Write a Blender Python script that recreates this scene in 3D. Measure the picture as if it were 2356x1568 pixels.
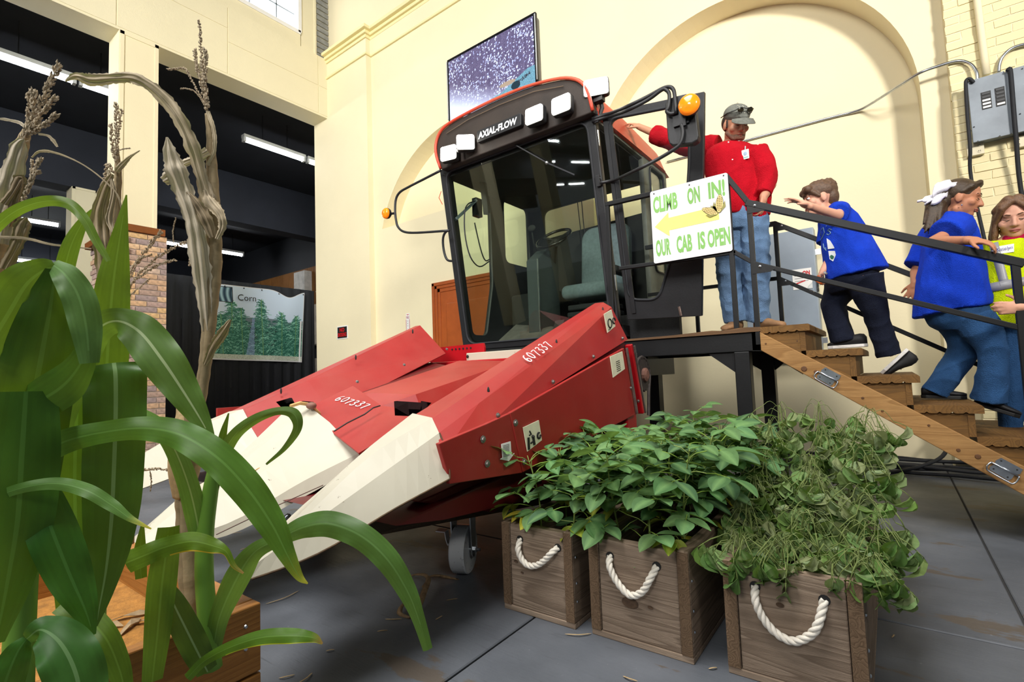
import bpy, bmesh, math, random
import numpy as np
from mathutils import Vector, Matrix, Quaternion, noise
random.seed(7)
for _o in list(bpy.data.objects): bpy.data.objects.remove(_o)
scn = bpy.context.scene
COL = scn.collection
# ---------------------------------------------------------------- camera
FPX = 1161.0                                    # focal length in pixels of the 2356-wide frame
def _basis(yaw, pitch, roll):
    f = Vector((math.sin(yaw)*math.cos(pitch), math.cos(yaw)*math.cos(pitch), math.sin(pitch)))
    r = Vector((math.cos(yaw), -math.sin(yaw), 0)); u = r.cross(f)
    c, s = math.cos(roll), math.sin(roll)
    return r*c+u*s, u*c-r*s, f
CR, CU, CF = _basis(*[math.radians(a) for a in (-36.764, 3.784, -2.110)])
CP = Vector((0, 0, 1.0))
cam_d = bpy.data.cameras.new('camera'); cam = bpy.data.objects.new('camera', cam_d); COL.objects.link(cam)
cam_d.sensor_width = 36; cam_d.sensor_fit = 'HORIZONTAL'; cam_d.lens = FPX/2356*36
cam_d.clip_start = .05; cam_d.clip_end = 200
cam.matrix_world = Matrix(((CR.x, CU.x, -CF.x, CP.x), (CR.y, CU.y, -CF.y, CP.y), (CR.z, CU.z, -CF.z, CP.z), (0, 0, 0, 1)))
scn.camera = cam
# ---------------------------------------------------------------- world, lights, exposure
w = bpy.data.worlds.new('world'); scn.world = w; w.use_nodes = True
w.node_tree.nodes['Background'].inputs[0].default_value = (.80, .90, 1, 1)
w.node_tree.nodes['Background'].inputs[1].default_value = .15
def area(name, loc, target, size, power, col=(1, 1, 1), sy=None):
    d = bpy.data.lights.new(name, 'AREA'); d.energy = power; d.color = col; d.size = size
    if sy: d.shape = 'RECTANGLE'; d.size_y = sy
    o = bpy.data.objects.new(name, d); COL.objects.link(o); o.location = loc
    o.rotation_euler = (Vector(target)-Vector(loc)).to_track_quat('-Z', 'Y').to_euler()
    return o
kl = area('hall_key_lamp', (5.2, -2.0, 5.4), (-1.6, 6, 4.9), 1.2, 165, (1, .95, .88)); kl.data.spread = math.radians(78)
cl = area('hall_ceiling_lamp', (-2.0, -.4, 8.4), (-2.0, 1.0, 0), 4, 190, (1, .98, .95), 4); cl.data.spread = math.radians(92)
fill_l = area('hall_fill_light', (-1.0, -8.0, 6.8), (-8.2, 4, 5.0), 4, 470, (1, .98, .95), 3); fill_l.data.spread = math.radians(95)  # added unseen fill behind the camera, aimed to brighten the left header and column
scn.view_settings.view_transform = 'Standard'; scn.view_settings.look = 'None'
scn.view_settings.gamma = 1.0; scn.view_settings.use_curve_mapping = False
scn.view_settings.exposure = 0.44
scn.cycles.max_bounces = 8; scn.cycles.transparent_max_bounces = 24
# ---------------------------------------------------------------- photo measuring helpers (pixel + plane -> place)
def ray(x, y): return CR*((x-1178)/FPX) - CU*((y-784)/FPX) + CF
def PY(x, y, Y): d = ray(x, y); return CP + d*(Y/d.y)
def PX(x, y, X): d = ray(x, y); return CP + d*(X/d.x)
def PZ(x, y, z): d = ray(x, y); return CP + d*((z-1)/d.z)
def PD(x, y, D): return CP + ray(x, y)*D
def V(*a): return Vector(a)
# ---------------------------------------------------------------- object helpers
def tag(o, label=None, cat=None, group=None, kind=None):
    if label: o['label'] = label
    if cat: o['category'] = cat
    if group: o['group'] = group
    if kind: o['kind'] = kind
    return o
def thing(name, loc, label, cat, group=None):
    o = bpy.data.objects.new(name, None); COL.objects.link(o); o.location = loc; o.empty_display_size = .1
    return tag(o, label, cat, group)
def attach(o, parent):
    o.parent = parent
    m = parent.matrix_basis.copy(); q = parent.parent
    if parent.parent: m = parent.parent.matrix_basis @ parent.matrix_parent_inverse @ m
    o.matrix_parent_inverse = m.inverted()
    return o
def link(name, me, mat=None, parent=None, smooth=False, loc=None, rot=None):
    o = bpy.data.objects.new(name, me); COL.objects.link(o)
    if mat is not None and not me.materials: me.materials.append(mat)
    if loc is not None: o.location = loc
    if rot is not None: o.rotation_euler = rot
    if parent is not None: attach(o, parent)
    if smooth:
        me.polygons.foreach_set('use_smooth', [True]*len(me.polygons))
    return o
def frame_of(t, ref=V(0, 0, 1)):
    t = t.normalized()
    a = ref - t*ref.dot(t)
    if a.length < 1e-4: a = V(1, 0, 0) - t*t.x
    if a.length < 1e-4: a = V(0, 1, 0) - t*t.y
    a.normalize(); return a, t.cross(a)
class MB:
    def __init__(s): s.v = []; s.f = []; s.c = []
    def add(s, vs, fs, col=None):
        n = len(s.v); s.v += [tuple(p) for p in vs]; s.f += [tuple(i+n for i in q) for q in fs]
        s.c += [col]*len(fs); return s
    def poly(s, pts, col=None): return s.add(pts, [tuple(range(len(pts)))], col)
    def box(s, x0, x1, y0, y1, z0, z1, col=None):
        return s.add([(x0,y0,z0),(x1,y0,z0),(x1,y1,z0),(x0,y1,z0),(x0,y0,z1),(x1,y0,z1),(x1,y1,z1),(x0,y1,z1)],
            [(0,3,2,1),(4,5,6,7),(0,1,5,4),(1,2,6,5),(2,3,7,6),(3,0,4,7)], col)
    def bar(s, p, q, w, h, up=V(0,0,1), ext=0, col=None):
        p = Vector(p); q = Vector(q); t = (q-p).normalized(); p = p-t*ext; q = q+t*ext
        a, b = frame_of(t, up); a = a*h/2; b = b*w/2
        return s.add([p-a-b, p-a+b, p+a+b, p+a-b, q-a-b, q-a+b, q+a+b, q+a-b],
            [(0,1,2,3),(7,6,5,4),(0,4,5,1),(1,5,6,2),(2,6,7,3),(3,7,4,0)], col)
    def prism(s, pts, vec, col=None):
        n = len(pts); vec = Vector(vec); a = [Vector(p) for p in pts]
        return s.add(a+[p+vec for p in a], [tuple(range(n))[::-1], tuple(range(n, 2*n))] +
            [(i, (i+1) % n, (i+1) % n+n, i+n) for i in range(n)], col)
    def tube(s, pts, r, n=8, closed=False, caps=True, col=None, flat=1.0):
        P = [Vector(p) for p in pts]; m = len(P); vs = []; a = None
        for i, p in enumerate(P):
            if closed: t = P[(i+1) % m]-P[i-1]
            else: t = P[min(i+1, m-1)]-P[max(i-1, 0)]
            if t.length < 1e-9: t = V(0,0,1)
            t.normalize()
            if a is None: a, b = frame_of(t)
            else:
                a = a-t*a.dot(t)
                if a.length < 1e-5: a, _ = frame_of(t)
                a.normalize(); b = t.cross(a)
            rr = r[i] if hasattr(r, '__len__') else r
            for k in range(n):
                g = 2*math.pi*k/n; vs.append(p+(a*math.cos(g)*flat+b*math.sin(g))*rr)
        fs = []
        for i in range(m if closed else m-1):
            j = (i+1) % m
            for k in range(n): fs.append((i*n+k, i*n+(k+1) % n, j*n+(k+1) % n, j*n+k))
        if caps and not closed: fs += [tuple(range(n))[::-1], tuple(range((m-1)*n, m*n))]
        return s.add(vs, fs, col)
    def lathe(s, prof, c=V(0,0,0), axis=V(0,0,1), n=24, col=None):
        a, b = frame_of(Vector(axis), V(1,0,.01)); t = Vector(axis).normalized(); c = Vector(c); vs = []; m = len(prof)
        for r, h in prof:
            for k in range(n):
                g = 2*math.pi*k/n; vs.append(c+t*h+(a*math.cos(g)+b*math.sin(g))*r)
        fs = [(i*n+k, i*n+(k+1) % n, (i+1)*n+(k+1) % n, (i+1)*n+k) for i in range(m-1) for k in range(n)]
        if prof[0][0] > 1e-6: fs.append(tuple(range(n))[::-1])
        if prof[-1][0] > 1e-6: fs.append(tuple(range((m-1)*n, m*n)))
        return s.add(vs, fs, col)
    def ell(s, c, rx, ry=None, rz=None, n=12, m=8, rot=None, col=None):
        ry = rx if ry is None else ry; rz = rx if rz is None else rz; c = Vector(c); vs = []; M = rot or Matrix.Identity(3)
        for i in range(m+1):
            th = math.pi*i/m
            for k in range(n):
                g = 2*math.pi*k/n
                vs.append(c+M@V(rx*math.sin(th)*math.cos(g), ry*math.sin(th)*math.sin(g), rz*math.cos(th)))
        return s.add(vs, [(i*n+k, (i+1)*n+k, (i+1)*n+(k+1) % n, i*n+(k+1) % n) for i in range(m) for k in range(n)], col)
    def loft(s, rings, caps=True, closed=True, col=None):
        n = len(rings[0]); vs = [p for r in rings for p in r]; fs = []
        for i in range(len(rings)-1):
            for k in range(n if closed else n-1): fs.append((i*n+k, i*n+(k+1) % n, (i+1)*n+(k+1) % n, (i+1)*n+k))
        if caps and closed: fs += [tuple(range(n))[::-1], tuple(range((len(rings)-1)*n, len(rings)*n))]
        return s.add(vs, fs, col)
    def mesh(s, name, merge=False):
        me = bpy.data.meshes.new(name); me.from_pydata(s.v, [], s.f)
        if any(c is not None for c in s.c):
            ca = me.color_attributes.new('col', 'FLOAT_COLOR', 'CORNER'); arr = []
            for p, c in zip(me.polygons, s.c):
                if c is None: c = (1, 1, 1)
                if len(c) > 4 or (hasattr(c[0], '__len__')):
                    for q in c: arr += [q[0], q[1], q[2], 1]
                else: arr += [c[0], c[1], c[2], 1]*p.loop_total
            ca.data.foreach_set('color', arr)
        bm = bmesh.new(); bm.from_mesh(me)
        if merge: bmesh.ops.remove_doubles(bm, verts=bm.verts, dist=1e-5)
        bmesh.ops.recalc_face_normals(bm, faces=bm.faces)
        bm.to_mesh(me); bm.free(); me.update(); return me
    def build(s, name, mat, parent=None, smooth=False, bevel=0, seg=2, merge=False, auto=None):
        me = s.mesh(name, merge or bevel > 0); o = link(name, me, mat, parent, smooth)
        if bevel:
            md = o.modifiers.new('bevel', 'BEVEL'); md.width = bevel; md.segments = seg; md.limit_method = 'ANGLE'; md.angle_limit = .6
        if auto: 
            me.polygons.foreach_set('use_smooth', [True]*len(me.polygons)); me.set_sharp_from_angle(angle=math.radians(auto))
        return o
def copy_tree(o, parent=None):
    c = o.copy(); COL.objects.link(c); c.parent = parent
    for ch in o.children: copy_tree(ch, c)
    return c
def spline(pts, n=8):
    """Catmull-Rom through tuples of any length"""
    P = [np.array(p, float) for p in pts]; P = [2*P[0]-P[1]]+P+[2*P[-1]-P[-2]]; out = []
    for i in range(1, len(P)-2):
        for k in range(n):
            t = k/n; a, b, c, d = P[i-1:i+3]
            out.append(.5*((2*b)+(c-a)*t+(2*a-5*b+4*c-d)*t*t+(3*b-a-3*c+d)*t**3))
    out.append(P[-2]); return out
def rrect(w, h, r, n=5):
    """rounded rectangle outline centred on 0"""
    o = []
    for cx, cy, a0 in ((w/2-r, h/2-r, 0), (-w/2+r, h/2-r, 90), (-w/2+r, -h/2+r, 180), (w/2-r, -h/2+r, 270)):
        for k in range(n+1):
            a = math.radians(a0+90*k/n); o.append((cx+r*math.cos(a), cy+r*math.sin(a)))
    return o
def text_mesh(body, size, depth=.0, bold=0, shear=0, align='CENTER', sx=1):
    cu = bpy.data.curves.new('t', 'FONT'); cu.body = body; cu.size = size; cu.extrude = depth; cu.offset = bold; cu.shear = shear
    cu.align_x = align; cu.align_y = 'CENTER'; cu.resolution_u = 3
    o = bpy.data.objects.new('t', cu); COL.objects.link(o)
    dg = bpy.context.evaluated_depsgraph_get(); me = bpy.data.meshes.new_from_object(o.evaluated_get(dg))
    bpy.data.objects.remove(o)
    if sx != 1: me.transform(Matrix.Diagonal((sx, 1, 1, 1)))
    me.materials.clear(); return me
def text_on(name, body, size, c, right, up, mat, parent, lift=.003, fit=None, **k):
    """lettering laid on a surface: c centre, right/up surface axes"""
    me = text_mesh(body, size, **k)
    if fit:
        xs = [v.co.x for v in me.vertices]; ys = [v.co.y for v in me.vertices]
        w0, h0 = max(xs)-min(xs), max(ys)-min(ys); cx, cy = (max(xs)+min(xs))/2, (max(ys)+min(ys))/2
        me.transform(Matrix.Diagonal((fit[0]/w0, fit[1]/h0, 1, 1)) @ Matrix.Translation((-cx, -cy, 0)))
    r = Vector(right).normalized(); u = Vector(up); u = (u-r*u.dot(r)).normalized(); n = r.cross(u); c = Vector(c)+n*lift
    me.transform(Matrix(((r.x,u.x,n.x,c.x),(r.y,u.y,n.y,c.y),(r.z,u.z,n.z,c.z),(0,0,0,1))))
    return link(name, me, mat, parent)
def plate(name, outs, th, o, right, up, mat, parent=None, bevel=0):
    """flat plate with holes: outs = outlines in (u, v), first the rim, then the holes; thickness centred on the plane"""
    cu = bpy.data.curves.new(name, 'CURVE'); cu.dimensions = '2D'; cu.fill_mode = 'BOTH'; cu.extrude = th/2
    for ol in outs:
        sp = cu.splines.new('POLY'); sp.points.add(len(ol)-1); sp.use_cyclic_u = True
        for q, (x, y) in zip(sp.points, ol): q.co = (x, y, 0, 1)
    ob = bpy.data.objects.new(name, cu); COL.objects.link(ob)
    dg = bpy.context.evaluated_depsgraph_get(); me = bpy.data.meshes.new_from_object(ob.evaluated_get(dg)); bpy.data.objects.remove(ob)
    me.materials.clear(); r = Vector(right).normalized(); u = Vector(up); u = (u-r*u.dot(r)).normalized(); n = r.cross(u); o = Vector(o)
    me.transform(Matrix(((r.x,u.x,n.x,o.x),(r.y,u.y,n.y,o.y),(r.z,u.z,n.z,o.z),(0,0,0,1))))
    bm = bmesh.new(); bm.from_mesh(me); bmesh.ops.remove_doubles(bm, verts=bm.verts, dist=1e-5); bmesh.ops.recalc_face_normals(bm, faces=bm.faces); bm.to_mesh(me); bm.free()
    ob = link(name, me, mat, parent)
    if bevel:
        md = ob.modifiers.new('bevel', 'BEVEL'); md.width = bevel; md.segments = 2; md.limit_method = 'ANGLE'; md.angle_limit = .6
    return ob
def rnd_poly(pts, r, n=4):
    """round the corners of a 2D polygon"""
    out = []; m = len(pts)
    for i in range(m):
        a, b, c = [Vector(pts[j % m]) for j in (i-1, i, i+1)]
        u = (a-b); v = (c-b); rr = min(r, u.length*.45, v.length*.45); p = b+u.normalized()*rr; q = b+v.normalized()*rr
        for k in range(n+1):
            t = k/n; out.append(tuple(p*(1-t)**2+b*2*t*(1-t)+q*t*t))
    return out
# ---------------------------------------------------------------- materials
def lin(c): return tuple(x/12.92 if x <= .04045 else ((x+.055)/1.055)**2.4 for x in c)
def H(h): h = h.lstrip('#'); return lin([int(h[i:i+2], 16)/255 for i in (0, 2, 4)])
MATS = {}
class NT:
    def __init__(s, name):
        m = bpy.data.materials.new(name); m.use_nodes = True; s.m = m; s.t = m.node_tree; s.n = s.t.nodes
        s.b = s.n['Principled BSDF']; MATS[name] = m
    def node(s, ty, **k):
        x = s.n.new(ty)
        for a, b in k.items(): setattr(x, a, b)
        return x
    def set(s, sock, val):
        if hasattr(val, 'is_linked') or val.__class__.__name__.startswith('NodeSocket'): s.t.links.new(val, sock)
        elif isinstance(val, (tuple, list)) and sock.type == 'RGBA': sock.default_value = (*val[:3], 1)
        else: sock.default_value = val
    def coord(s, scale=(1,1,1), rot=(0,0,0), kind='Object', off=None):
        c = s.node('ShaderNodeTexCoord'); mp = s.node('ShaderNodeMapping'); mp.inputs['Scale'].default_value = scale; mp.inputs['Rotation'].default_value = rot
        s.t.links.new(c.outputs[kind], mp.inputs['Vector'])
        if off is not None: mp.inputs['Location'].default_value = off
        return mp.outputs[0]
    def noise(s, scale, detail=4, vec=None, rough=.55, dist=0):
        x = s.node('ShaderNodeTexNoise'); x.inputs['Scale'].default_value = scale; x.inputs['Detail'].default_value = detail
        x.inputs['Roughness'].default_value = rough; x.inputs['Distortion'].default_value = dist
        if vec is not None: s.t.links.new(vec, x.inputs['Vector'])
        return x.outputs[0]
    def ramp(s, f, stops):
        r = s.node('ShaderNodeValToRGB'); e = r.color_ramp.elements
        while len(e) < len(stops): e.new(.5)
        for q, (p, c) in zip(e, stops): q.position = p; q.color = (*c[:3], 1) if hasattr(c, '__len__') else (c, c, c, 1)
        s.set(r.inputs[0], f); return r.outputs[0]
    def mix(s, f, a, b, mode='MIX'):
        x = s.node('ShaderNodeMix', data_type='RGBA', blend_type=mode)
        s.set(x.inputs[0], f); s.set(x.inputs[6], a); s.set(x.inputs[7], b); return x.outputs[2]
    def math(s, op, a, b=0, clamp=False):
        x = s.node('ShaderNodeMath', operation=op, use_clamp=clamp); s.set(x.inputs[0], a); s.set(x.inputs[1], b); return x.outputs[0]
    def bump(s, h, strength=.3, dist=.01):
        x = s.node('ShaderNodeBump'); x.inputs['Strength'].default_value = strength; x.inputs['Distance'].default_value = dist
        s.t.links.new(h, x.inputs['Height']); s.t.links.new(x.outputs[0], s.b.inputs['Normal'])
    def out(s, col=None, rough=.5, metal=0, spec=.5):
        if col is not None: s.set(s.b.inputs['Base Color'], col)
        s.set(s.b.inputs['Roughness'], rough); s.set(s.b.inputs['Metallic'], metal); s.set(s.b.inputs['Specular IOR Level'], spec)
        return s.m
def paint(name, col, rough=.5, var=.12, scale=4, metal=0, bump=0, bscale=60, spec=.5, spots=None, spotcut=.68, spotscale=30, rnd=0, bdist=.004):
    if name in MATS: return MATS[name]
    t = NT(name); c = tuple(col)
    v = t.coord()
    n1 = t.noise(scale, 5, v)
    k = t.ramp(n1, [(.3, tuple(x*(1-var) for x in c)), (.7, tuple(min(1, x*(1+var)) for x in c))])
    if rnd:
        oi = t.node('ShaderNodeObjectInfo'); k = t.mix(rnd, k, t.ramp(oi.outputs['Random'], [(0, (.35,.35,.35)), (1, (1,1,1))]), 'MULTIPLY')
    if spots is not None:
        n2 = t.noise(spotscale, 6, v, .7)
        k = t.mix(t.ramp(n2, [(spotcut, 0.), (spotcut+.02, 1.)]), k, spots)
    if bump: t.bump(t.noise(bscale, 4, v), bump, bdist)
    return t.out(k, rough, metal, spec)
def emit(name, col, strength):
    if name in MATS: return MATS[name]
    t = NT(name); t.set(t.b.inputs['Base Color'], (0.8, .8, .8)); t.set(t.b.inputs['Emission Color'], col); t.b.inputs['Emission Strength'].default_value = strength
    return t.m
def wood(name, c1, c2, axis=0, ring=9, scale=1.0, rough=.65, knots=False, bump=.25, dark=None, rnd=0):
    """planed board: grain runs along axis (0 x, 1 y, 2 z)"""
    if name in MATS: return MATS[name]
    t = NT(name); s = [ring*scale]*3; s[axis] = .55*scale
    oi = t.node('ShaderNodeObjectInfo'); cmb = t.node('ShaderNodeCombineXYZ')
    for i in range(3): t.set(cmb.inputs[i], t.math('MULTIPLY', oi.outputs['Random'], 7.3+3*i))
    tc = t.node('ShaderNodeTexCoord'); va = t.node('ShaderNodeVectorMath', operation='ADD')
    t.t.links.new(tc.outputs['Object'], va.inputs[0]); t.t.links.new(cmb.outputs[0], va.inputs[1])
    mp = t.node('ShaderNodeMapping'); mp.inputs['Scale'].default_value = s; t.t.links.new(va.outputs[0], mp.inputs['Vector'])
    big = t.noise(.9, 2, mp.outputs[0], .4, .3)
    rings = t.math('FRACT', t.math('MULTIPLY', big, 16))
    g = t.ramp(rings, [(0, .0), (.55, .55), (.9, 1.), (1, .1)])
    fine = t.ramp(t.noise(34, 5, mp.outputs[0], .65), [(.36, 0.), (.64, 1.)])
    k = t.mix(t.math('MULTIPLY', g, .75), c1, c2)
    k = t.mix(t.math('MULTIPLY', fine, .5), k, tuple(x*.5 for x in c1), 'MIX')
    wear = t.noise(1.6, 4, va.outputs[0])
    k = t.mix(t.ramp(wear, [(.35, .0), (.75, .55)]), k, dark or tuple(x*.5 for x in c2))
    if rnd: k = t.mix(rnd, k, t.ramp(oi.outputs['Random'], [(0, (.4,.4,.4)), (1, (1,1,1))]), 'MULTIPLY')
    t.bump(t.math('ADD', g, fine), bump, .0015)
    return t.out(k, rough, 0, .3)
def vcol(name, rough=.5, spec=.4, bump=0, emission=0, trans=0, bscale=60):
    """material whose colour is the print or pigment stored per face"""
    if name in MATS: return MATS[name]
    t = NT(name); a = t.node('ShaderNodeVertexColor'); a.layer_name = 'col'
    if emission:
        t.set(t.b.inputs['Base Color'], (0,0,0)); t.set(t.b.inputs['Emission Color'], a.outputs[0]); t.b.inputs['Emission Strength'].default_value = emission
        t.set(t.b.inputs['Roughness'], .25); return t.m
    if bump: t.bump(t.noise(bscale, 3, t.coord()), bump, .003)
    t.out(a.outputs[0], rough, 0, spec)
    if trans:
        tr = t.node('ShaderNodeBsdfTranslucent'); t.set(tr.inputs['Color'], t.mix(.35, a.outputs[0], (.5,.75,.05)))
        mx = t.node('ShaderNodeMixShader'); mx.inputs[0].default_value = trans
        o = t.n['Material Output']; t.t.links.new(t.b.outputs[0], mx.inputs[1]); t.t.links.new(tr.outputs[0], mx.inputs[2]); t.t.links.new(mx.outputs[0], o.inputs[0])
    return t.m
def glass(name, tint=(.8,.87,.82), refl=1.0, rough=.02):
    if name in MATS: return MATS[name]
    t = NT(name); t.n.remove(t.b); o = t.n['Material Output']
    tr = t.node('ShaderNodeBsdfTransparent'); t.set(tr.inputs[0], tint)
    gl = t.node('ShaderNodeBsdfGlossy'); gl.inputs['Roughness'].default_value = rough; t.set(gl.inputs[0], (1,1,1))
    fr = t.node('ShaderNodeFresnel'); ge = t.node('ShaderNodeNewGeometry'); t.set(fr.inputs[0], t.math('SUBTRACT', 1.5, t.math('MULTIPLY', ge.outputs['Backfacing'], 1.5-1/1.5)))
    mx = t.node('ShaderNodeMixShader'); t.set(mx.inputs[0], t.math('MULTIPLY', fr.outputs[0], refl, True))
    t.t.links.new(tr.outputs[0], mx.inputs[1]); t.t.links.new(gl.outputs[0], mx.inputs[2]); t.t.links.new(mx.outputs[0], o.inputs[0])
    return t.m
BLACK = paint('black_steel_paint', H('0e0f11'), .45, .2, 8, bump=.1, spec=.35)
STEEL = paint('zinc_steel', H('b9bec4'), .28, .15, 20, metal=1)
WHITEP = paint('white_paint', H('f1f0ec'), .45, .04)
INK = paint('black_ink', H('141414'), .6, .05)
# ================================================================ the room
YW, YN, YB, XB, ZC = 6.05, 6.40, 5.93, -9.0, 9.2
def wall_mat(name, col, bump, bs, var=.05):
    t = NT(name); v = t.coord()
    n1 = t.noise(.8, 5, v); n2 = t.noise(7, 5, v)
    k = t.ramp(n1, [(.3, tuple(x*(1-var) for x in col)), (.7, tuple(min(1, x*(1+var*.4)) for x in col))])
    t.bump(t.math('ADD', t.noise(bs, 5, v), t.math('MULTIPLY', n2, 1.5)), bump, .006)
    return t.out(k, .62, 0, .25)
CREAM = wall_mat('cream_wall_paint', H('eee3bf'), .16, 30)
CREAM2 = wall_mat('cream_board_paint', H('ebe2c0'), .3, 90, .05)
TRIM = wall_mat('cream_trim_paint', H('eee2ae'), .03, 30)
DARK = paint('black_ceiling_paint', H('17191f'), .75, .2, 2)
NAVY = paint('dark_navy_paint', H('1e222c'), .8, .15, 2)
def floor_mat():
    t = NT('grey_floor_paint'); v = t.coord(); vs = t.coord((1.2, 14, 1)); vb = t.coord((1, 2.6, 1))
    base = t.ramp(t.noise(2.2, 6, v), [(.3, H('4f5359')), (.7, H('676b72'))])
    st = t.noise(5, 6, vs, .65)
    k = t.mix(t.ramp(st, [(.60, 0.), (.68, .55)]), base, H('43464a'))
    wx = t.noise(1.15, 6, vb, .62)
    patch = t.ramp(wx, [(.595, 0.), (.615, .85)])
    k = t.mix(patch, k, H('5d5348'))
    sp = t.noise(60, 3, v)
    k = t.mix(t.ramp(sp, [(.70, 0.), (.74, .5)]), k, H('8f9193'))
    t.bump(t.math('ADD', t.noise(24, 6, v), st), .18, .006)
    return t.out(k, t.ramp(t.noise(3, 4, v), [(.3, .42), (.7, .6)]), 0, .45)
FLOOR = floor_mat()
fl = tag(MB().box(-30, 6, -30, 12, -.2, -.012).build('floor', paint('floor_joint_grout', H('3a3a3a'), .9)), kind='structure')
for i in range(-5, 3):
    for j in range(-2, 2):
        x0 = -1.248+1.582*i; y0 = 2.46+3.15*j; y1 = min(y0+3.15, 6.39)
        MB().box(x0+.005, x0+1.577, y0+.005, y1-.005, -.012, 0).build('floor_slab', FLOOR, fl, bevel=.004, seg=1)
MB().box(-30, -9.16, -30, 12, -.012, 0).build('floor_slab', FLOOR, fl)
# ---- arch wall
def arc(cx, cz, r, a0, a1, n):
    return [(cx+r*math.cos(math.radians(a0+(a1-a0)*k/n)), cz+r*math.sin(math.radians(a0+(a1-a0)*k/n))) for k in range(n+1)]
LC, LR, LS = (-5.487, 3.237), 2.06, 3.81
RCx, RR_, RS = -1.33, 1.73, 3.52
al = math.degrees(math.asin((LS-LC[1])/LR))
mid = LC[0]
p1 = [(-9.48, 0), (mid, 0), (mid, LS)] + arc(*LC, LR, 180-al, 90, 20) + [(mid, ZC), (-9.48, ZC)]
p2 = [(mid, 0), (RCx-RR_, 0)] + arc(RCx, RS, RR_, 180, 0, 48) + [(RCx+RR_, 0), (.60, 0), (.60, ZC), (mid, ZC)] + arc(*LC, LR, 90, al, 20) + [(mid, LS)]
wb = MB()
for p in (p1, p2): wb.prism([(x, YW, z) for x, z in p], (0, YN-YW+.02, 0))
wall = tag(wb.build('wall_back', CREAM), kind='structure')
MB().box(-9.48, 4, YN, YN+.2, 0, ZC).build('niche_back', CREAM, wall)
MB().box(-9.48, -7.70, YB, YW, 0, 7.72).build('pilaster', CREAM, wall)
# cornice trim: crown and bead stepping round the pilaster
def run(prof_z0, prof_z1, out, name):
    m = MB(); y0 = YW-out; y1 = YB-out
    m.prism([(-9.0, y1, prof_z0), (-7.70+out, y1, prof_z0), (-7.70+out, y0, prof_z0), (.60, y0, prof_z0), (.60, YW, prof_z0), (-7.70, YW, prof_z0), (-7.70, YB, prof_z0), (-9.0, YB, prof_z0)], (0, 0, prof_z1-prof_z0))
    return m.build(name, TRIM, cornice, bevel=.008)
cornice = tag(MB().box(-9.0, .6, YW-.02, YW, 7.30, 7.62).build('trim_1', CREAM), kind='structure')
run(7.26, 7.30, .035, 'bead'); run(7.60, 7.66, .03, 'bed_mould'); run(7.66, 7.72, .07, 'fascia'); run(7.72, 7.78, .13, 'crown')
# ---- painted brick wall on the right
bw = tag(MB().box(.60, 4, YB-.0065, YN+.2, 0, ZC).build('wall_right', CREAM), kind='structure')
BR = wall_mat('painted_brick', H('ecdfb0'), .3, 45, .06)
bms = []
for k in range(5):
    m = MB(); m.box(-.103, .103, -.012, .012, -.033, .033); me = m.mesh('brick'); rr = random.Random(k)
    for v in me.vertices: v.co += V(rr.uniform(-.004, .004), rr.uniform(-.004, .003), rr.uniform(-.004, .004))
    me.materials.append(BR); bms.append(me)
nb = 0
for r in range(70):
    z = .12+r*.0765
    for c in range(5):
        x = .70+c*.215+(.107 if r % 2 else 0)
        if z < 1.9 and c == 4 or nb >= 300: continue
        o = bpy.data.objects.new('brick', bms[(r*3+c*7) % 5]); COL.objects.link(o); o.location = (x, YB+random.uniform(-.003, .003), z); attach(o, bw); nb += 1
m = MB()
for r in range(70): 
    if r % 2: m.box(.60, .695, YB-.012, YB+.012, .09+r*.0765, .152+r*.0765)
m.build('brick_closer_column', BR, bw, bevel=.004, seg=1); 
# ---- header wall over the side opening (left)
hd = tag(MB().box(-9.48, XB, -30, YW, 6.43, 7.70).build('wall_left', CREAM2), kind='structure')
for a, b, z0, z1 in ((-1.5, 2.35, 6.47, 7.68), (2.37, 3.95, 6.47, 7.3), (2.37, 3.95, 7.31, 7.69), (3.97, 5.72, 6.47, 7.05), (3.97, 5.72, 7.06, 7.69), (5.74, 6.04, 6.47, 7.05), (5.74, 6.04, 7.06, 7.69)):
    MB().box(XB, XB+.008, a, b, z0, z1).build('panel', CREAM2, hd)
# upper wall with clerestory window
WX = -9.12; wz0 = PX(691, 74, WX).z; wy1 = PX(691, 74, WX).y
uw = tag(MB().box(-9.6, WX, wy1+.02, 9.2, 7.70, ZC).box(-9.6, WX, -9, wy1, 7.70, wz0-.02).box(-9.6, WX, -9, wy1-2.0, wz0-.02, ZC).build('wall_upper', CREAM2), kind='structure')
GLOW = emit('bright_daylight_glass', (.93, .97, 1), 3.2)
win = tag(MB().box(WX-.2, WX-.17, wy1-2.0, wy1, wz0, ZC).build('window_1', GLOW), kind='structure')
fr = MB()
fr.box(WX-.17, WX+.02, wy1-.05, wy1+.02, wz0-.02, ZC).box(WX-.17, WX+.02, wy1-2.0, wy1, wz0-.06, wz0+.02)
fr.build('window_frame', WHITEP, win)
mu = paint('grey_muntin', H('9aa3aa'), .5)
for y in (wy1-.42, wy1-.95, wy1-1.5): MB().box(WX-.175, WX-.14, y-.012, y+.012, wz0, ZC).build('muntin', mu, win)
for z in (wz0+.42, wz0+.84): MB().box(WX-.175, WX-.14, wy1-2, wy1, z-.012, z+.012).build('muntin', mu, win)
lv = tag(MB().box(WX, WX+.03, wy1+.30, wy1+.34, 7.70, ZC).box(WX, WX+.03, wy1+.64, wy1+.68, 7.70, ZC).build('trim_2', CREAM2), kind='structure')
GREYW = paint('weathered_grey_board', H('8b8c88'), .8, .25, 9)
for k in range(12): MB().box(WX-.02+.05, WX+.012, wy1+.36, wy1+.62, 7.72+k*.12, 7.815+k*.12).build('slat', GREYW, lv)
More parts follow.
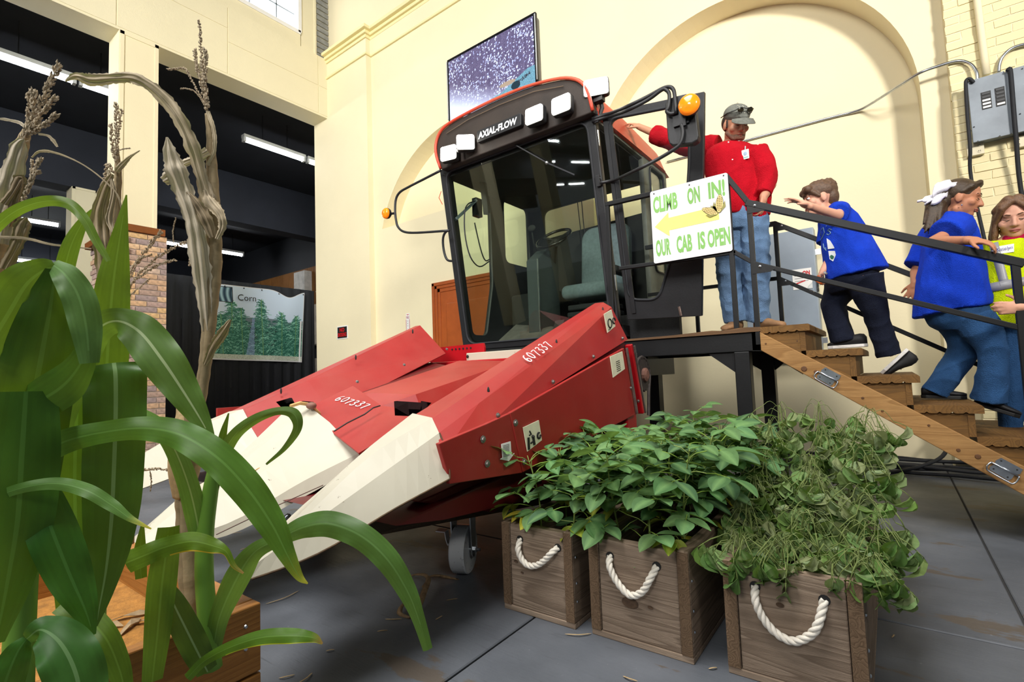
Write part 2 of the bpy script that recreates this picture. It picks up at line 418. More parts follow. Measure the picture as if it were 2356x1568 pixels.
tag(MB().box(-9.6, 6, -9, YN, ZC, ZC+.2).build('ceiling', DARK), kind='structure')
tl = tag(MB().box(-8.9, -6.2, 5.6, 5.63, ZC-.06, ZC).build('trim_3', BLACK), kind='structure')
MB().box(-8.2, -8.17, 3, 6.3, ZC-.04, ZC).build('ceiling_seam', BLACK, tl)
# ---- dark side hall seen through the opening
tag(MB().box(-14.6, -9.48, -30, 12, 7.0, 7.1).build('ceiling_side_bay', DARK), kind='structure')
tag(MB().box(-15.1, -14.6, -30, 12, 5.62, 7.1).build('wall_bulkhead', NAVY), kind='structure')
tag(MB().box(-30, -15.1, -30, 12, 6.2, 6.3).build('ceiling_far_bay', DARK), kind='structure')
tag(MB().box(-23.6, -23.2, -30, 12, 5.2, 6.3).build('wall_bulkhead_far', NAVY), kind='structure')
tag(MB().box(-30, -29.8, -30, 12, 0, 7).build('wall_far', DARK), kind='structure')
tag(MB().box(-9.6, -9.48, YN, 12, 0, 7.1).build('wall_jamb', CREAM), kind='structure')
sw = tag(MB().box(-30, -9.6, 9.6, 9.8, 0, 7.1).build('wall_side', DARK), kind='structure')
PANEL = wood('brown_panelling', H('8a5c2a'), H('6b431c'), 2, 12)
for k in range(26): MB().box(-21.0+k*.4, -20.62+k*.4, 9.57, 9.6, 3.55, 4.9).build('panel_board', PANEL, sw)
MB().box(-16.2, -15.55, 9.3, 9.6, 0, 4.75).build('white_post', paint('old_white_plaster', H('b7b4ae'), .8, .2, 6), sw)
for k, (z0, z1) in enumerate(((2.2, 3.5), (.6, 1.75), (.2, .42))): MB().box(-15.5+k*.05, -13.6, 9.2, 9.58, z0, z1).build('ledge_board', paint('old_board', H('a39a8c'), .8, .2, 6), sw)
# columns
def column(name, x0, x1, y0, y1, z0, z1):
    c = tag(MB().box(x0, x1, y0, y1, z0, z1).build(name, CREAM), kind='structure')
    m = MB()
    for y in (y0, y1-.05): m.box(x1, x1+.012, y, y+.05, z0, z1)
    m.box(x1, x1+.012, y0, y1, z1-.05, z1); m.box(x0, x1, y0-.012, y0, z0, z1, None)
    m.build('batten', CREAM, c); return c
column('column_1', -9.48, XB, 2.41, 2.91, 3.38, 6.43)
column('column_4', -9.48, XB, -1.1, -.6, 0, 6.43)
column('column_5', -9.48, XB, -4.6, -4.1, 0, 6.43)
column('column_6', -9.48, XB, -8.2, -7.6, 0, 6.43)
column('column_2', -15.0, -14.55, 3.06, 3.52, 0, 5.62)
pier = tag(MB().box(-10.55, -8.915, 2.50, 3.02, 0, 3.33).build('column_3', paint('brick_mortar', H('c9bfb4'), .9, .1, 20)), kind='structure')
MB().box(-10.6, -8.86, 2.40, 2.98, 3.33, 3.43).build('wooden_cap', wood('cap_wood', H('9a5a28'), H('7c431a'), 1, 8), pier)
bc = [H(c) for c in ('d2ab84', 'c9a483', 'b3978c', 'd8b48e', 'a08c88', 'cbb09c', 'd6b07e', 'b09484')]
bmt = [paint('face_brick_%d' % i, c, .85, .28, 22, bump=.6, bscale=70, bdist=.008) for i, c in enumerate(bc)]
bmesh_c = {}
def pbrick(x, y, z, lx, ly, k):
    key = (round(lx, 3), round(ly, 3), k)
    if key not in bmesh_c:
        me = MB().box(-lx/2, lx/2, -ly/2, ly/2, -.036, .036).mesh('brick'); me.materials.append(bmt[k]); bmesh_c[key] = me
    o = bpy.data.objects.new('brick', bmesh_c[key]); COL.objects.link(o); o.location = (x, y, z); attach(o, pier)
for r in range(39):
    z = .045+r*.0852
    cuts = [2.50, 2.615, 2.895, 3.02] if r % 2 else [2.50, 2.76, 3.02] if r % 4 else [2.50, 2.66, 2.93, 3.02]
    for a, b in zip(cuts, cuts[1:]): pbrick(-8.915, (a+b)/2, z, .03, b-a-.012, random.choice([0, 1, 2, 3, 4, 5, 6, 7, 2, 4]))
    if z > .55:
        for k in range(6):
            xa = -10.5+k*.28+(.1 if r % 2 else 0)
            pbrick(xa, 2.50, z, .266, .03, random.choice([2, 4, 5, 7, 1]))
# fluorescent strip lamps
TUBE = emit('lit_fluorescent_tube', (.93, .97, 1), 42)
FIX = paint('white_lamp_housing', H('cfd3d6'), .5)
def strip(x, y0, y1, z, label):
    t = thing('strip_lamp', (x, (y0+y1)/2, z+.1), label, 'strip lamp', 'fluorescent strip lamps in the dark side hall')
    MB().box(x-.07, x+.07, y0, y1, z+.05, z+.12).build('housing', FIX, t)
    MB().tube([(x, y0+.04, z), (x, y1-.04, z)], .035, 8).build('tube', TUBE, t)
    for y in (y0, y1-.05): MB().box(x-.05, x+.05, y, y+.05, z-.04, z+.06).build('end_cap', FIX, t)
    zc = 7.0 if x > -14 else 6.2
    for y in (y0+.3*(y1-y0), y1-.3*(y1-y0)): MB().tube([(x, y, z+.11), (x, y, zc)], .008, 6).build('hanger', BLACK, t)
for y0, y1, l in ((-.1, 2.31, 'long lit strip lamp at the upper left edge, left of cream column'), (2.35, 3.35, 'short lit strip lamp running behind the tall cream column'),
                  (5.12, 6.56, 'lit strip lamp left of the cream wall edge, under the header'), (6.62, 8.2, 'lit strip lamp cut off by the cream wall edge')):
    strip(-10.92, y0, y1, 6.30, l)
for y0, y1, l in ((2.3, 2.62, 'small glowing end of strip lamp at left edge, above curled green leaf'), (2.70, 3.52, 'lit strip lamp left of the distant cream column, above the green leaves'),
                  (5.9, 7.15, 'lit strip lamp left of the dry stalk, beside brick pier top'), (7.2, 8.40, 'lit strip lamp right of the dry stalk, above the corn banner')):
    strip(-17.9, y0, y1, 5.5, l)
for i_, (y0, y1) in enumerate(((-2.6, -.2), (-5.2, -2.8), (-12.6, -10.2))): strip(-10.92, y0, y1, 6.30, ['first', 'second', 'third'][i_]+' lit strip lamp left of the frame, mirrored in the windshield')
for i_, (x_, y0, y1) in enumerate(((-13.9, -17.4, -15.4), (-13.9, -21.6, -19.2), (-17.5, -24.6, -22.6), (-17.5, -27.8, -25.2))): strip(x_, y0, y1, 5.8 if x_ < -15 else 6.3, ['fourth', 'fifth', 'sixth', 'seventh'][i_]+' lit strip lamp left of the frame, mirrored in the windshield')
strip(-22.0, 2.9, 4.6, 5.2, 'lowest strip lamp at far left, just over the green leaf')
# pipe and drape, banner
XD = -11.2
DRAPE = paint('black_drape_cloth', H('15171c'), .85, .15, 10)
def drape(name, x, y0, y1, z1, label):
    n = int((y1-y0)/.035); pts0 = []; pts1 = []
    for k in range(n+1):
        y = y0+(y1-y0)*k/n; q = x+.035*math.sin(k*.9)+.02*math.sin(k*2.3+1); pts0.append(V(q, y, .02)); pts1.append(V(x+.3*(q-x), y, z1))
    m = MB(); a = pts0+[p+V(-.012, 0, 0) for p in reversed(pts0)]; b = pts1+[p+V(-.012, 0, 0) for p in reversed(pts1)]
    m.loft([a, b]); o = m.build(name, DRAPE, None, True); return tag(o, label, 'curtain', 'black drapes')
drape('black_drape', XD, 3.3, 6.95, 3.22, 'black drape hanging behind the corn banner')
drape('black_drape', -15.6, 2.2, 4.9, 3.35, 'dark drape in the far bay left of brick pier')
ps = thing('drape_stand', (XD+.05, 7.12, 0), 'silver upright pole at the right end of black drape', 'pole')
MB().tube([(XD+.05, 7.12, 0), (XD+.05, 7.12, 1.75)], .028, 10).tube([(XD+.05, 7.12, 1.7), (XD+.05, 7.12, 3.32)], .022, 10).build('upright', STEEL, ps, True)
MB().tube([(XD+.05, 6.97, 3.2), (XD+.05, 7.12, 3.2)], .016, 8).build('cross_pipe', STEEL, ps, True)
MB().box(XD-.02, XD+.30, 6.99, 7.35, 0, .012).build('base_plate', STEEL, ps)
# printed banner
def banner():
    W, Hh = 150, 116; img = np.zeros((Hh, W, 3)); rg = np.random.RandomState(3)
    for j in range(Hh):
        t = j/Hh; img[j, :] = np.array([.86, .93, 1.0])*(1-.08*t)
    img[int(Hh*.55):, :] = np.array([.20, .27, .25])
    for j in range(int(Hh*.42), Hh): img[j, :] = img[j, :]*.5+np.array([.10, .16, .15])*.5
    def stroke(x, y, dx, dy, n, c, drop=.02):
        for k in range(n):
            i, j = int(x+dx*k), int(y+dy*k+drop*k*k)
            if 0 <= i < W and 0 <= j < Hh: img[j, i] = img[j, i]*.25+np.array(c)*.75
    for cx, top, wd in ((6, .36, 17), (38, .20, 24), (52, .30, 18), (82, .16, 15), (112, .29, 21), (136, .32, 20), (22, .40, 16)):
        for _ in range(760):
            t = rg.rand()**.8; y = Hh*(top+(.95-top)*t); sd = rg.choice([-1, 1]); L = int(4+wd*.8*min(1, t*2+.15)*rg.rand())
            g = rg.rand(); c = np.array([.12, .36, .30])+g*np.array([.75, .75, .68])*rg.rand()**1.2
            x0 = cx+rg.uniform(-1, 1)*(1+wd*.55*min(1, 2*t)); stroke(x0, y, sd*.8, -.9+1.0*rg.rand(), L, c, .05)
        for j in range(int(Hh*top), int(Hh*.93)): img[j, min(W-1, max(0, cx+int(1.0*math.sin(j))))] = (.45, .62, .38)
    for j in range(int(Hh*.42), int(Hh*.95)):
        t = (j/Hh-.42)/.53; c = int(71-8*t); wdt = int(2+5*t)
        for i in range(c-wdt, c+wdt): img[j, i] = img[j, i]*.4+np.array([.62, .68, .88])*.6
    for j in range(int(Hh*.93), Hh):
        img[j, :] = np.array([.70, .73, .66])+rg.rand(W, 1)*.15
    img[3:27, 2:41] = .2
    for i in range(3, 40):
        for j in range(4, 26):
            s = math.sin(i*.75+2*math.sin(j*.12)); img[j, i] = np.array([.42, .55, .62])+s*np.array([.28, .30, .28])
    img[:, :1] = .92; img[:1, :] = .92; img[:, -1:] = .9; img[-2:, :] = .85
    img[int(Hh*.42):, W-6:W-3] = .95
    return np.clip(img, 0, 1)
img = banner(); Hh, W = img.shape[:2]
ba, bb, bc_, bd = PX(460, 649, XD+.08), PX(700, 672, XD+.08), PX(696, 833, XD+.08), PX(478, 826, XD+.08)
def bpt(u, v):
    p = (ba*(1-u)+bb*u)*(1-v)+(bd*(1-u)+bc_*u)*v
    sag = .16*math.exp(-((u-.83)/.11)**2)*max(0, 1-v*1.3); p = p+V(.03*math.sin(u*9+v*2), 0, -sag)
    return p
m = MB(); vs = [bpt(i/W, j/Hh) for j in range(Hh+1) for i in range(W+1)]
m.v = [tuple(p) for p in vs]
for j in range(Hh):
    for i in range(W):
        m.f.append((j*(W+1)+i, j*(W+1)+i+1, (j+1)*(W+1)+i+1, (j+1)*(W+1)+i)); m.c.append(tuple(lin(img[j, i])))
bn = thing('banner', bd, 'printed banner of corn rows with the word Corn, pinned to the black drape', 'banner')
m.build('printed_sheet', vcol('banner_print', .5, .3), bn, True)
rt = (bb-ba).normalized(); up = V(0, 0, 1)
text_on('lettering', 'Corn', .19, bpt(.40, .16)+V(.05, 0, 0), rt, up, INK, bn, .01)
for u in (.02, .2, .38, .555, .72, .98): MB().ell(bpt(u, .025)+V(.02, 0, 0), .014).build('eyelet', INK, bn)
# ---- brown door left of the cab
ORANGE = paint('brown_orange_door_paint', H('a4501f'), .42, .1, 6, bump=.1)
d0 = PY(996, 653, YW-.04); dx0 = d0.x; dz1 = d0.z
dr = tag(MB().box(dx0+.16, dx0+1.45, YW-.025, YW, 0, dz1-.15).build('door_1', ORANGE), kind='structure')
for k, (a, b) in enumerate(((0, .05), (.05, .10), (.10, .16))):
    o = .07-.016*k
    MB().box(dx0+a, dx0+b, YW-o, YW, 0, dz1-a).box(dx0+1.61-b, dx0+1.61-a, YW-o, YW, 0, dz1-a).box(dx0+a, dx0+1.61-a, YW-o, YW, dz1-b, dz1-a).build('door_casing', ORANGE, dr, bevel=.004)
for z0, z1 in ((.35, 1.25), (1.38, dz1-.36)):
    for xa, xb in ((dx0+.30, dx0+1.31),):
        MB().box(xa, xb, YW-.055, YW-.02, z0, z1).build('door_panel', ORANGE, dr, bevel=.018)
MB().ell((dx0+1.30, YW-.09, 1.05), .035).tube([(dx0+1.30, YW-.02, 1.05), (dx0+1.30, YW-.09, 1.05)], .015).build('door_knob', STEEL, dr, True)
# small wall signs
RED = paint('sign_red', H('c9101c'), .5, .03)
sg = thing('small_wall_sign', PY(788, 778, YB), 'small black sign with red lettering and white border on the cream pilaster', 'sign')
a, b = PY(775.5, 751, YB-.01), PY(800, 778, YB-.01)
MB().box(a.x, b.x, YB-.012, YB-.002, b.z, a.z).build('plate', WHITEP, sg)
w_, h_ = b.x-a.x, a.z-b.z; cx, cz = (a.x+b.x)/2, (a.z+b.z)/2
MB().box(a.x+.02, b.x-.02, YB-.015, YB-.010, b.z+.02, a.z-.02).build('field', INK, sg)
text_on('lettering', 'NO', .1, (cx, YB-.016, cz+h_*.2), (1, 0, 0), (0, 0, 1), RED, sg, .001, fit=(w_*.45, h_*.30), bold=.004)
text_on('lettering', 'SMOKING', .1, (cx, YB-.016, cz-h_*.17), (1, 0, 0), (0, 0, 1), RED, sg, .001, fit=(w_*.8, h_*.30), bold=.004)
fs = thing('fire_notice', PY(938, 752, YW), 'narrow white and red vertical fire notice on cream wall left of brown door', 'sign')
a, b = PY(934, 721, YW-.01), PY(943, 760, YW-.01); b.z = a.z-.42
MB().box(a.x, b.x, YW-.01, YW-.001, b.z, a.z).build('plate', WHITEP, fs)
MB().box(a.x, a.x+.008, YW-.013, YW-.009, b.z, a.z-.11).box(b.x-.008, b.x, YW-.013, YW-.009, b.z, a.z-.11).build('stripe', paint('notice_red', H('b04a7a'), .5), fs)
cx = (a.x+b.x)/2; w_ = b.x-a.x
text_on('lettering', 'FIRE', .05, (cx, YW-.012, a.z-.075), (1, 0, 0), (0, 0, 1), MATS['notice_red'], fs, .001, fit=(w_*.85, .045))
MB().prism([(a.x+.008, YW-.013, a.z-.02), (b.x-.008, YW-.013, a.z-.02), (cx, YW-.013, a.z-.035)], (0, .003, 0)).build('arrow', RED, fs)
for k, ch in enumerate('EXTING'): text_on('lettering', ch, .035, (cx, YW-.012, a.z-.14-k*.045), (1, 0, 0), (0, 0, 1), INK, fs, .001)
# ================================================================ corn head (three dividers on casters)
def chipped(name, col, chip, cut=.70, sc=9, rough=.4, var=.1, dirt=None):
    t = NT(name); v = t.coord()
    k = t.ramp(t.noise(2.5, 5, v), [(.3, tuple(x*(1-var) for x in col)), (.7, tuple(min(1, x*(1+var)) for x in col))])
    if dirt: k = t.mix(t.ramp(t.noise(1.7, 6, v, .65), [(.42, 0.), (.72, .55)]), k, dirt)
    k = t.mix(t.ramp(t.noise(sc, 7, v, .72), [(cut, 0.), (cut+.015, 1.)]), k, chip)
    t.bump(t.noise(40, 4, v), .06, .002)
    return t.out(k, rough, 0, .45)
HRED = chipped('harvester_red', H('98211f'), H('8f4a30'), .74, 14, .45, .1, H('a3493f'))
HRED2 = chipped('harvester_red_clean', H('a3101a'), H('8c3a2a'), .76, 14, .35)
IVORY = chipped('ivory_snout_paint', H('bab5a4'), H('4a3520'), .66, 11, .5, .03, H('b1a993'))
RUBBER = paint('black_rubber', H('1b1d22'), .7, .2, 20, bump=.2)
BOLT = paint('bolt_steel', H('8d8a86'), .4, .2, 40, metal=.8)
CHALK = paint('white_chalk', H('f2dede'), .9, .1, 80)
DECAL = paint('cream_decal', H('e3dfc2'), .6, .06, 30)
head = thing('corn_header', (-2.46, 2.0, .3), 'red and ivory corn harvesting head with three pointed snouts, in front of the cab', 'corn header')
def sheet(lines, th=.006, name='sheet', mat=HRED, parent=None, bevel=.003):
    """folded sheet metal from rows of points (each row one crease line, same count)"""
    m = MB(); R = [[Vector(p) for p in l] for l in lines]; n = len(R[0])
    for a, b in zip(R, R[1:]):
        for k in range(n-1): m.add([a[k], a[k+1], b[k+1], b[k]], [(0, 1, 2, 3)])
    me = m.mesh(name, True); o = link(name, me, mat, parent)
    md = o.modifiers.new('solid', 'SOLIDIFY'); md.thickness = th; md.offset = -1
    return o
def bolt(p, n, parent, r=.012, mat=None):
    r *= .68
    MB().lathe([(r*1.5, 0), (r*1.5, .003), (r, .004), (r*.9, .009), (0.0, .011)], Vector(p), Vector(n), 8).build('bolt', mat or BOLT, parent)
# near divider hood, crease lines rear -> front
YR = 3.10
nL = [(-1.594, YR, 1.466), PX(1112, 858, -1.66), PX(949, 957, -1.68)]
nA = [(-1.532, YR, 1.465), PX(1083, 903, -1.545), PX(986, 968, -1.55)]
nB = [(-1.473, YR, 1.426), PX(1102, 927, -1.47), PX(1005, 999, -1.47)]
nC = [(-1.400, YR+.07, 1.205), PX(1118, 985, -1.40), PX(1020, 1045, -1.40)]
nI = [(-1.90, YR, 1.20), (-1.95, nL[1].y, .80), (-1.93, nL[2].y, .66)]
near = sheet([nI, nL, nA, nB, nC], .008, 'divider_hood', HRED, head)
# inner wall & rear closing plate
MB().poly([nI[0], nL[0], nA[0], nB[0], nC[0]]).build('end_plate', HRED, near)
# lower outer side panel
sP = [PX(1440, 792, -1.385), PX(1180, 944, -1.385), PX(1118, 983, -1.395)]
s0 = [PX(1118, 985, -1.385), PX(1020, 1045, -1.395)]
MB().prism([V(-1.375, p.y, p.z) for p in (PX(1436, 800, -1.375), PX(1468, 950, -1.375), PX(1204, 1086, -1.375), PX(1174, 949, -1.375))], (-.02, 0, 0)).build('side_panel', HRED, head, bevel=.004)
MB().prism([V(-1.38, p.y, p.z) for p in (PX(1173, 950, -1.38), PX(1202, 1087, -1.38), PX(1035, 1113, -1.38), PX(1028, 1082, -1.38), PX(1010, 1020, -1.38), PX(1118, 975, -1.38))], (-.02, 0, 0)).build('side_panel', HRED, head, bevel=.003)
# rear frame edge with hinge strips and sprocket
for dx, mat_, w_ in ((0, HRED2, .05), (.0, BLACK, .012), (.0, BLACK, .012)): pass
MB().bar(PX(1446, 792, -1.385), PX(1474, 950, -1.385), .05, .03).build('rear_edge_frame', HRED2, head, bevel=.006)
MB().bar(PX(1442, 800, -1.36), PX(1466, 950, -1.36), .012, .012).build('hinge_strip', BOLT, head)
MB().bar(PX(1452, 795, -1.375)+V(.01, .03, 0), PX(1478, 950, -1.375)+V(.01, .03, 0), .012, .012).build('hinge_strip', BOLT, head)
spk = PX(1472, 862, -1.47); sp = MB(); n = 18
ring = []
for k in range(n*2): r = .125 if k % 2 else .108; g = math.pi*k/n; ring.append(V(spk.x, spk.y+r*math.cos(g)*.92+.03, spk.z+r*math.sin(g)))
sp.prism(ring, (.02, 0, 0)); sp.build('sprocket', paint('dark_rust_iron', H('4a4341'), .6, .3, 30, metal=.5), head)
MB().lathe([(.05, 0), (.05, .04), (.03, .05), (0.0, .05)], spk+V(0, .03, 0), V(1, 0, 0), 12).build('sprocket_hub', paint('rusty_hub', H('7a5548'), .7, .3, 30), head)
ch = MB(); cp = [V(spk.x+.01, spk.y+.03+.13*math.cos(a), spk.z+.13*math.sin(a)) for a in [math.radians(q) for q in range(180, -20, -18)]]+[spk+V(.01, .13, -.12), spk+V(.01, .10, -.30)]
ch.tube(cp, .012, 6); ch.build('drive_chain', MATS['dark_rust_iron'], head)
for x, y in ((1456, 812), (1462, 813), (1451, 892), (1468, 922), (1432, 778), (1365, 820), (1272, 878), (1145, 955)): bolt(PX(x, y, -1.375 if y > 800 and x > 1440 else -1.395), (1, 0, .1), head)
for x, y in ((1186, 972), (1206, 1061), (1111, 1010), (1121, 1066)): bolt(PX(x, y, -1.375), (1, 0, 0), head, .016)
# inclined-face slots
for x, y in ((1384, 717), (1277, 793), (1120, 905)):
    p = PX(x, y, -1.502); MB().ell(p+V(.01, 0, .012), .006, .006, .02, 8, 6).build('slot_hole', INK, near)
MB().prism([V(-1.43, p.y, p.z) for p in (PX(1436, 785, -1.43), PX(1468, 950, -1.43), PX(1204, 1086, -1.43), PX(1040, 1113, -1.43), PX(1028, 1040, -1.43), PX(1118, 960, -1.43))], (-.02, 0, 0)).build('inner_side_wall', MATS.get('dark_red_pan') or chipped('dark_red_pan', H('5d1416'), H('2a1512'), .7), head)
# decals
def decal(cs, X, parent, texts, mat=DECAL):
    P = [PX(x, y, X) for x, y in cs]; o = MB().prism([V(X, p.y, p.z) for p in P], (-.004, 0, 0)).build('decal', mat, parent)
    rt = (P[1]-P[0]).normalized(); up = (P[0]-P[3]); h = up.length; w_ = (P[1]-P[0]).length
    for u, v, s, tx in texts:
        p = P[0]+(P[1]-P[0])*u+(P[3]-P[0])*v; text_on('lettering', tx, h*s, p, rt, V(0, 0, 1), INK, o, .002, bold=.0005)
    return o, P
o, P = decal([(1390, 722), (1407, 712), (1416, 750), (1398, 765)], -1.415, head, [(.3, .9, .12, 'STOP')])
c_ = P[0]*.35+P[2]*.65; MB().tube([c_+V(.003, .028*math.cos(a)-.03, .028*math.sin(a)-.01) for a in [k*math.pi/7 for k in range(14)]], .004, 5, True).build('warning_symbol', INK, o)
MB().tube([c_+V(.003, .03+.018*math.cos(a), .018*math.sin(a)+.01) for a in [k*math.pi/5 for k in range(9)]], .005, 5).build('warning_symbol', INK, o)
o, P = decal([(1404, 820), (1432, 808), (1438, 848), (1411, 868)], -1.368, head, [(.5, .35+.09*k, .07, 'nnmnnumnnmn') for k in range(6)])
o, P = decal([(1204, 983), (1240, 966), (1247, 1012), (1214, 1038)], -1.368, head, [])
P = [Vector(p) for p in P]
def rel(u, v): return (P[0]*(1-u)+P[1]*u)*(1-v)+(P[3]*(1-u)+P[2]*u)*v+V(.003, 0, 0)
MB().box(*sum([[rel(.12, .72)[i]-e, rel(.12, .72)[i]+e] for i, e in ((0, .001), (1, .008), (2, .028))], [])).build('warning_symbol', INK, o)
MB().tube([rel(.44, .62), rel(.44, .92)], .007, 6).ell(rel(.44, .56), .009).tube([rel(.24, .76), rel(.36, .76)], .004, 5).build('warning_symbol', INK, o)
MB().tube([rel(.82+.10*math.cos(a), .68+.13*math.sin(a)) for a in [k*math.pi/6 for k in range(11)]], .005, 5).build('warning_symbol', INK, o)
MB().tube([rel(.3, .25), rel(.36, .42), rel(.24, .42)], .004, 5).build('warning_symbol', INK, o)
# white arrow sticker
A_ = [(1154, 1021), (1175, 1015), (1177, 1046), (1184, 1042), (1171, 1060), (1151, 1056), (1157, 1052)]
o = MB().prism([V(-1.372, PX(x, y, -1.372).y, PX(x, y, -1.372).z) for x, y in A_], (-.003, 0, 0)).build('arrow_sticker', WHITEP, head)
for k in range(8): MB().bar(PX(1158, 1025+k*3.6, -1.368), PX(1172, 1021+k*3.6, -1.368), .0015, .003).build('print_line', paint('grey_print', H('8a8a8a'), .7), o)
# ivory near snout (pointed loft), and its crease lines to the tip
tipn = PX(520, 1346, -1.52)
snL = [V(nL[2].x-.01, nL[2].y+.01, nL[2].z+.012), PX(821, 1052, -1.61), PX(650, 1222, -1.56), tipn]
snA = [V(nA[2].x, nA[2].y+.02, nA[2].z+.012), PX(850, 1050, -1.56), PX(665, 1224, -1.54), tipn]
snB = [V(-1.462, nB[2].y+.005, nB[2].z+.006), PX(880, 1088, -1.48), PX(730, 1195, -1.50), tipn]
snC = [PX(1034, 1100, -1.372), PX(908, 1168, -1.40), PX(730, 1272, -1.45), tipn+V(0, .02, -.005)]
snD = [snC[0]+V(-.18, 0, -.06), snC[1]+V(-.13, 0, -.02), snC[2]+V(-.08, 0, -.005), tipn+V(-.01, .02, -.008)]
snI = [V(-1.95, nL[2].y, .63), V(-1.88, snL[1].y, .55), V(-1.72, snL[2].y, .45), tipn+V(-.012, .01, -.004)]
def smooth_lines(L): return [[Vector(p) for p in spline([tuple(q) for q in l], 5)] for l in L]
sheet(smooth_lines([snI, snL, snA, snB, snC, snD]), .006, 'snout', IVORY, head)
# far divider (mirror about the row centre)
def mir(p, c=-2.463): p = Vector(p); return V(2*c-p.x, p.y, p.z)
sheet([[mir(p) for p in l] for l in (nI, nL, nA, nB, nC)], .008, 'divider_hood', HRED, head)
MB().poly([mir(p) for p in (nI[0], nL[0], nA[0], nB[0], nC[0])]).build('end_plate', HRED, head)
sheet(smooth_lines([[mir(p) for p in l] for l in (snI, snL, snA, snB, snC, snD)]), .006, 'snout', IVORY, head)
MB().box(mir((-1.375, 0, 0)).x-.02, mir((-1.375, 0, 0)).x, 1.5, 3.2, .5, .85).build('side_panel', HRED, head)
for x, y in ((926, 842), (818, 881), (1024, 806)): bolt(PX(x, y, -3.02)+V(.02, 0, .01), (1, -.2, .6), head)
for x, y in ((946, 768), (815, 828), (643, 906)):
    p = PX(x, y, -3.24); MB().ell(p+V(.02, 0, .02), .008, .006, .02, 8, 6).build('slot_hole', INK, head)
# gathering deck under the rows
MB().prism([(-1.85, 3.1, 1.05), (-1.85, 1.6, .56), (-1.85, 1.5, .46), (-1.85, 3.1, .60)], (-1.25, 0, 0)).build('row_deck', HRED2, head)
# centre hood
mL = [(-2.76, 2.98, 1.125), PX(833, 903, -2.72)]
mR = [(-2.20, 2.98, 1.10), V(-2.22, PX(833, 903, -2.72).y, .905)]
mLo = [(-2.86, 2.98, .86), V(-2.82, mL[1].y, .68)]; mRo = [(-2.06, 2.98, .86), V(-2.10, mL[1].y, .66)]
cen = sheet([mLo, mL, mR, mRo], .008, 'centre_hood', HRED, head)
MB().poly([mLo[0], mL[0], mR[0], mRo[0]]).build('end_plate', HRED, cen)
cL = [PX(812, 887, -2.74), PX(722, 930, -2.74)]; cR = [PX(878, 933, -2.36), PX(768, 996, -2.36)]
cLo = [cL[0]+V(-.10, 0, -.24), cL[1]+V(-.08, 0, -.24)]; cRo = [PX(985, 950, -2.05), PX(826, 1045, -2.05)]
sheet([cLo, cL, cR], .008, 'front_hood_panel', HRED, head); sheet([[p+V(0, 0, -.006) for p in cR], cRo], .008, 'front_hood_panel', HRED, head)
sheet([[mL[1], mR[1], mRo[1]], [cL[0], cR[0], cRo[0]]], .006, 'hood_joint_sheet', HRED, head)
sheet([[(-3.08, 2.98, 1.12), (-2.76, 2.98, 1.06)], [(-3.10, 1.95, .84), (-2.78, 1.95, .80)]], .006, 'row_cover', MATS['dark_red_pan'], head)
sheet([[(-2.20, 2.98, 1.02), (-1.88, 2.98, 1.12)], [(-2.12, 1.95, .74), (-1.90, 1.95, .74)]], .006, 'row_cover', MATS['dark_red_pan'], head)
# centre ivory snout
tipm = PX(296, 1262, -2.49)
q0 = cL[1].y+.04
mS = [[V(-2.90, q0, .60), V(-2.84, 1.2, .50), V(-2.68, .8, .36), tipm+V(-.01, .01, 0)],
      [PX(673, 933, -2.80)+V(0, .0, .01), PX(520, 1072, -2.74), PX(405, 1150, -2.64), tipm],
      [PX(709, 932, -2.66), PX(590, 1035, -2.62), PX(450, 1140, -2.56), tipm],
      [PX(758, 974, -2.45)+V(0, .0, .008), PX(640, 1060, -2.46), PX(480, 1165, -2.48), tipm],
      [PX(826, 1042, -2.16), PX(700, 1105, -2.26), PX(520, 1205, -2.38), tipm+V(.008, .01, 0)],
      [PX(826, 1072, -2.14), PX(700, 1142, -2.24), PX(520, 1232, -2.37), tipm+V(.01, .02, -.012)],
      [PX(826, 1080, -2.2)+V(-.2, 0, 0), PX(700, 1146, -2.3)+V(-.15, 0, 0), PX(520, 1236, -2.4)+V(-.06, 0, 0), tipm+V(0, .03, -.012)]]
sheet(smooth_lines(mS), .006, 'snout', IVORY, head)
# torn plastic rim at the snout top, hinge knob
MB().tube([PX(x, y, -2.62)+V(0, 0, .01) for x, y in ((668, 938), (690, 931), (712, 934), (735, 955), (757, 976))], .010, 6).build('torn_rim', paint('aged_plastic_edge', H('c9a468'), .6, .2, 20), head)
MB().ell(PX(714, 939, -2.6)+V(.01, 0, .015), .028, .028, .02).build('hinge_knob', MATS['rusty_hub'], head, True)
# crack lines
def scr(pts, X, r=.003, col=MATS['aged_plastic_edge'], name='crack'):
    MB().tube([PX(x, y, X)+V(0, -.004, .006) for x, y in pts], r, 5).build(name, col, head)
scr([(735, 990), (700, 1010), (655, 1040), (610, 1075), (595, 1080), (570, 1096)], -2.50)
scr([(745, 1118), (640, 1165), (500, 1232)], -2.20, .0022, paint('dark_seam', H('5a4038'), .7))
scr([(876, 935), (860, 940), (840, 955), (800, 975), (770, 994)], -2.28, .004, INK, 'panel_seam')
# rubber flaps
for cs, X in (([(906, 922), (968, 926), (966, 958), (908, 956)], -1.95), ([(968, 922), (990, 926), (972, 945), (966, 956)], -1.85), ([(634, 924), (668, 914), (676, 930), (650, 941)], -2.97), ([(694, 922), (718, 924), (716, 936), (700, 936)], -2.86)):
    MB().prism([PX(x, y, X) for x, y in cs], (.0, .012, 0)).build('rubber_flap', RUBBER, head, bevel=.003)
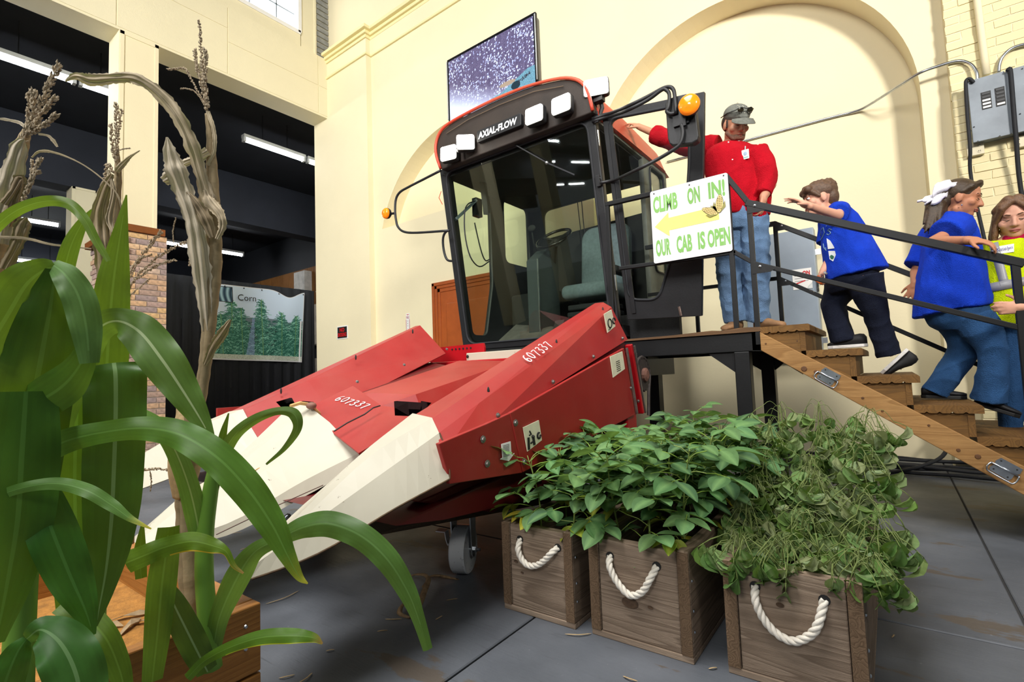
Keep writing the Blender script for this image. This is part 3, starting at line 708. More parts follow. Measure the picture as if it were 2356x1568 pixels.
# cross auger trough behind the hoods
MB().box(-3.5, -1.42, 3.14, 3.30, .55, 1.13).build('rear_beam', HRED2, head, bevel=.01)
a, b = PY(1035, 797, 3.36), PY(1117, 830, 3.36)
MB().prism([(a.x-.25, 3.35, a.z+.0), (b.x-.01, 3.35, a.z+.006), (b.x, 3.35, a.z-.03), (b.x, 3.35, b.z), (a.x-.25, 3.35, b.z)], (0, .02, 0)).build('hole_plate', HRED2, head)
for k in range(6): MB().lathe([(.009, 0), (.009, .004)], V(a.x+.04+k*.045, 3.349, a.z-.028), V(0, -1, 0), 8).build('plate_hole', INK, head)
a, b = PY(1076, 812, 3.3), PY(1240, 834, 3.3)
MB().box(a.x, -1.9, 3.28, 3.34, b.z, a.z).build('white_crossbar', IVORY, head, bevel=.006)
MB().box(a.x+.02, -1.95, 3.30, 3.5, b.z-.16, b.z-.01).build('under_crossbar', BLACK, head)
bolt((a.x+.02, 3.275, a.z-.03), (0, -1, 0), head, .014, INK)
# belly: dark red underside and frame beams resting on casters
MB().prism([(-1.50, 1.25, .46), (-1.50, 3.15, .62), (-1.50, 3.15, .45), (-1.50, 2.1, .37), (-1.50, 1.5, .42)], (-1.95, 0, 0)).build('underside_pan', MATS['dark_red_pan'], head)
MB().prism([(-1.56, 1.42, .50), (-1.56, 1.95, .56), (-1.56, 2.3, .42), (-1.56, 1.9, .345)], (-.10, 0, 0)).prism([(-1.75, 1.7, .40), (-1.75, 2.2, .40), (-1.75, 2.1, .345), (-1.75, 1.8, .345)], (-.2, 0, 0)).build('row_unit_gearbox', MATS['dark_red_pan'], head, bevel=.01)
MB().bar((-1.98, 1.2, .37), (-1.62, 2.6, .30), .09, .09).build('skid_timber', wood('old_timber', H('5b4a35'), H('3d3022'), 1, 8), head)
MB().box(-2.28, -2.2, 1.5, 2.3, .46, .51).build('skid_rail', BLACK, head)
bolt(PX(660, 1191, -2.15), (1, 0, 0), head, .02, STEEL)
def caster(cx, cy, label):
    t = thing('caster_wheel', (cx, cy, 0), label, 'caster'); R_ = .118
    rub = chipped('worn_caster_tread', H('c6cace'), H('5a5d62'), .62, 40, .3) if 'worn_caster_tread' not in MATS else MATS['worn_caster_tread']
    d = V(.93, .40, 0).normalized()           # axle direction
    f = V(-d.y, d.x, 0)
    c = V(cx, cy, R_)
    MB().lathe([(.02, -.034), (.085, -.034), (.10, -.038), (R_-.006, -.040), (R_, -.034), (R_, .034), (R_-.006, .040), (.10, .038), (.085, .034), (.02, .034)], c, d, 32).build('wheel', rub, t, auto=35)
    for s in (-1, 1):
        a = c+d*(.052*s)
        MB().prism([a+f*.045+V(0, 0, .195), a-f*.045+V(0, 0, .195), a-f*.028+V(0, 0, -.02), a-f*.01+V(0, 0, -.035), a+f*.01+V(0, 0, -.035), a+f*.028+V(0, 0, -.02)], d*.006).build('fork_leg', STEEL, t)
    MB().lathe([(.058, .192), (.062, .205), (.062, .222), (.05, .226)], c, V(0, 0, 1), 24).build('swivel_head', STEEL, t, auto=35)
    MB().box(-.075, .075, -.06, .06, .344, .352).build('top_plate', STEEL, t).location = (cx+.03, cy, 0)
    MB().tube([c-d*.075, c+d*.085], .009, 8).lathe([(.016, .058), (.016, .074), (.009, .076), (.009, .092), (0., .092)], c, d, 6).build('axle_bolt', STEEL, t)
    pts = [c-d*.052+V(0, 0, .05), c-d*.075+V(0, 0, .02), c-d*.085+V(0, 0, .05), c-d*.09+V(0, 0, .085), c-d*.14+V(0, 0, .088)]
    m = MB()
    for p, q in zip(pts, pts[1:]): m.bar(p, q, .05, .004, up=V(0, 0, 1))
    m.build('brake_pedal', STEEL, t)
caster(-1.822, 1.955, 'steel caster wheel with brake under the near side of corn head')
caster(-3.1, 1.955, 'caster wheel on the far side, deep under the corn head')
caster(-1.9, 3.02, 'rear caster wheel under the corn head, behind the soybean boxes')
MB().tube([p+V(.002, 0, -.002) for p in smooth_lines([snC])[0][:-1]], .0035, 5).build('rusty_edge', paint('rust_edge', H('4f3a22'), .8, .4, 40), head)
MB().tube([p+V(.003, 0, .0) for p in (snB[0], (snB[0]+snC[0])/2+V(.012, .01, 0), snC[0])], .003, 5).build('rusty_edge', MATS['rust_edge'], head)
# chalk numbers, written stroke by stroke
DG = {'6': [(.75, 1.0), (.35, .85), (.12, .45), (.2, .1), (.5, .0), (.8, .15), (.78, .42), (.45, .5), (.18, .3)], '0': [(.5, 1), (.15, .75), (.12, .3), (.45, 0), (.82, .25), (.85, .75), (.5, 1)], '7': [(.08, .92), (.45, .98), (.88, .95), (.6, .5), (.42, 0)], '3': [(.12, .92), (.6, 1), (.78, .78), (.38, .55), (.8, .38), (.7, .08), (.3, .0), (.1, .12)]}
def chalk(txt, c, right, up, w_, h_, parent):
    r = Vector(right).normalized(); u = Vector(up); u = (u-r*u.dot(r)).normalized(); n = r.cross(u); cw = w_/len(txt)
    for i, ch in enumerate(txt):
        P = [Vector(c)+r*(-w_/2+cw*(i+.12+.76*x))+u*(h_*(y-.5+.08*math.sin(i*2)))+n*.004 for x, y in spline(DG[ch], 4)]
        MB().tube(P, .0034, 5, flat=.6).build('chalk_digit', CHALK, parent)
pa, pb = PX(1206, 834, -1.51), PX(1258, 798, -1.50); rt = (pb-pa).normalized(); nn = (Vector(nB[0])-Vector(nA[0])).normalized()
chalk('607337', (pa+pb)/2+V(.012, 0, .014), rt, -nn, (pb-pa).length*1.1, .055, near)
upv = Vector(cL[0])-Vector(cL[1]); rt = Vector(cR[0])-Vector(cL[0]); rt = (rt-upv*(rt.dot(upv)/upv.length_squared)).normalized()
chalk('607337', (Vector(cL[0])*1.2+Vector(cL[1])*.8+Vector(cR[0])*1.2+Vector(cR[1])*.8)/4+upv*.06, rt, upv, .27, .06, head)
# ================================================================ harvester cab
CABK = paint('cab_black_paint', H('191a1d'), .5, .25, 6, bump=.15)
FASC = paint('cab_dark_brown_visor', H('2a211b'), .6, .25, 6, bump=.2, bscale=90)
LINER = paint('cab_dark_liner', H('1c1e1d'), .85, .2, 12)
ROOFR = chipped('cab_roof_red', H('c4402a'), H('d98b6a'), .72, 10, .45, .1, H('c96a4a'))
GLASS = glass('cab_tinted_glass', (.90, .945, .885), 1.0)
LAMP = emit('lit_work_lamp', (1, .93, .80), 14)
SEATC = paint('grey_seat_fabric', H('6f7f86'), .9, .15, 30, bump=.3, bscale=200)
xl, xr, zb, zt = -3.70, -1.865, 1.28, 3.20
def fy(z): return 4.10-.1526*(z-1.3)
def PS(x, y, off=0.0):
    """pixel on the slanted front plane of the cab"""
    d = ray(x, y); t = (4.10-off-.1526*(CP.z-1.3)-CP.y)/(d.y+.1526*d.z); return CP+d*t
fup = V(0, -.1526, 1).normalized(); fO = V(0, fy(zb), zb); fL = (zt-zb)/fup.z
cab = thing('harvester_cab', (-2.8, 4.8, 0), 'black harvester cab with big slanted windshield, lit roof lamps and open door', 'cab')
def f2(p): return (p.x, (Vector(p)-fO).dot(fup))
o1 = [(xl, 0), (xr, 0), (xr, fL), (xl, fL)]
hole = rnd_poly([(xl+.075, .06), (xr-.075, .06), (xr-.075, fL-.05), (xl+.075, fL-.05)], .12, 6)
frame = plate('windshield_frame', [o1, hole], .07, fO, (1, 0, 0), fup, CABK, cab, .008)
gask = MB().tube([fO+V(u, 0, 0)+fup*v+V(0, -.035, 0) for u, v in hole], .011, 6, True).build('window_gasket', RUBBER, frame, True)
plate('windshield', [rnd_poly([(xl+.07, .055), (xr-.07, .055), (xr-.07, fL-.045), (xl+.07, fL-.045)], .12, 6)], .006, fO, (1, 0, 0), fup, GLASS, cab)
# hinge brackets and seams on the right post
for x, y in ((1376, 268), (1381, 415)): MB().bar(PS(x-6, y-12, .05), PS(x-3, y+14, .05), .035, .02).build('hinge_bracket', CABK, frame, bevel=.003)
for x, y in ((1404, 515), (1022, 402), (1374, 262), (1381, 410), (1382, 424)): bolt(PS(x, y, .058), (0, -1, 0), frame, .007, CABK)
# left side wall with two windows
YRr = 5.45
lw = [(3.84, zt), (fy(zb)+.02, zb), (YRr, zb), (YRr, zt)]
w1 = rnd_poly([(fy(1.45)+.10, 1.45), (4.42, 1.45), (4.56, 2.05), (4.56, zt-.06), (fy(3.1)+.10, zt-.06)], .06, 4)
w2 = rnd_poly([(4.82, 2.36), (YRr-.10, 2.36), (YRr-.10, zt-.06), (4.82, zt-.06)], .09, 5)
plate('left_side_wall', [lw, w1, w2], .05, V(xl+.025, 0, 0), (0, 1, 0), (0, 0, 1), CABK, cab)
plate('left_side_window', [w1], .006, V(xl+.02, 0, 0), (0, 1, 0), (0, 0, 1), GLASS, cab)
plate('left_side_window', [w2], .006, V(xl+.02, 0, 0), (0, 1, 0), (0, 0, 1), GLASS, cab)
# rear wall with window
r1 = [(xl, zb), (xr, zb), (xr, zt), (xl, zt)]; r2 = rnd_poly([(xl+.22, 2.72), (xr-.14, 2.78), (xr-.14, zt-.08), (xl+.22, zt-.10)], .10, 5)
plate('rear_wall', [r1, r2], .05, V(0, YRr, 0), (1, 0, 0), (0, 0, 1), LINER, cab)
plate('rear_window', [r2], .006, V(0, YRr, 0), (1, 0, 0), (0, 0, 1), GLASS, cab)
# right side: sill, rear post with small window behind the doorway
pw = [(4.86, zb), (YRr, zb), (YRr, zt), (4.80, zt)]; pw2 = rnd_poly([(4.98, 2.0), (YRr-.09, 2.0), (YRr-.09, zt-.10), (4.96, zt-.10)], .08, 5)
plate('right_rear_wall', [pw, pw2], .05, V(xr-.02, 0, 0), (0, 1, 0), (0, 0, 1), paint('cab_grey_green_post', H('5d625a'), .6, .2, 10), cab, .006)
MB().tube([V(xr+.01, y, z) for y, z in pw2], .012, 6, True).build('window_gasket', RUBBER, cab, True)
plate('right_rear_window', [pw2], .006, V(xr-.01, 0, 0), (0, 1, 0), (0, 0, 1), GLASS, cab)
MB().box(xr-.05, xr, 4.08, 4.88, zb, zb+.12).build('door_sill', CABK, cab)
MB().box(xr-.05, xr, 3.84, 4.84, zt-.07, zt).build('door_header', MATS['cab_grey_green_post'], cab)
# floor, lower body
MB().box(xl, xr, fy(zb)-.02, YRr, zb-.10, zb+.02).build('cab_floor', LINER, cab)
MB().box(xl+.05, xr-.02, 4.16, YRr, zb-.34, zb-.10).build('lower_body', CABK, cab)
MB().box(xr-.15, PY(1565, 740, 4.3).x, 4.28, 4.34, zb-.06, 1.50).build('lower_grille_panel', paint('perforated_black', H('17181a'), .7, .3, 60, bump=.6, bscale=220), cab)
for lx in (-3.55, -2.05):
    for ly in (4.4, 5.3): MB().box(lx-.06, lx+.06, ly-.06, ly+.06, 0, zb-.3).build('support_post', BLACK, cab)
# roof: fascia with rounded shoulders, red rim and roof shell running back
fas = [(-3.60, 3.15), (-3.655, 3.30), (-3.66, 3.42), (-3.60, 3.53), (-3.47, 3.585), (-3.2, 3.61), (-2.85, 3.62), (-2.5, 3.605), (-2.2, 3.56), (-2.03, 3.505), (-1.92, 3.42), (-1.865, 3.30), (-1.835, 3.15)]
fas = spline(fas, 3)
def ring_at(y, zlo, sx=1.0, dz=0.0): return [V(-2.75+(p[0]+2.75)*sx, y, max(p[1]+dz, 3.155 if y > 3.81 else 3.15)) for p in fas]
MB().loft([ring_at(3.70, 3.15), ring_at(3.80, 3.15)]).build('roof_visor', FASC, cab, bevel=.01)
MB().tube([p+V(0, -.01, .008) for p in ring_at(3.70, 3.15)], .016, 6).build('visor_red_rim', ROOFR, cab, True)
MB().loft([ring_at(3.80, 0, 1.005, .006), ring_at(4.5, 0, 1.01, .005), ring_at(5.3, 0, 1.01, -.04), ring_at(5.58, 0, .97, -.2)]).build('roof_shell', ROOFR, cab, auto=40)
MB().box(xl+.04, xr-.04, 3.82, YRr, zt-.09, zt-.06).build('headliner', LINER, cab)
MB().prism([fO+V(xl+.02, 0, 0)+fup*fL, fO+V(xr-.02, 0, 0)+fup*fL, V(xr+.02, 3.74, 3.16), V(xl+.08, 3.74, 3.16)], (0, 0, .1)).build('visor_soffit', FASC, cab)
# crease line on visor
MB().tube([V(x, 3.688, z) for x, z in ((-3.5, 3.50), (-3.2, 3.545), (-2.8, 3.555), (-2.4, 3.535), (-2.1, 3.47))], .004, 5).build('visor_crease', paint('visor_edge', H('6b5a48'), .5), cab)
def lamp(cx, cz, w_, h_, y, name, tilt=0, yaw=0):
    M = Matrix.Translation((cx, y, cz)) @ Matrix.Rotation(math.radians(yaw), 4, 'Z') @ Matrix.Rotation(math.radians(tilt), 4, 'X')
    ol = rrect(w_, h_, .02, 3)
    hs = MB().loft([[M@V(x*1.08, 0, z*1.08) for x, z in ol], [M@V(x*1.08, .05, z*1.08) for x, z in ol], [M@V(x*.7, .11, z*.7) for x, z in ol]]).build(name, CABK, cab)
    MB().prism([M@V(x, -.012, z) for x, z in ol], M.to_3x3()@V(0, .014, 0)).build('lamp_lens', LAMP, hs)
    return hs
for x, y, yw in ((1032, 352, 12), (1071, 327, 38), (1229, 264, 0), (1291, 240, 0)):
    p = PY(x, y, 3.60); lamp(p.x, p.z, .175 if yw < 30 else .17, .145, 3.60, 'roof_lamp', -4, yw)
p = PY(1371, 200, 3.72); wl = lamp(p.x, p.z, .20, .135, 3.72, 'work_lamp', 0, 20)
MB().tube([p+V(0, .08, -.08), p+V(.0, .1, -.14), p+V(-.03, .1, -.2), V(-1.88, 3.78, p.z-.26)], .018, 6).box(p.x-.04, p.x+.04, p.y+.02, p.y+.08, p.z-.11, p.z-.07).build('lamp_bracket', CABK, wl)
for k in range(3): MB().tube([Vector(q) for q in spline([(p.x-.02, 3.8, p.z-.09), (p.x-.1-.02*k, 3.76, p.z-.13-.02*k), (p.x-.22, 3.70, p.z-.10+.03*k), (-2.02, 3.67, 3.30-.02*k)], 5)], .006, 5).build('lamp_cable', RUBBER, wl)
# nameplate
c_ = (PY(1097, 300, 3.66)+PY(1200, 290, 3.66))/2
npl = MB().prism([V(c_.x+x, 3.655, c_.z+z) for x, z in rrect(.53, .115, .012, 2)], (0, .05, 0)).build('nameplate', CABK, cab, bevel=.004)
text_on('lettering', 'AXIAL-FLOW', .09, (c_.x-.01, 3.653, c_.z), (1, 0, 0), (0, 0, 1), paint('nameplate_silver', H('d8dce0'), .4), npl, .002, fit=(.47, .068), shear=.12, bold=.0035)
# wiper
a, b = PS(1162, 320, .06), PS(1258, 374, .05); b2 = PS(1322, 402, .045)
wp = MB().bar(a, b, .022, .01).build('wiper_arm', CABK, cab); MB().bar(b, b2, .010, .012).build('wiper_blade', RUBBER, wp); MB().ell(b, .016).build('wiper_joint', STEEL, wp)
# left mirror bracket with amber lamp, grab handle
AMB = NT('amber_lens'); AMB.out(AMB.mix(AMB.noise(30, 3, AMB.coord()), H('e2690c'), H('ff9a1e')), .12, 0, .6)
AMB.set(AMB.b.inputs['Emission Color'], H('ff7a10')); AMB.b.inputs['Emission Strength'].default_value = .25; AMB = AMB.m
lb = [PY(x, y, 3.72) for x, y in ((1014, 392), (975, 412), (940, 430), (920, 442), (911, 458), (909, 482), (911, 505), (916, 522), (930, 533), (960, 535), (1034, 530))]
MB().tube([Vector(q) for q in spline([tuple(p) for p in lb], 4)], .013, 8).build('mirror_bracket', CABK, cab, True)
p = PY(891, 491, 3.72)
def amber(p, n, r, mount):
    t = MB().lathe([(.02, -.05), (r*.9, -.02), (r, 0), (r, .012)], p, n, 24).build('turn_lamp', CABK, cab, auto=40)
    MB().lathe([(r*.97, .010), (r*.95, .03), (r*.7, .045), (0., .05)], p, n, 24).build('amber_lens', AMB, t, auto=50)
    MB().tube([p-Vector(n).normalized()*.03, mount], .014, 6).build('lamp_mount', CABK, t)
amber(p, V(-.1, -1, -.05), .062, PY(909, 490, 3.74))
g = [PS(x, y, .02) for x, y in ((1037, 527), (1024, 535), (1019, 552), (1022, 580), (1030, 598), (1047, 600))]
MB().tube([Vector(q) for q in spline([tuple(p) for p in g], 4)], .013, 8).build('grab_handle', CABK, cab, True)
MB().tube([PS(1015, 440, .03), PS(1010, 455, .06), PS(1018, 470, .05)], .004, 5).build('loose_wire', paint('orange_wire', H('c4471d'), .5), cab)
# right mirror, bracket, amber lamp
ym = 3.55
for pts in (((1362, 273), (1400, 262), (1440, 246), (1490, 222), (1525, 203), (1541, 200), (1550, 208), (1553, 228), (1556, 262)), ((1362, 279), (1402, 268), (1440, 255), (1490, 230), (1522, 207), (1533, 207), (1540, 218), (1538, 245), (1534, 256), (1543, 262), (1553, 260)), ((1380, 421), (1415, 413), (1460, 393), (1510, 368), (1553, 342), (1566, 328), (1571, 305), (1568, 285))):
    q = [PY(x, y, ym-.03) if i > 1 else PS(x, y, .06) for i, (x, y) in enumerate(pts)]
    MB().tube([Vector(v) for v in spline([tuple(p) for p in q], 4)], .014, 8).build('mirror_bracket', CABK, cab, True)
mo = [(1530, 240), (1536, 228), (1550, 222), (1578, 215), (1592, 219), (1598, 235), (1607, 312), (1604, 322), (1592, 329), (1548, 334), (1540, 330), (1536, 318)]
P_ = [PY(x, y, ym) for x, y in mo]
mr = MB().loft([[p+V(0, 0, 0) for p in P_], [p+V(0, .05, 0) for p in P_], [(p-P_[6])*.9+P_[6]+V(-.005, .075, 0) for p in P_]]).build('mirror', CABK, cab, bevel=.008)
MB().bar(PY(1571, 238, ym-.03), PY(1573, 290, ym-.03), .02, .035).build('mirror_clamp', CABK, mr)
MB().box(*sum([[PY(1567, 272, ym-.01)[i]-e, PY(1567, 272, ym-.01)[i]+e] for i, e in ((0, .055), (1, .01), (2, .05))], [])).build('clamp_pad', CABK, mr)
amber(PY(1587, 243, ym-.06), V(.05, -1, .0), .075, PY(1572, 250, ym-.02))
# open door (parallel to the windshield, hinged on the right post)
D = [PS(x, y) for x, y in ((1387, 262), (1622, 212), (1616, 726), (1446, 735))]
rim = [f2(p) for p in D]
dh = rnd_poly([f2(PS(x, y)) for x, y in ((1403, 276), (1588, 240), (1588, 380), (1582, 470), (1543, 606), (1518, 690), (1450, 690))], .09, 6)
door = plate('door', [rim, dh], .045, fO, (1, 0, 0), fup, CABK, cab, .006)
MB().tube([fO+V(u, 0, 0)+fup*v+V(0, -.022, 0) for u, v in dh], .012, 6, True).build('window_gasket', RUBBER, door, True)
plate('door_window', [dh], .005, fO, (1, 0, 0), fup, glass('door_clear_glass', (.955, .97, .95), .8), door)
MB().bar(PS(1405, 290, .03), PS(1459, 720, .03), .035, .012).build('door_edge_strip', CABK, door)
for x, y in ((1374, 318), (1413, 650)): MB().tube([PS(x, y-18, .0), PS(x+3, y+18, .0)], .014, 8).build('door_hinge', STEEL, door)
MB().bar(PS(1562, 705, .03), PS(1567, 726, .03), .02, .01).build('door_latch', paint('worn_latch', H('7d6a62'), .5, .3, 30), door)
# ---- interior
MB().prism([(-2.85, 4.30, zb), (-2.85, 4.30, 2.18), (-2.85, 4.50, 2.32), (-2.85, 4.72, 2.32), (-2.85, 4.72, zb)], (-.14, 0, 0)).build('steering_console', paint('console_grey', H('30383a'), .6, .15, 10), cab, bevel=.01)
MB().bar((-2.84, 4.293, 1.40), (-2.84, 4.293, 2.18), .012, .01, V(1, 0, 0)).build('console_edge', STEEL, cab)
wc = V(-2.76, 4.50, 2.42); wn = V(0, -.62, .78).normalized(); a_, b_ = frame_of(wn, V(1, 0, 0))
sw_ = MB().tube([wc+(a_*math.cos(t)+b_*math.sin(t))*.19 for t in [k*math.pi/16 for k in range(32)]], .016, 8, True).build('steering_wheel', paint('wheel_black', H('101113'), .25), cab, True)
for k in range(3):
    t = k*2*math.pi/3+.6; MB().bar(wc-wn*.03, wc+(a_*math.cos(t)+b_*math.sin(t))*.185, .03, .01, wn).build('spoke', LINER, sw_)
MB().lathe([(.05, -.05), (.05, .0), (.03, .012), (0., .012)], wc-wn*.03, wn, 16).build('wheel_hub', LINER, sw_)
MB().tube([wc-wn*.03, V(-2.88, 4.66, 2.2)], .035, 8).build('steering_column', LINER, cab)
# seat: cushion, backrest, base
def pad(x0, x1, y0, y1, z0, z1, r, name, mat, rot=0, piv=None):
    m = MB(); m.box(x0, x1, y0, y1, z0, z1); o = m.build(name, mat, cab, True, bevel=r, seg=4)
    return o
seat = pad(-2.82, -2.22, 4.66, 5.20, 1.78, 1.94, .07, 'seat_cushion', SEATC)
m = MB(); m.loft([[V(-2.52+x, 5.12+.10*(z-1.9), z+.0) for x, z in [(u, 1.9+(v+.38)*1.0) for u, v in rrect(.60, .78, .14, 5)]], [V(-2.52+x*.97, 5.28+.10*(z-1.9), z) for x, z in [(u, 1.9+(v+.38)) for u, v in rrect(.60, .78, .14, 5)]]])
m.build('seat_backrest', SEATC, cab, bevel=.05, seg=4)
pad(-2.26, -2.16, 4.7, 5.15, 2.0, 2.08, .03, 'armrest', LINER); MB().ell((-2.22, 4.74, 2.10), .03).tube([(-2.22, 4.74, 2.0), (-2.22, 4.74, 2.1)], .01).build('control_knob', paint('knob_red_brown', H('5a2622'), .3), cab, True)
for k in range(5): MB().box(-2.80+.01*k, -2.24-.01*k, 4.72, 5.1, 1.36+.075*k, 1.42+.075*k).build('seat_bellows', RUBBER, cab, bevel=.015)
MB().box(-2.78, -2.2, 4.5, 5.1, zb, 1.36).build('seat_base', LINER, cab)
MB().box(-3.62, -3.0, 4.85, 5.4, zb, 1.95).build('left_console', LINER, cab, bevel=.03)
pd_ = MB().bar((-2.62, 4.22, 1.36), (-2.62, 4.32, 1.52), .10, .012).build('pedal', CABK, cab); MB().tube([(-2.62, 4.32, 1.50), (-2.62, 4.6, 1.36)], .012).build('pedal_arm', CABK, pd_)
MB().prism([(-3.35, 4.18, 1.33), (-2.3, 4.18, 1.36), (-2.3, 4.5, 1.42), (-3.30, 4.5, 1.55)], (0, .01, .0)).build('floor_cover', paint('dusty_grey_board', H('4e4a47'), .8, .3, 9), cab)
MB().tube([(-3.02, 4.6, 2.3), (-3.02, 4.5, 2.42), (-2.98, 4.42, 2.52)], .008, 6).ell((-2.97, 4.40, 2.55), .05, .02, .035).build('inside_mirror', LINER, cab, True)
# monitor on an arm, hanging cables
mon = MB().prism([PX(x, y, -3.46) for x, y in ((1101, 402), (1106, 398), (1115, 487), (1112, 494))], (.035, .05, 0)).build('monitor', CABK, cab, bevel=.004)
MB().bar(PX(1047, 506, -3.62), PX(1094, 462, -3.50), .09, .03).build('monitor_arm', paint('arm_blue_grey', H('3f4b50'), .6), mon)
MB().box(*sum([[PX(1098, 478, -3.5)[i]-e, PX(1098, 478, -3.5)[i]+e] for i, e in ((0, .03), (1, .05), (2, .10))], [])).build('monitor_bracket', BLACK, mon)
for pts in (((1093, 462), (1076, 470), (1069, 490), (1070, 540), (1082, 590), (1103, 613), (1127, 600)), ((1092, 512), (1098, 540), (1108, 580), (1117, 599), (1127, 596))):
    MB().tube([Vector(v) for v in spline([tuple(PX(x, y, -3.45)) for x, y in pts], 4)], .007, 6).build('hanging_cable', RUBBER, cab, True)
for k in range(2): MB().tube([(-2.95+.06*k, YRr-.06, 3.15), (-2.93+.05*k, YRr-.05, 2.8), (-2.9+.05*k, YRr-.05, 2.4)], .006, 5).build('rear_cable', RUBBER, cab)
# ================================================================ television on the cab roof
tv = thing('television', (-3.16, 4.05, 3.62), 'flat television showing a cotton field, standing on the cab roof', 'television')
yt = 4.0; tx0, tx1, tz0, tz1 = -3.76, -2.555, 3.80, 4.548
MB().box(tx0, tx1, yt, yt+.035, tz0-.055, tz1).build('bezel', paint('tv_black_gloss', H('101114'), .2), tv, bevel=.008)
MB().box(tx0+.012, tx1-.012, yt+.035, yt+.10, tz0-.04, tz1-.02).build('back_shell', paint('tv_back_grey', H('6b6a62'), .5), tv, bevel=.02)
MB().box(tx0, tx1, yt-.015, yt+.06, tz0-.075, tz0-.05).build('speaker_bar', CABK, tv, bevel=.006)
def tvimg():
    W, Hh = 170, 104; rg = np.random.RandomState(5); img = np.zeros((Hh, W, 3)); img[:] = (.36, .33, .45)
    img += rg.rand(Hh, W, 1)*.10-.05
    for k in range(5): img[:, :] += (rg.rand(1, W, 1)-.5)*.03
    for _ in range(1500):
        x, y = rg.rand()*W, rg.rand()*Hh; d = rg.randint(1, 3); L = rg.randint(1, 4)
        dens = .5+.5*math.sin(x*.09-y*.05+1); 
        if rg.rand() > .35+.65*dens: continue
        c = np.array([.62, .66, .86])+rg.rand()*.25
        for k in range(L):
            for e in range(d):
                i, j = int(x+e-k*.25), int(y+k)
                if 0 <= i < W and 0 <= j < Hh: img[j, i] = c
    for j in range(Hh):
        for i in range(W):
            u, v = i/W, j/Hh
            g = max(0, min(1, ((v-.42)*2.6-(u-.0)*1.6)+.15)); img[j, i] = img[j, i]*(1-g)+np.array([.80, .84, .95])*g
            if v > .70+.0*u and u > .60 and v > 1.02-(u-.40)*.62: img[j, i] = np.array([.42, .60, .68])*(.85+.2*rg.rand())
            if ((u-.70)/.09)**2+((v-.78)/.035)**2 < 1: img[j, i] = (.62, .55, .48)
            if ((u-.79)/.05)**2+((v-.86)/.06)**2 < 1: img[j, i] = (.12, .2, .24)
            if ((u-.60)/.14)**2+((v-.97)/.09)**2 < 1: img[j, i] = np.array([.45, .62, .68])*(.8+.3*rg.rand())
            if u < .17 and v > .97-u*.1: img[j, i] = (.22, .24, .22)
            if ((u-.24)/.04)**2+((v-.955)/.02)**2 < 1: img[j, i] = (.12, .14, .2)
            if .82 < u < .95 and abs(v-(.83-(u-.82)*.4)) < .025 and rg.rand() > .4: img[j, i] = (.2, .2, .25)
    return np.clip(img, 0, 1)
img = tvimg(); Hh, W = img.shape[:2]; m = MB(); sx0, sx1, sz0, sz1 = tx0+.03, tx1-.03, tz0+.0, tz1-.035
m.v = [(sx0+(sx1-sx0)*i/W, yt-.003, sz1+(sz0-sz1)*j/Hh) for j in range(Hh+1) for i in range(W+1)]
for j in range(Hh):
    for i in range(W): m.f.append((j*(W+1)+i, j*(W+1)+i+1, (j+1)*(W+1)+i+1, (j+1)*(W+1)+i)); m.c.append(tuple(lin(img[j, i])))
m.build('screen', vcol('tv_screen_picture', emission=1.25), tv)
MB().box(-3.3, -3.0, yt+.02, yt+.16, 3.66, tz0-.05).build('stand_neck', CABK, tv); MB().box(-3.45, -2.85, yt-.06, yt+.2, 3.632, 3.662).build('stand_foot', CABK, tv, bevel=.01)
for s in (0, 1):
    x = tx0+.006 if s == 0 else tx1-.006
    MB().tube([(x, yt-.008, tz0+.05), (x+.004, yt-.010, (tz0+tz1)/2), (x, yt-.008, tz1-.03)], .006, 6).build('bezel_highlight_trim', paint('tv_chrome', H('c8ccd0'), .15, metal=.6), tv)
# ================================================================ platform, stairs, rails
YS, YE = 3.80, 4.80
DECK = wood('brown_deck_wood', H('86602f'), H('5e4120'), 1, 9, bump=.3)
DECKX = wood('brown_ply_wood', H('86602f'), H('634724'), 0, 7, bump=.2)
LUMB = wood('light_lumber', H('b58a55'), H('8f6536'), 0, 8, bump=.2)
ps_ = thing('viewing_platform', (-1.25, 4.3, 0), 'black steel platform on square posts beside the cab door', 'platform')
PXL = -1.84
for y0 in (YS, YE-.06): MB().box(PXL, -.70, y0, y0+.06, 1.10, 1.235).build('side_beam', BLACK, ps_, bevel=.004)
MB().box(-.76, -.70, YS, YE, 1.10, 1.235).build('end_beam', BLACK, ps_); MB().box(PXL, PXL+.06, 4.45, YE, 1.10, 1.235).build('end_beam', BLACK, ps_)
m = MB(); 
m.prism([(PXL, 0, 1.232), (-.70, 0, 1.232), (-.70, 0, 1.262), (-.82, 0, 1.268), (-.95, 0, 1.255), (-1.02, 0, 1.262), (-1.3, 0, 1.250), (PXL, 0, 1.246)], (0, YE-YS+.04, 0)); 
dk = m.build('deck_board', wood('worn_deck_board', H('7a5a3c'), H('5b422b'), 0, 8), ps_); dk.location = (0, YS-.02, 0)
for px_ in (-.885, -1.80):
    for py_ in (YS, YE-.10):
        if px_ < -1 and py_ > 4: continue
        MB().box(px_, px_+.10, py_, py_+.10, 0, 1.10).build('leg', BLACK, ps_, bevel=.006)
        MB().box(px_-.04, px_+.14, py_-.02, py_+.12, 0, .012).build('foot_plate', BLACK, ps_)
MB().prism([(-.885, YS+.02, 1.12), (-1.12, YS+.02, 1.12), (-1.07, YS+.02, 1.10), (-.885, YS+.02, .955)], (0, .04, 0)).build('gusset', BLACK, ps_)
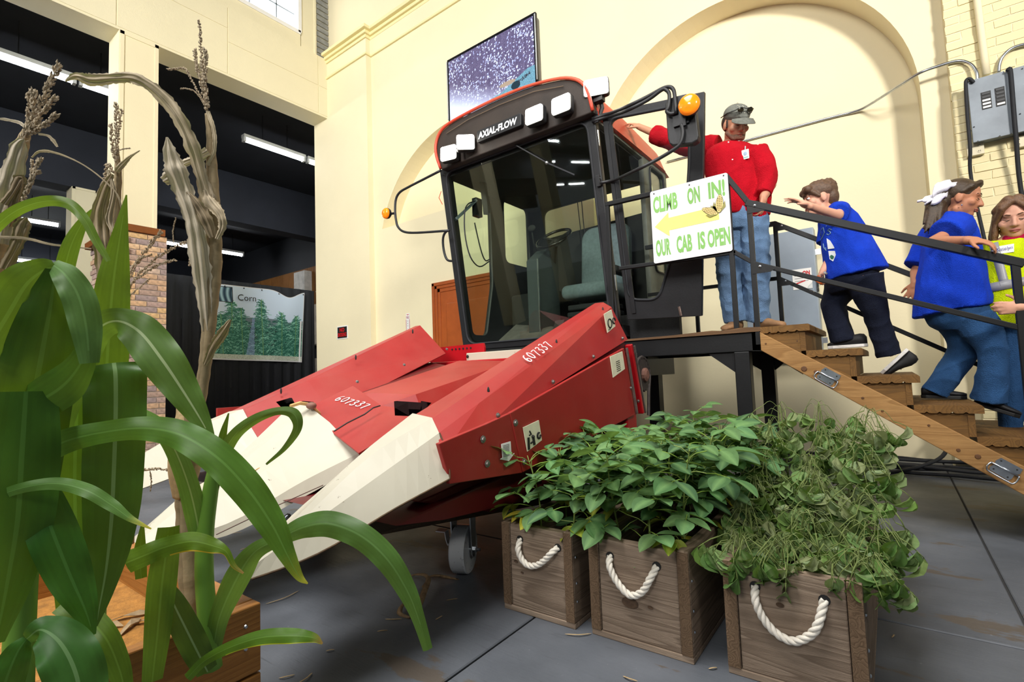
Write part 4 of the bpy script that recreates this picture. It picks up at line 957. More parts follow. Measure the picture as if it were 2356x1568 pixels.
MB().prism([(-.785, YE-.07, 1.12), (-.60, YE-.07, 1.10), (-.785, YE-.07, .955)], (0, .04, 0)).prism([(-.885, YE-.07, 1.12), (-1.12, YE-.07, 1.12), (-.885, YE-.07, .955)], (0, .04, 0)).build('gusset', BLACK, ps_)
MB().box(-.70, -.60, YE-.09, YE-.02, 1.05, 1.16).build('stair_hanger', BLACK, ps_)
# stairs
st = thing('wooden_stairs', (0, 4.3, 0), 'brown wooden box stairs with a light timber stringer leading up to the platform', 'stairs')
RISE, RUN = .1752, .263
for k in range(7):
    zt_ = 1.260-k*RISE; x0 = -.70+k*RUN; x1 = x0+RUN+.02
    if k == 0: x1 = x0+RUN+.01
    pr = [(x0, zt_), (x1+.012, zt_), (x1+.02, zt_-.01), (x1+.02, zt_-.045)]
    for q in range(4, 0, -1):
        xx = x0+(x1-x0)*q/5; pr += [(xx+.012, zt_-.045), (xx, zt_-.036), (xx-.012, zt_-.045)]
    pr += [(x0, zt_-.045)]
    MB().prism([(x, YS-.02, z) for x, z in pr], (0, YE-YS+.06, 0)).build('tread', DECK, st)
    if zt_-RISE < 0: continue
    MB().box(x0+RUN-.022, x0+RUN-.002, YS+.03, YE, zt_-RISE, zt_-.045).build('riser', DECKX, st)
    MB().box(x0+RUN-.03, x0+RUN, YS-.004, YS+.03, zt_-RISE, zt_-.045).build('riser_end_trim', DECK, st)
    lo = zt_-RISE-.16
    for yy in (YS, YE-.02): MB().prism([(x0, yy, zt_-.045), (x0+RUN-.03, yy, zt_-.045), (x0+RUN-.03, yy, max(.0, zt_-RISE*2+.02)), (x0, yy, max(0.0, zt_-RISE+.02))], (0, .02, 0)).build('side_board', DECKX, st)
sl = -.66
def sz(x): return 1.225+sl*(x+.70)
for yy in (YS-.045, YE+.02):
    MB().prism([(-.70, yy, sz(-.70)), (1.12, yy, sz(1.12)), (1.12, yy, max(0.0, sz(1.12)-.165)), (.80, yy, max(.0, sz(.8)-.165)), (-.70, yy, sz(-.70)-.125)], (0, .04, 0)).build('stringer', LUMB, st, bevel=.004)
KNOT = paint('wood_knot', H('5f3d20'), .7, .3, 20)
for x, y, r in ((1834, 784+0, .006), (1762, 790, .006), (1850, 848, .018), (1877, 855, .012), (1985, 915, .008), (2030, 945, .007), (2137, 978, .007), (2250, 1050, .014), (2205, 1035, .01)):
    p = PY(x, y, YS-.046); MB().lathe([(r, 0), (r*.8, .003), (0., .0035)], p, V(0, -1, 0), 8).build('knot', KNOT, st)
def pull(x, y, label):
    c = PY(x, y, YS-.046); t = thing('chest_handle', c, label, 'handle', 'steel chest handles on the stringer')
    d = V(1, 0, sl).normalized(); u = V(-d.z, 0, d.x); n = V(0, -1, 0)
    def q(a, b, h=0): return c+d*a+u*b+n*h
    MB().prism([q(-.045, .012), q(.052, .012), q(.060, .022), q(.056, .050), q(-.040, .052), q(-.05, .026)], n*.003).build('back_plate', STEEL, t)
    MB().prism([q(-.045, -.032), q(.040, -.036), q(.047, -.022), q(.045, .002), q(-.045, .002), q(-.052, -.016)], n*.003).build('back_plate', STEEL, t)
    MB().tube([Vector(v) for v in spline([tuple(q(*a)) for a in ((-.06, .010, .010), (-.066, -.012, .014), (-.058, -.034, .016), (-.03, -.040, .016), (.045, -.042, .016), (.062, -.036, .014), (.066, -.015, .012), (.062, .010, .010))], 4)], .0042, 8).build('bail', STEEL, t, True)
    MB().tube([q(-.062, .008, .008), q(.064, .008, .008)], .0055, 8).build('hinge_barrel', STEEL, t, True)
    for a, b in ((-.032, .038), (.040, .034), (-.035, -.018), (.030, -.022)): MB().lathe([(.0045, .003), (.0035, .005), (0., .0055)], q(a, b), n, 8).build('screw', INK, t)
pull(1903, 868, 'steel chest handle on the upper part of the stringer'); pull(2309, 1081, 'steel chest handle on the lower part of the stringer')
# rails
rl = thing('stair_railing', (0, YS, 0), 'black square tube railing along the near side of stairs and platform', 'railing')
def tubebar(pts, y, parent, name, w_=.036, h_=.036):
    P = [PY(a, b, y) for a, b in pts]
    for p, q in zip(P, P[1:]): MB().bar(p, q, w_, h_, V(0, 0, 1), .012).build(name, BLACK, parent, bevel=.004)
    return P
YR_ = YS-.0
tubebar([(1397, 470), (1672, 406)], YR_, rl, 'top_rail'); tubebar([(1428, 617), (1690, 580)], YR_, rl, 'mid_rail', .03, .03)
tubebar([(1672, 406), (1723, 468)], YR_, rl, 'top_rail'); tubebar([(1690, 580), (1735, 605)], YR_, rl, 'mid_rail', .03, .03)
E_ = PY(2346, 604, YR_); B_ = PY(1723, 468, YR_); MB().bar(B_, E_, .042, .046, V(0, 0, 1), .02).build('top_rail', BLACK, rl, bevel=.004)
M0 = PY(1735, 606, YR_); M1 = V(E_.x, YR_, M0.z+(E_.z-B_.z)/(E_.x-B_.x)*(E_.x-M0.x)*.90); MB().bar(M0, M1, .03, .03, V(0, 0, 1), .01).build('mid_rail', BLACK, rl, bevel=.003)
MB().box(-.870, -.838, YR_-.016, YR_+.016, 1.23, PY(1672, 404, YR_).z).build('post', BLACK, rl, bevel=.003)
MB().box(-.735, -.703, YR_-.016, YR_+.016, 1.14, B_.z).build('post', BLACK, rl, bevel=.003)
MB().box(E_.x-.036, E_.x, YR_-.018, YR_+.018, 0.0, E_.z).build('post', BLACK, rl, bevel=.003)
MB().box(-1.81, -1.78, YR_-.016, YR_+.016, 1.23, PY(1397, 470, YR_).z).build('post', BLACK, rl, bevel=.003)
for p in (B_, M0):
    g = MB().prism([p+V(-.01, -.02, .01), p+V(.13, -.02, -.06), p+V(.10, -.02, -.075), p+V(-.01, -.02, -.075)], (0, .006, 0)).build('gusset_plate', BLACK, rl)
    bolt(p+V(.04, -.022, -.03), (0, -1, 0), rl, .009, STEEL)
YF = 4.70
rr = thing('stair_railing', (0, YF, 0), 'black railing along the wall side of the stairs, behind the children', 'railing')
F0 = V(-.70, YF, 2.185); F1 = V(.62, YF, 2.185-.655*1.32); MB().bar(F0, F1, .036, .036, V(0, 0, 1), .01).build('top_rail', BLACK, rr, bevel=.003)
G0 = V(-.70, YF, 1.72); G1 = V(.62, YF, 1.72-.655*1.32); MB().bar(G0, G1, .03, .03, V(0, 0, 1), .01).build('mid_rail', BLACK, rr, bevel=.003)
MB().box(-.716, -.684, YF-.016, YF+.016, 1.20, 2.20).build('post', BLACK, rr, bevel=.003); MB().box(.585, .617, YF-.016, YF+.016, .30, F1.z+.03).build('post', BLACK, rr, bevel=.003)
MB().box(.60, .63, YF-.03, YF+.03, .62, .70).build('post_clamp', BLACK, rr)
for p in (F0, G0):
    MB().prism([p+V(-.01, -.02, .01), p+V(.12, -.02, -.06), p+V(.10, -.02, -.07), p+V(-.01, -.02, -.07)], (0, .006, 0)).build('gusset_plate', BLACK, rr); bolt(p+V(.05, -.022, -.035), (0, -1, 0), rr, .009, STEEL)
MB().bar((-1.84, YF, 1.72), (-.70, YF, 1.72), .03, .03).build('mid_rail', BLACK, rr); MB().bar((-1.84, YF, 2.185), (-.70, YF, 2.185), .036, .036).build('top_rail', BLACK, rr)
MB().box(-1.40, -1.37, YF-.015, YF+.015, 1.23, 2.19).build('post', BLACK, rr)
# sign
YG = YS-.035
a, b, c_, d_ = PY(1492, 441, YG), PY(1672, 398, YG), PY(1687, 578, YG), PY(1508, 604, YG)
sgn = thing('painted_sign', (a+b+c_+d_)/4-V(0, 0, .3), 'white board sign reading CLIMB ON IN OUR CAB IS OPEN, tied to the railing', 'sign')
sx0, sx1 = (a.x+d_.x)/2, (b.x+c_.x)/2; sz1, sz0 = (a.z+b.z)/2, (c_.z+d_.z)/2; SW, SH = sx1-sx0, sz1-sz0
MB().prism([(sx0+SW/2+x, YG, sz0+SH/2+z) for x, z in rrect(SW, SH, .015, 3)], (0, .008, 0)).build('board', paint('sign_white', H('e2e1e4'), .35, .02), sgn)
def sp_(u, v, o=-.0015): return V(sx0+SW*u, YG+o, sz1-SH*v)
GRN = paint('sign_green_paint', H('7db45c'), .6, .05, 30); YEL = paint('sign_yellow_paint', H('ece27a'), .6, .05, 30)
for tx, u, v, w_, h_ in (('CLIMB', .20, .20, .33, .20), ('ON', .575, .19, .16, .19), ('IN!', .86, .18, .20, .19), ('OUR', .14, .80, .20, .20), ('CAB', .42, .80, .20, .20), ('IS', .64, .80, .09, .20), ('OPEN', .85, .80, .27, .20)):
    text_on('lettering', tx, .1, sp_(u, v), (1, 0, 0), (0, 0, 1), GRN, sgn, .0, fit=(SW*w_, SH*h_*1.15), bold=.004)
MB().prism([sp_(*q) for q in ((.04, .50), (.235, .34), (.235, .415), (.87, .40), (.87, .575), (.235, .585), (.235, .665))], (0, .002, 0)).build('arrow', YEL, sgn)
def corn_icon(u, v, ang, L):
    c = sp_(u, v, -.004); ca, sa = math.cos(ang), math.sin(ang); R = Matrix(((ca, 0, -sa), (0, 1, 0), (sa, 0, ca)))
    def e(rx, rz, n=16): return [c+R@V(rx*math.sin(t)*(1-.25*math.cos(t)), 0, rz*math.cos(t)) for t in [2*math.pi*k/n for k in range(n)]]
    o = MB().prism(e(L*.20+.003, L*.52+.003), (0, .0012, 0)).build('corn_drawing', INK, sgn)
    MB().prism([p+V(0, -.0012, 0) for p in e(L*.20, L*.52)], (0, .001, 0)).build('corn_kernels', paint('corn_kernel_tan', H('e2c984'), .6), o)
    for i in range(-2, 3):
        for j in range(-4, 5):
            if (i*L*.1/(L*.21))**2+(j*L*.1/(L*.50))**2 > .8: continue
            MB().bar(c+R@V(i*L*.1-L*.03, -.003, j*L*.1), c+R@V(i*L*.1+L*.03, -.003, j*L*.1+L*.01), .001, L*.035).build('kernel_mark', paint('kernel_brown', H('6b4a20'), .6), o)
    for s in (-1, 1): MB().prism([c+R@V(s*L*.05, -.004, -L*.55), c+R@V(s*L*.36, -.004, -L*.2), c+R@V(s*L*.30, -.004, L*.15), c+R@V(s*L*.16, -.004, -L*.25)], (0, .001, 0)).build('husk_drawing', paint('husk_green_brown', H('8f8a4a'), .6), o)
corn_icon(.765, .445, 1.05, .115); corn_icon(.885, .375, -.12, .125)
for u, v in ((.055, .04), (.53, .04), (.955, .03)): MB().lathe([(.005, 0), (.005, .003)], sp_(u, v), V(0, -1, 0), 8).build('fixing_hole', INK, sgn)
# ================================================================ electrical gear on the wall
GREY = paint('grey_cabinet_enamel', H('8d99a5'), .45, .1, 3, bump=.05); GREYD = paint('grey_panel_enamel', H('868f98'), .4, .16, 6, bump=.05)
ec = thing('electrical_cabinet', (-.9, YN, 1.1), 'large grey electrical cabinet on the wall behind the stair landing', 'cabinet')
a = PY(1870, 521, YN-.16); b = PY(1893, 810, YN-.16); x1 = (a.x+b.x)/2; x0 = x1-.72; zz0, zz1 = 1.06, a.z
MB().box(x0, x1, YN-.14, YN, zz0, zz1).build('body', GREY, ec, bevel=.006)
cd = MB().box(x0+.006, x1-.004, YN-.165, YN-.142, zz0+.01, zz1-.005).build('cabinet_door', GREY, ec, bevel=.006)
for z in (zz1-.3, zz0+.15): MB().box(x1, x1+.05, YN-.12, YN-.10, z, z+.06).build('mounting_tab', STEEL, ec)
MB().box(x1-.005, x1+.012, YN-.18, YN-.15, 1.76, 1.88).build('latch', INK, ec)
la, lb_, lc = PY(1822, 621, YN-.168), PY(1867, 615, YN-.168), PY(1870, 662, YN-.168)
lab = MB().box(la.x, lc.x, YN-.170, YN-.166, lc.z, la.z).build('instruction_label', WHITEP, ec)
text_on('lettering', 'ON', .1, (lc.x-.05, YN-.171, la.z-.05), (1, 0, 0), (0, 0, 1), RED, lab, .001, fit=(.07, .05), bold=.004)
for k in range(4): MB().box(la.x+.02, la.x+.17-.02*(k % 2), YN-.1715, YN-.1700, la.z-.045-k*.03, la.z-.039-k*.03).build('print_line', MATS['grey_print'], lab)
MB().bar((la.x+.02, YN-.172, lc.z+.06), (la.x+.12, YN-.172, lc.z+.09), .002, .012).build('red_mark', RED, lab)
YQ = YB-.13
a, b = PY(2229, 186, YQ), PY(2235, 329, YQ); bx0 = (a.x+b.x)/2; bz1 = a.z; bz0 = b.z; bx1 = bx0+.50
bp = thing('breaker_panel', (bx0+.3, YB, bz0), 'grey breaker panel with two black breaker windows on painted brick', 'breaker panel')
MB().box(bx0+.01, bx1+.25, YQ+.006, YB, bz0+.01, bz1-.01).build('body', GREYD, bp)
split = PY(2320, 240, YQ).x
MB().box(bx0, split-.003, YQ-.002, YQ+.008, bz0, bz1).build('cover', GREYD, bp, bevel=.003); MB().box(split+.003, bx1+.25, YQ-.002, YQ+.008, bz0, bz1).build('cover', GREYD, bp, bevel=.003)
for q, nb_ in (((2256, 214, 2283, 247), 4), ((2288, 204, 2315, 240), 1)):
    a, b = PY(q[0], q[1], YQ-.003), PY(q[2], q[3], YQ-.003); wd = MB().box(a.x, b.x, YQ-.006, YQ-.001, b.z, a.z).build('breaker_window', INK, bp)
    for k in range(5):
        z = a.z-(a.z-b.z)*(k+.55)/5.1; MB().box(a.x+.006, b.x-.006, YQ-.010, YQ-.005, z-.008, z+.008).build('breaker', WHITEP if k >= 5-nb_ and k != 1 else paint('breaker_dark', H('2e3033'), .4), wd)
for x, y in ((2232, 192), (2241, 292), (2250, 325), (2300, 313), (2352, 158), (2347, 262)): bolt(PY(x, y, YQ-.003), (0, -1, 0), bp, .006, STEEL)
def outlet(x0, y0, x1, y1, label):
    a, b = PY(x0, y0, YB-.06), PY(x1, y1, YB-.06); t = thing('power_outlet', (a.x, YB, b.z), label, 'outlet')
    MB().box(a.x, b.x, YB-.06, YB, b.z, a.z).build('box', paint('ivory_outlet', H('e6dcbc'), .5), t, bevel=.004)
    for u in (.22, .72):
        for v in (.28, .74):
            p = V(a.x+(b.x-a.x)*u, YB-.061, a.z+(b.z-a.z)*v); s = MB().lathe([(.014, 0), (.014, .002)], p, V(0, -1, 0), 12).build('socket', MATS['ivory_outlet'], t)
            MB().box(p.x-.007, p.x-.004, p.y-.004, p.y, p.z-.004, p.z+.006).build('slot', INK, s); MB().box(p.x+.004, p.x+.007, p.y-.004, p.y, p.z-.004, p.z+.006).build('slot', INK, s)
outlet(2223, 332, 2266, 352, 'ivory double outlet under the left half of breaker panel'); outlet(2334, 316, 2375, 332, 'ivory outlet under the right half of breaker panel, at photo edge')
def cabl(pts, r, name, label, cat, mat, sm=5):
    o = MB().tube([Vector(v) for v in spline([tuple(p) for p in pts], sm)], r, 8).build(name, mat, None, True); return tag(o, label, cat)
cabl([PY(2240, 190, YQ-.01), PY(2232, 182, YQ-.02), PY(2224, 184, YQ-.02), PY(2222, 200, YQ-.02), PY(2226, 270, YQ-.02), PY(2232, 340, YQ-.02), PY(2236, 420, YB-.09), V(.74, YB-.06, 1.6), V(.72, YB-.05, .6), V(.70, YB-.08, .012)], .014, 'looped_cord', 'thick black cord looping over the left corner of breaker panel', 'cord', RUBBER)
cabl([PY(2318, 163, YQ-.03), PY(2323, 158, YQ-.03), PY(2326, 175, YQ-.03), PY(2332, 250, YQ-.03), PY(2338, 320, YQ-.02), PY(2348, 430, YB-.09), V(1.0, YB-.06, 1.6), V(1.0, YB-.05, .6), V(1.0, YB-.08, .012)], .016, 'looped_cord', 'thick dark cord running down the middle seam of breaker panel', 'cord', RUBBER)
cabl([PY(1535, 372, YN-.02), PY(1700, 327, YN-.02), PY(1900, 273, YN-.02), PY(1968, 256, YN-.03), PY(2000, 241, YN-.10), PY(2080, 190, YW-.06), PY(2118, 167, YB-.04), PY(2165, 150, YB-.04), PY(2205, 140, YB-.04), PY(2232, 147, YB-.05), PY(2246, 165, YB-.07), PY(2249, 186, YB-.07)], .013, 'conduit', 'silver conduit rising across the arch to the breaker panel', 'conduit', STEEL)
cabl([PY(2298, 166, YB-.05), PY(2299, 150, YB-.05), PY(2306, 132, YB-.05), PY(2325, 113, YB-.04), PY(2356, 102, YB-.04), PY(2420, 88, YB-.04)], .013, 'conduit', 'short silver conduit curving from panel top to the photo edge', 'conduit', STEEL)
cabl([PY(2243, -40, YB-.045), PY(2258, 80, YB-.045), PY(2270, 172, YB-.045)], .028, 'wall_pipe', 'cream painted pipe running down the brick above breaker panel', 'pipe', CREAM, 2)
# black cables on the floor along the wall
for k in range(9):
    rg = random.Random(50+k); y0 = 5.55+.075*k; pts = []; zb_ = .017+(.03 if k % 2 else 0)+.012*(k % 3)
    x0_ = -1.5+rg.uniform(-.2, .2); n = 11
    for i in range(n):
        x = x0_+(2.35)*i/(n-1); pts.append((x, min(6.30, y0+.07*math.sin(i*1.1+k*2)+rg.uniform(-.04, .04)), zb_+.02*abs(math.sin(i*.9+k))))
    o = MB().tube([Vector(v) for v in spline(pts, 4)], .015, 7).build('floor_cable', RUBBER, None, True); tag(o, 'black cable lying in the bundle along the foot of the wall', 'cable', 'black cables along the wall')
o = MB().tube([Vector(v) for v in spline([(-.2, 5.45, .016), (.0, 5.5, .05), (.18, 5.62, .10), (.30, 5.75, .16), (.36, 5.9, .26), (.40, 6.1, .36), (.45, 6.35, .38)], 5)], .016, 8).build('floor_cable', RUBBER, None, True); tag(o, 'single black cable rising from the bundle behind the stringer', 'cable')
# ================================================================ people
def capsule(m, p, q, r1, r2, n=14):
    p = Vector(p); q = Vector(q); d = q-p; L = max(d.length, 1e-5); t = d/L if L > 1e-4 else V(0, 0, 1); pr = []
    for k in range(5): a = math.pi/2*(1-k/4); pr.append((r1*math.cos(a)+1e-6, -r1*math.sin(a)))
    for k in range(5): a = math.pi/2*k/4; pr.append((r2*math.cos(a)+1e-6, L+r2*math.sin(a)))
    m.lathe(pr, p, t, n)
def blob(name, prims, voxel, mat, parent, sm=6, fac=.5, fold=0, ff=9, fdir=V(.35, 0, 1)):
    m = MB()
    for q in prims:
        if q[0] == 'c': capsule(m, *q[1:5])
        elif q[0] == 't': m.tube(q[1], q[2], 18)
        elif q[0] == 'l': m.loft(q[1])
        else: m.ell(q[1], *q[2], 18, 12, q[3] if len(q) > 3 else None)
    me = m.mesh(name, True); o = bpy.data.objects.new(name, me); COL.objects.link(o)
    md = o.modifiers.new('r', 'REMESH'); md.mode = 'VOXEL'; md.voxel_size = voxel
    if sm: s = o.modifiers.new('s', 'SMOOTH'); s.iterations = sm; s.factor = fac
    dg = bpy.context.evaluated_depsgraph_get(); me2 = bpy.data.meshes.new_from_object(o.evaluated_get(dg)); bpy.data.objects.remove(o)
    me2.materials.clear()
    if fold:
        fd = fdir.normalized(); me2.update(); nr = [v.normal.copy() for v in me2.vertices]
        for v, n in zip(me2.vertices, nr):
            p = v.co-fd*(v.co.dot(fd)*.62); a = 1-abs(noise.noise(p*ff)); b = noise.noise(v.co*ff*1.7+V(3, 1, 2))
            v.co += n*fold*((a*a*a*1.6-.8)+b*.45)
    return link(name, me2, mat, parent, True)
def rings(y0, spec, Y, n=20):
    """loft of elliptic cloth rings: spec rows = (x, y, half width px, half depth m, tilt deg[, dY])"""
    R = []
    for row in spec:
        x, y, hw, hd, ti = row[:5]; c = PY(x, y, Y+(row[5] if len(row) > 5 else 0)); D = (c-CP).dot(CF)
        a = CR*math.cos(math.radians(ti))-CU*math.sin(math.radians(ti)); a = a*(hw*D/FPX)
        b = V(0, 1, 0)-a.normalized()*a.normalized().y; b = b.normalized()*hd
        R.append([c+a*math.cos(2*math.pi*k/n)+b*math.sin(2*math.pi*k/n) for k in range(n)])
    return ('l', R)
def leg(spec, Y):
    P = []; r = []
    for row in spec:
        c = PY(row[0], row[1], Y+(row[3] if len(row) > 3 else 0)); P.append(tuple(c)+(row[2]*(c-CP).dot(CF)/FPX,))
    S = spline(P, 6); return ('t', [Vector(v[:3]) for v in S], [float(v[3]) for v in S])
def frame3(f, u):
    f = Vector(f).normalized(); u = Vector(u); u = (u-f*u.dot(f)).normalized(); r = f.cross(u)      # r = person's right
    return r, f, u, Matrix(((r.x, f.x, u.x), (r.y, f.y, u.y), (r.z, f.z, u.z)))
def skin(name, col):
    t = NT(name); v = t.coord(); k = t.ramp(t.noise(14, 4, v), [(.3, tuple(c*.9 for c in col)), (.7, col)])
    t.out(k, .5, 0, .35); t.b.inputs['Subsurface Weight'].default_value = .12; t.b.inputs['Subsurface Radius'].default_value = (.012, .005, .003); return t.m
def cloth(name, col, var=.12, sc=14, bump=.6, fold=9):
    t = NT(name); v = t.coord(); vf = t.coord((1, 1, .55)); k = t.ramp(t.noise(sc, 4, v), [(.3, tuple(c*(1-var) for c in col)), (.7, tuple(min(1, c*(1+var)) for c in col))])
    t.bump(t.math('ADD', t.math('MULTIPLY', t.noise(fold, 3, vf, .5, .8), 2.2), t.noise(220, 2, v)), bump, .018); return t.out(k, .85, 0, .2)
SK1, SK2, SK3 = skin('skin_tan', H('c78f72')), skin('skin_fair', H('dba389')), skin('skin_warm', H('bf8262'))
def head_prims(c, f, u, s=1.0):
    """head of height ~.235*s; c = centre of the skull"""
    r, f, u, M = frame3(f, u); P = lambda x, y, z: Vector(c)+(r*x+f*y+u*z)*s
    E = lambda x, y, z, a, b, d: ('e', P(x, y, z), (a*s, b*s, d*s), M)
    return P, M, [E(0, -.012, .022, .076, .094, .092), E(0, .018, -.035, .064, .070, .080), E(0, .048, -.088, .034, .034, .026), ('c', P(.040, .0, -.075), P(0, .055, -.09), .026*s, .022*s), ('c', P(-.040, 0, -.075), P(0, .055, -.09), .026*s, .022*s),
        ('c', P(0, .083, .004), P(0, .101, -.032), .0085*s, .0125*s), E(.012, .090, -.036, .009, .009, .007), E(-.012, .090, -.036, .009, .009, .007),
        ('c', P(.034, .072, .022), P(-.034, .072, .022), .012*s, .012*s), E(.045, .055, -.028, .024, .022, .024), E(-.045, .055, -.028, .024, .022, .024), E(0, .078, -.062, .022, .012, .010),
        E(.077, -.004, -.012, .010, .020, .032), E(-.077, -.004, -.012, .010, .020, .032)]
def face(t, P, M, s, hair, lidded=False, lip=H('a8604f')):
    wh = paint('eye_white', H('e8e4de'), .2, .02); ir = paint('eye_iris', H('3a2c22'), .15); lp = paint('lip_'+hair.name, lip, .45, .05)
    for sd in (1, -1):
        if lidded:
            e = MB().tube([P(sd*.018, .0805, -.004), P(sd*.031, .0835, -.0075), P(sd*.045, .076, -.004)], [.0012*s, .0028*s, .0012*s], 6).build('eyelash', ir, t, True)
            MB().tube([P(sd*.014, .087, .022), P(sd*.032, .084, .027), P(sd*.050, .068, .022)], [.002*s, .0028*s, .0015*s], 6).build('eyebrow', hair, t, True); continue
        e = MB().ell(P(sd*.031, .073, .002), .0135*s, .0105*s, (.006 if lidded else .0085)*s, 12, 8, M).build('eye', wh, t, True)
        MB().ell(P(sd*.031, .083, .0005), .0055*s, .0035*s, (.0045 if lidded else .0058)*s, 10, 6, M).build('iris', ir, e, True)
        MB().tube([P(sd*.014, .087, .022), P(sd*.032, .084, .027), P(sd*.050, .068, .022)], [.003*s, .0042*s, .0025*s], 6).build('eyebrow', hair, t, True)
    MB().tube([P(.024, .079, -.064), P(.010, .090, -.060), P(0, .0915, -.0615), P(-.010, .090, -.060), P(-.024, .079, -.064)], [.002*s, .0042*s, .004*s, .0042*s, .002*s], 6).build('upper_lip', lp, t, True)
    MB().tube([P(.020, .080, -.069), P(0, .0905, -.071), P(-.020, .080, -.069)], [.002*s, .0052*s, .002*s], 6).build('lower_lip', lp, t, True)
def hand(w, d, n, s=1.0, curl=(.5, .55, .6, .7), thumb=None, side=1, spread=.14):
    """wrist w, finger direction d, palm normal n (towards the palm side); side +1: thumb on d x n side"""
    d = Vector(d).normalized(); n = Vector(n); n = (n-d*n.dot(d)).normalized(); b = d.cross(n)*side; out = []
    M = Matrix(((b.x, d.x, n.x), (b.y, d.y, n.y), (b.z, d.z, n.z)))
    out += [('e', w+d*.045*s, (.040*s, .052*s, .016*s), M), ('c', w-d*.01*s, w+d*.03*s, .026*s, .026*s)]
    Ls = (.070, .080, .075, .058)
    for i in range(4):
        q = (1.5-i); base = w+d*(.085-.006*abs(q-.5))*s+b*(q*.0195)*s; dd = (d+b*(q*spread)).normalized(); ang = 0; p = base
        for k, fr in enumerate((.45, .30, .25)):
            ang += curl[i]*(.75 if k == 0 else 1.0); v = dd*math.cos(ang)+n*math.sin(ang); e = p+v*Ls[i]*fr*s
            out.append(('c', p, e, (.0098-.0012*k)*s, (.0088-.0012*k)*s)); p = e
    tb = w+d*.022*s+b*.030*s; tv = (thumb if thumb is not None else (d*.62+b*.70+n*.35)); tv = Vector(tv).normalized()
    e = tb+tv*.042*s; out += [('c', tb, e, .0130*s, .0108*s), ('c', e, e+(tv*.75+d*.45+n*.1).normalized()*.034*s, .0105*s, .0085*s)]
    return out
def limb(*a):
    """a = p, r, p, r, ... chain of tapered capsules"""
    return [('c', a[i], a[i+2], a[i+1], a[i+3]) for i in range(0, len(a)-2, 2)]
def shoe(name, heel, toe, up, mat, sole, parent, w_=.045, h_=.075, solecol=None):
    heel = Vector(heel); toe = Vector(toe); d = (toe-heel); L = d.length; d.normalize(); up = Vector(up); up = (up-d*up.dot(d)).normalized(); r = d.cross(up)
    P = lambda a, b, c: heel+d*(a*L)+r*b+up*c
    rings = []; n = 14
    for a, ww, hh in ((-.02, .55, .75), (.04, .80, 1.05), (.15, .90, 1.12), (.30, .86, 1.05), (.45, .90, .82), (.62, 1.0, .62), (.80, .98, .50), (.93, .75, .42), (1.0, .35, .30)):
        rings.append([P(a, ww*w_*math.sin(2*math.pi*k/n), .018+hh*h_*(.5-.5*math.cos(2*math.pi*k/n))*1.0) for k in range(n)])
    o = MB().loft(rings).build(name, mat, parent, True)
    rs = []
    for c in (0, .022):
        rs.append([P(a, sgn*ww*w_*1.04, c) for a, ww, sgn in ((-.03, .45, 1), (.08, .86, 1), (.3, .86, 1), (.62, 1.0, 1), (.85, .95, 1), (1.0, .45, 1), (1.0, .45, -1), (.85, .95, -1), (.62, 1., -1), (.3, .86, -1), (.08, .86, -1), (-.03, .45, -1))])
    MB().loft(rs).build('sole', sole, o, bevel=.004); return o, P
def onshirt(o, pts, lift=.004):
    """lay a print on the shirt by casting each corner along the view ray onto the cloth"""
    out = []
    dg = bpy.context.evaluated_depsgraph_get()
    for x, y in pts:
        d = ray(x, y).normalized(); mw = o.matrix_world.inverted(); hit, loc, nor, _ = o.ray_cast(mw@CP, mw.to_3x3()@d)
        if hit: out.append(o.matrix_world@loc-d*lift)
    return out
JEAN = cloth('light_blue_jeans', H('6f8fb5'), .22, 9, .7, 12); JEAN2 = cloth('mid_blue_jeans', H('2f5583'), .2, 9, .6, 10)
REDS = cloth('red_shirt_cloth', H('c4061f'), .08, 12, .8, 8); NAVYP = cloth('navy_trousers', H('161b2c'), .15, 12, .5); BLUE = cloth('royal_blue_tshirt', H('1743cf'), .10, 12, .7, 8)
# ---------------------------------------------------------------- man in red shirt
Ym = 4.30
mn = thing('person', (-.93, Ym, 1.262), 'man in red shirt, jeans and grey cap standing on the platform beside the cab', 'person')
q = lambda x, y, dy=0.0: PY(x, y, Ym+dy)
hc = q(1693, 285, -.03); hf = V(.62, -.66, -.50); hu = V(.22, -.30, 1)
shR, elR, wrR = q(1640, 333, .02), q(1557, 328, .05), q(1474, 293, .10); haR = q(1450, 281, .12)
shL, elL, wrL = q(1760, 345, .0), q(1773, 425, -.02), q(1757, 452, -.10)
nk = q(1685, 330, .02); ch = q(1698, 385, .0); ws = q(1702, 462, .0); pv = q(1708, 498, .02)
hiR, knR, anR = q(1687, 505, .02), q(1678, 622, -.03), q(1694, 732, .02); hiL, knL, anL = q(1734, 505, .03), q(1741, 615, -.03), q(1744, 728, .03)
P, M, hp = head_prims(hc, hf, hu, 1.14)
r_, f_, u_, TM = frame3((.25, -1, 0), (0, 0, 1))
body = hp + limb(P(0, -.03, -.06), .060, nk, .062) + [('e', ch, (.15, .10, .16), TM), ('c', ch, pv, .10, .11)] + limb(nk, .05, shR-V(0, 0, .04), .03, elR, .040, wrR, .030) + limb(nk, .05, shL-V(0, 0, .05), .03, elL, .042, wrL, .031) + limb(pv, .10, hiR, .07, knR, .05, anR, .035) + limb(pv, .10, hiL, .07, knL, .05, anL, .035)
body += hand(wrR, (haR-wrR), V(0, .25, -1), 1.08, (.25, .3, .35, .4), side=1) + hand(wrL, V(-.12, -.25, -1), V(-.9, .1, .05), 1.08, (.55, .6, .65, .7), side=1)
bd = blob('body', body, .0065, SK1, mn, 5)
HAIRM = paint('dark_brown_hair', H('2c221c'), .6, .3, 60, bump=.4, bscale=150)
face(mn, P, M, 1.14, HAIRM, True)
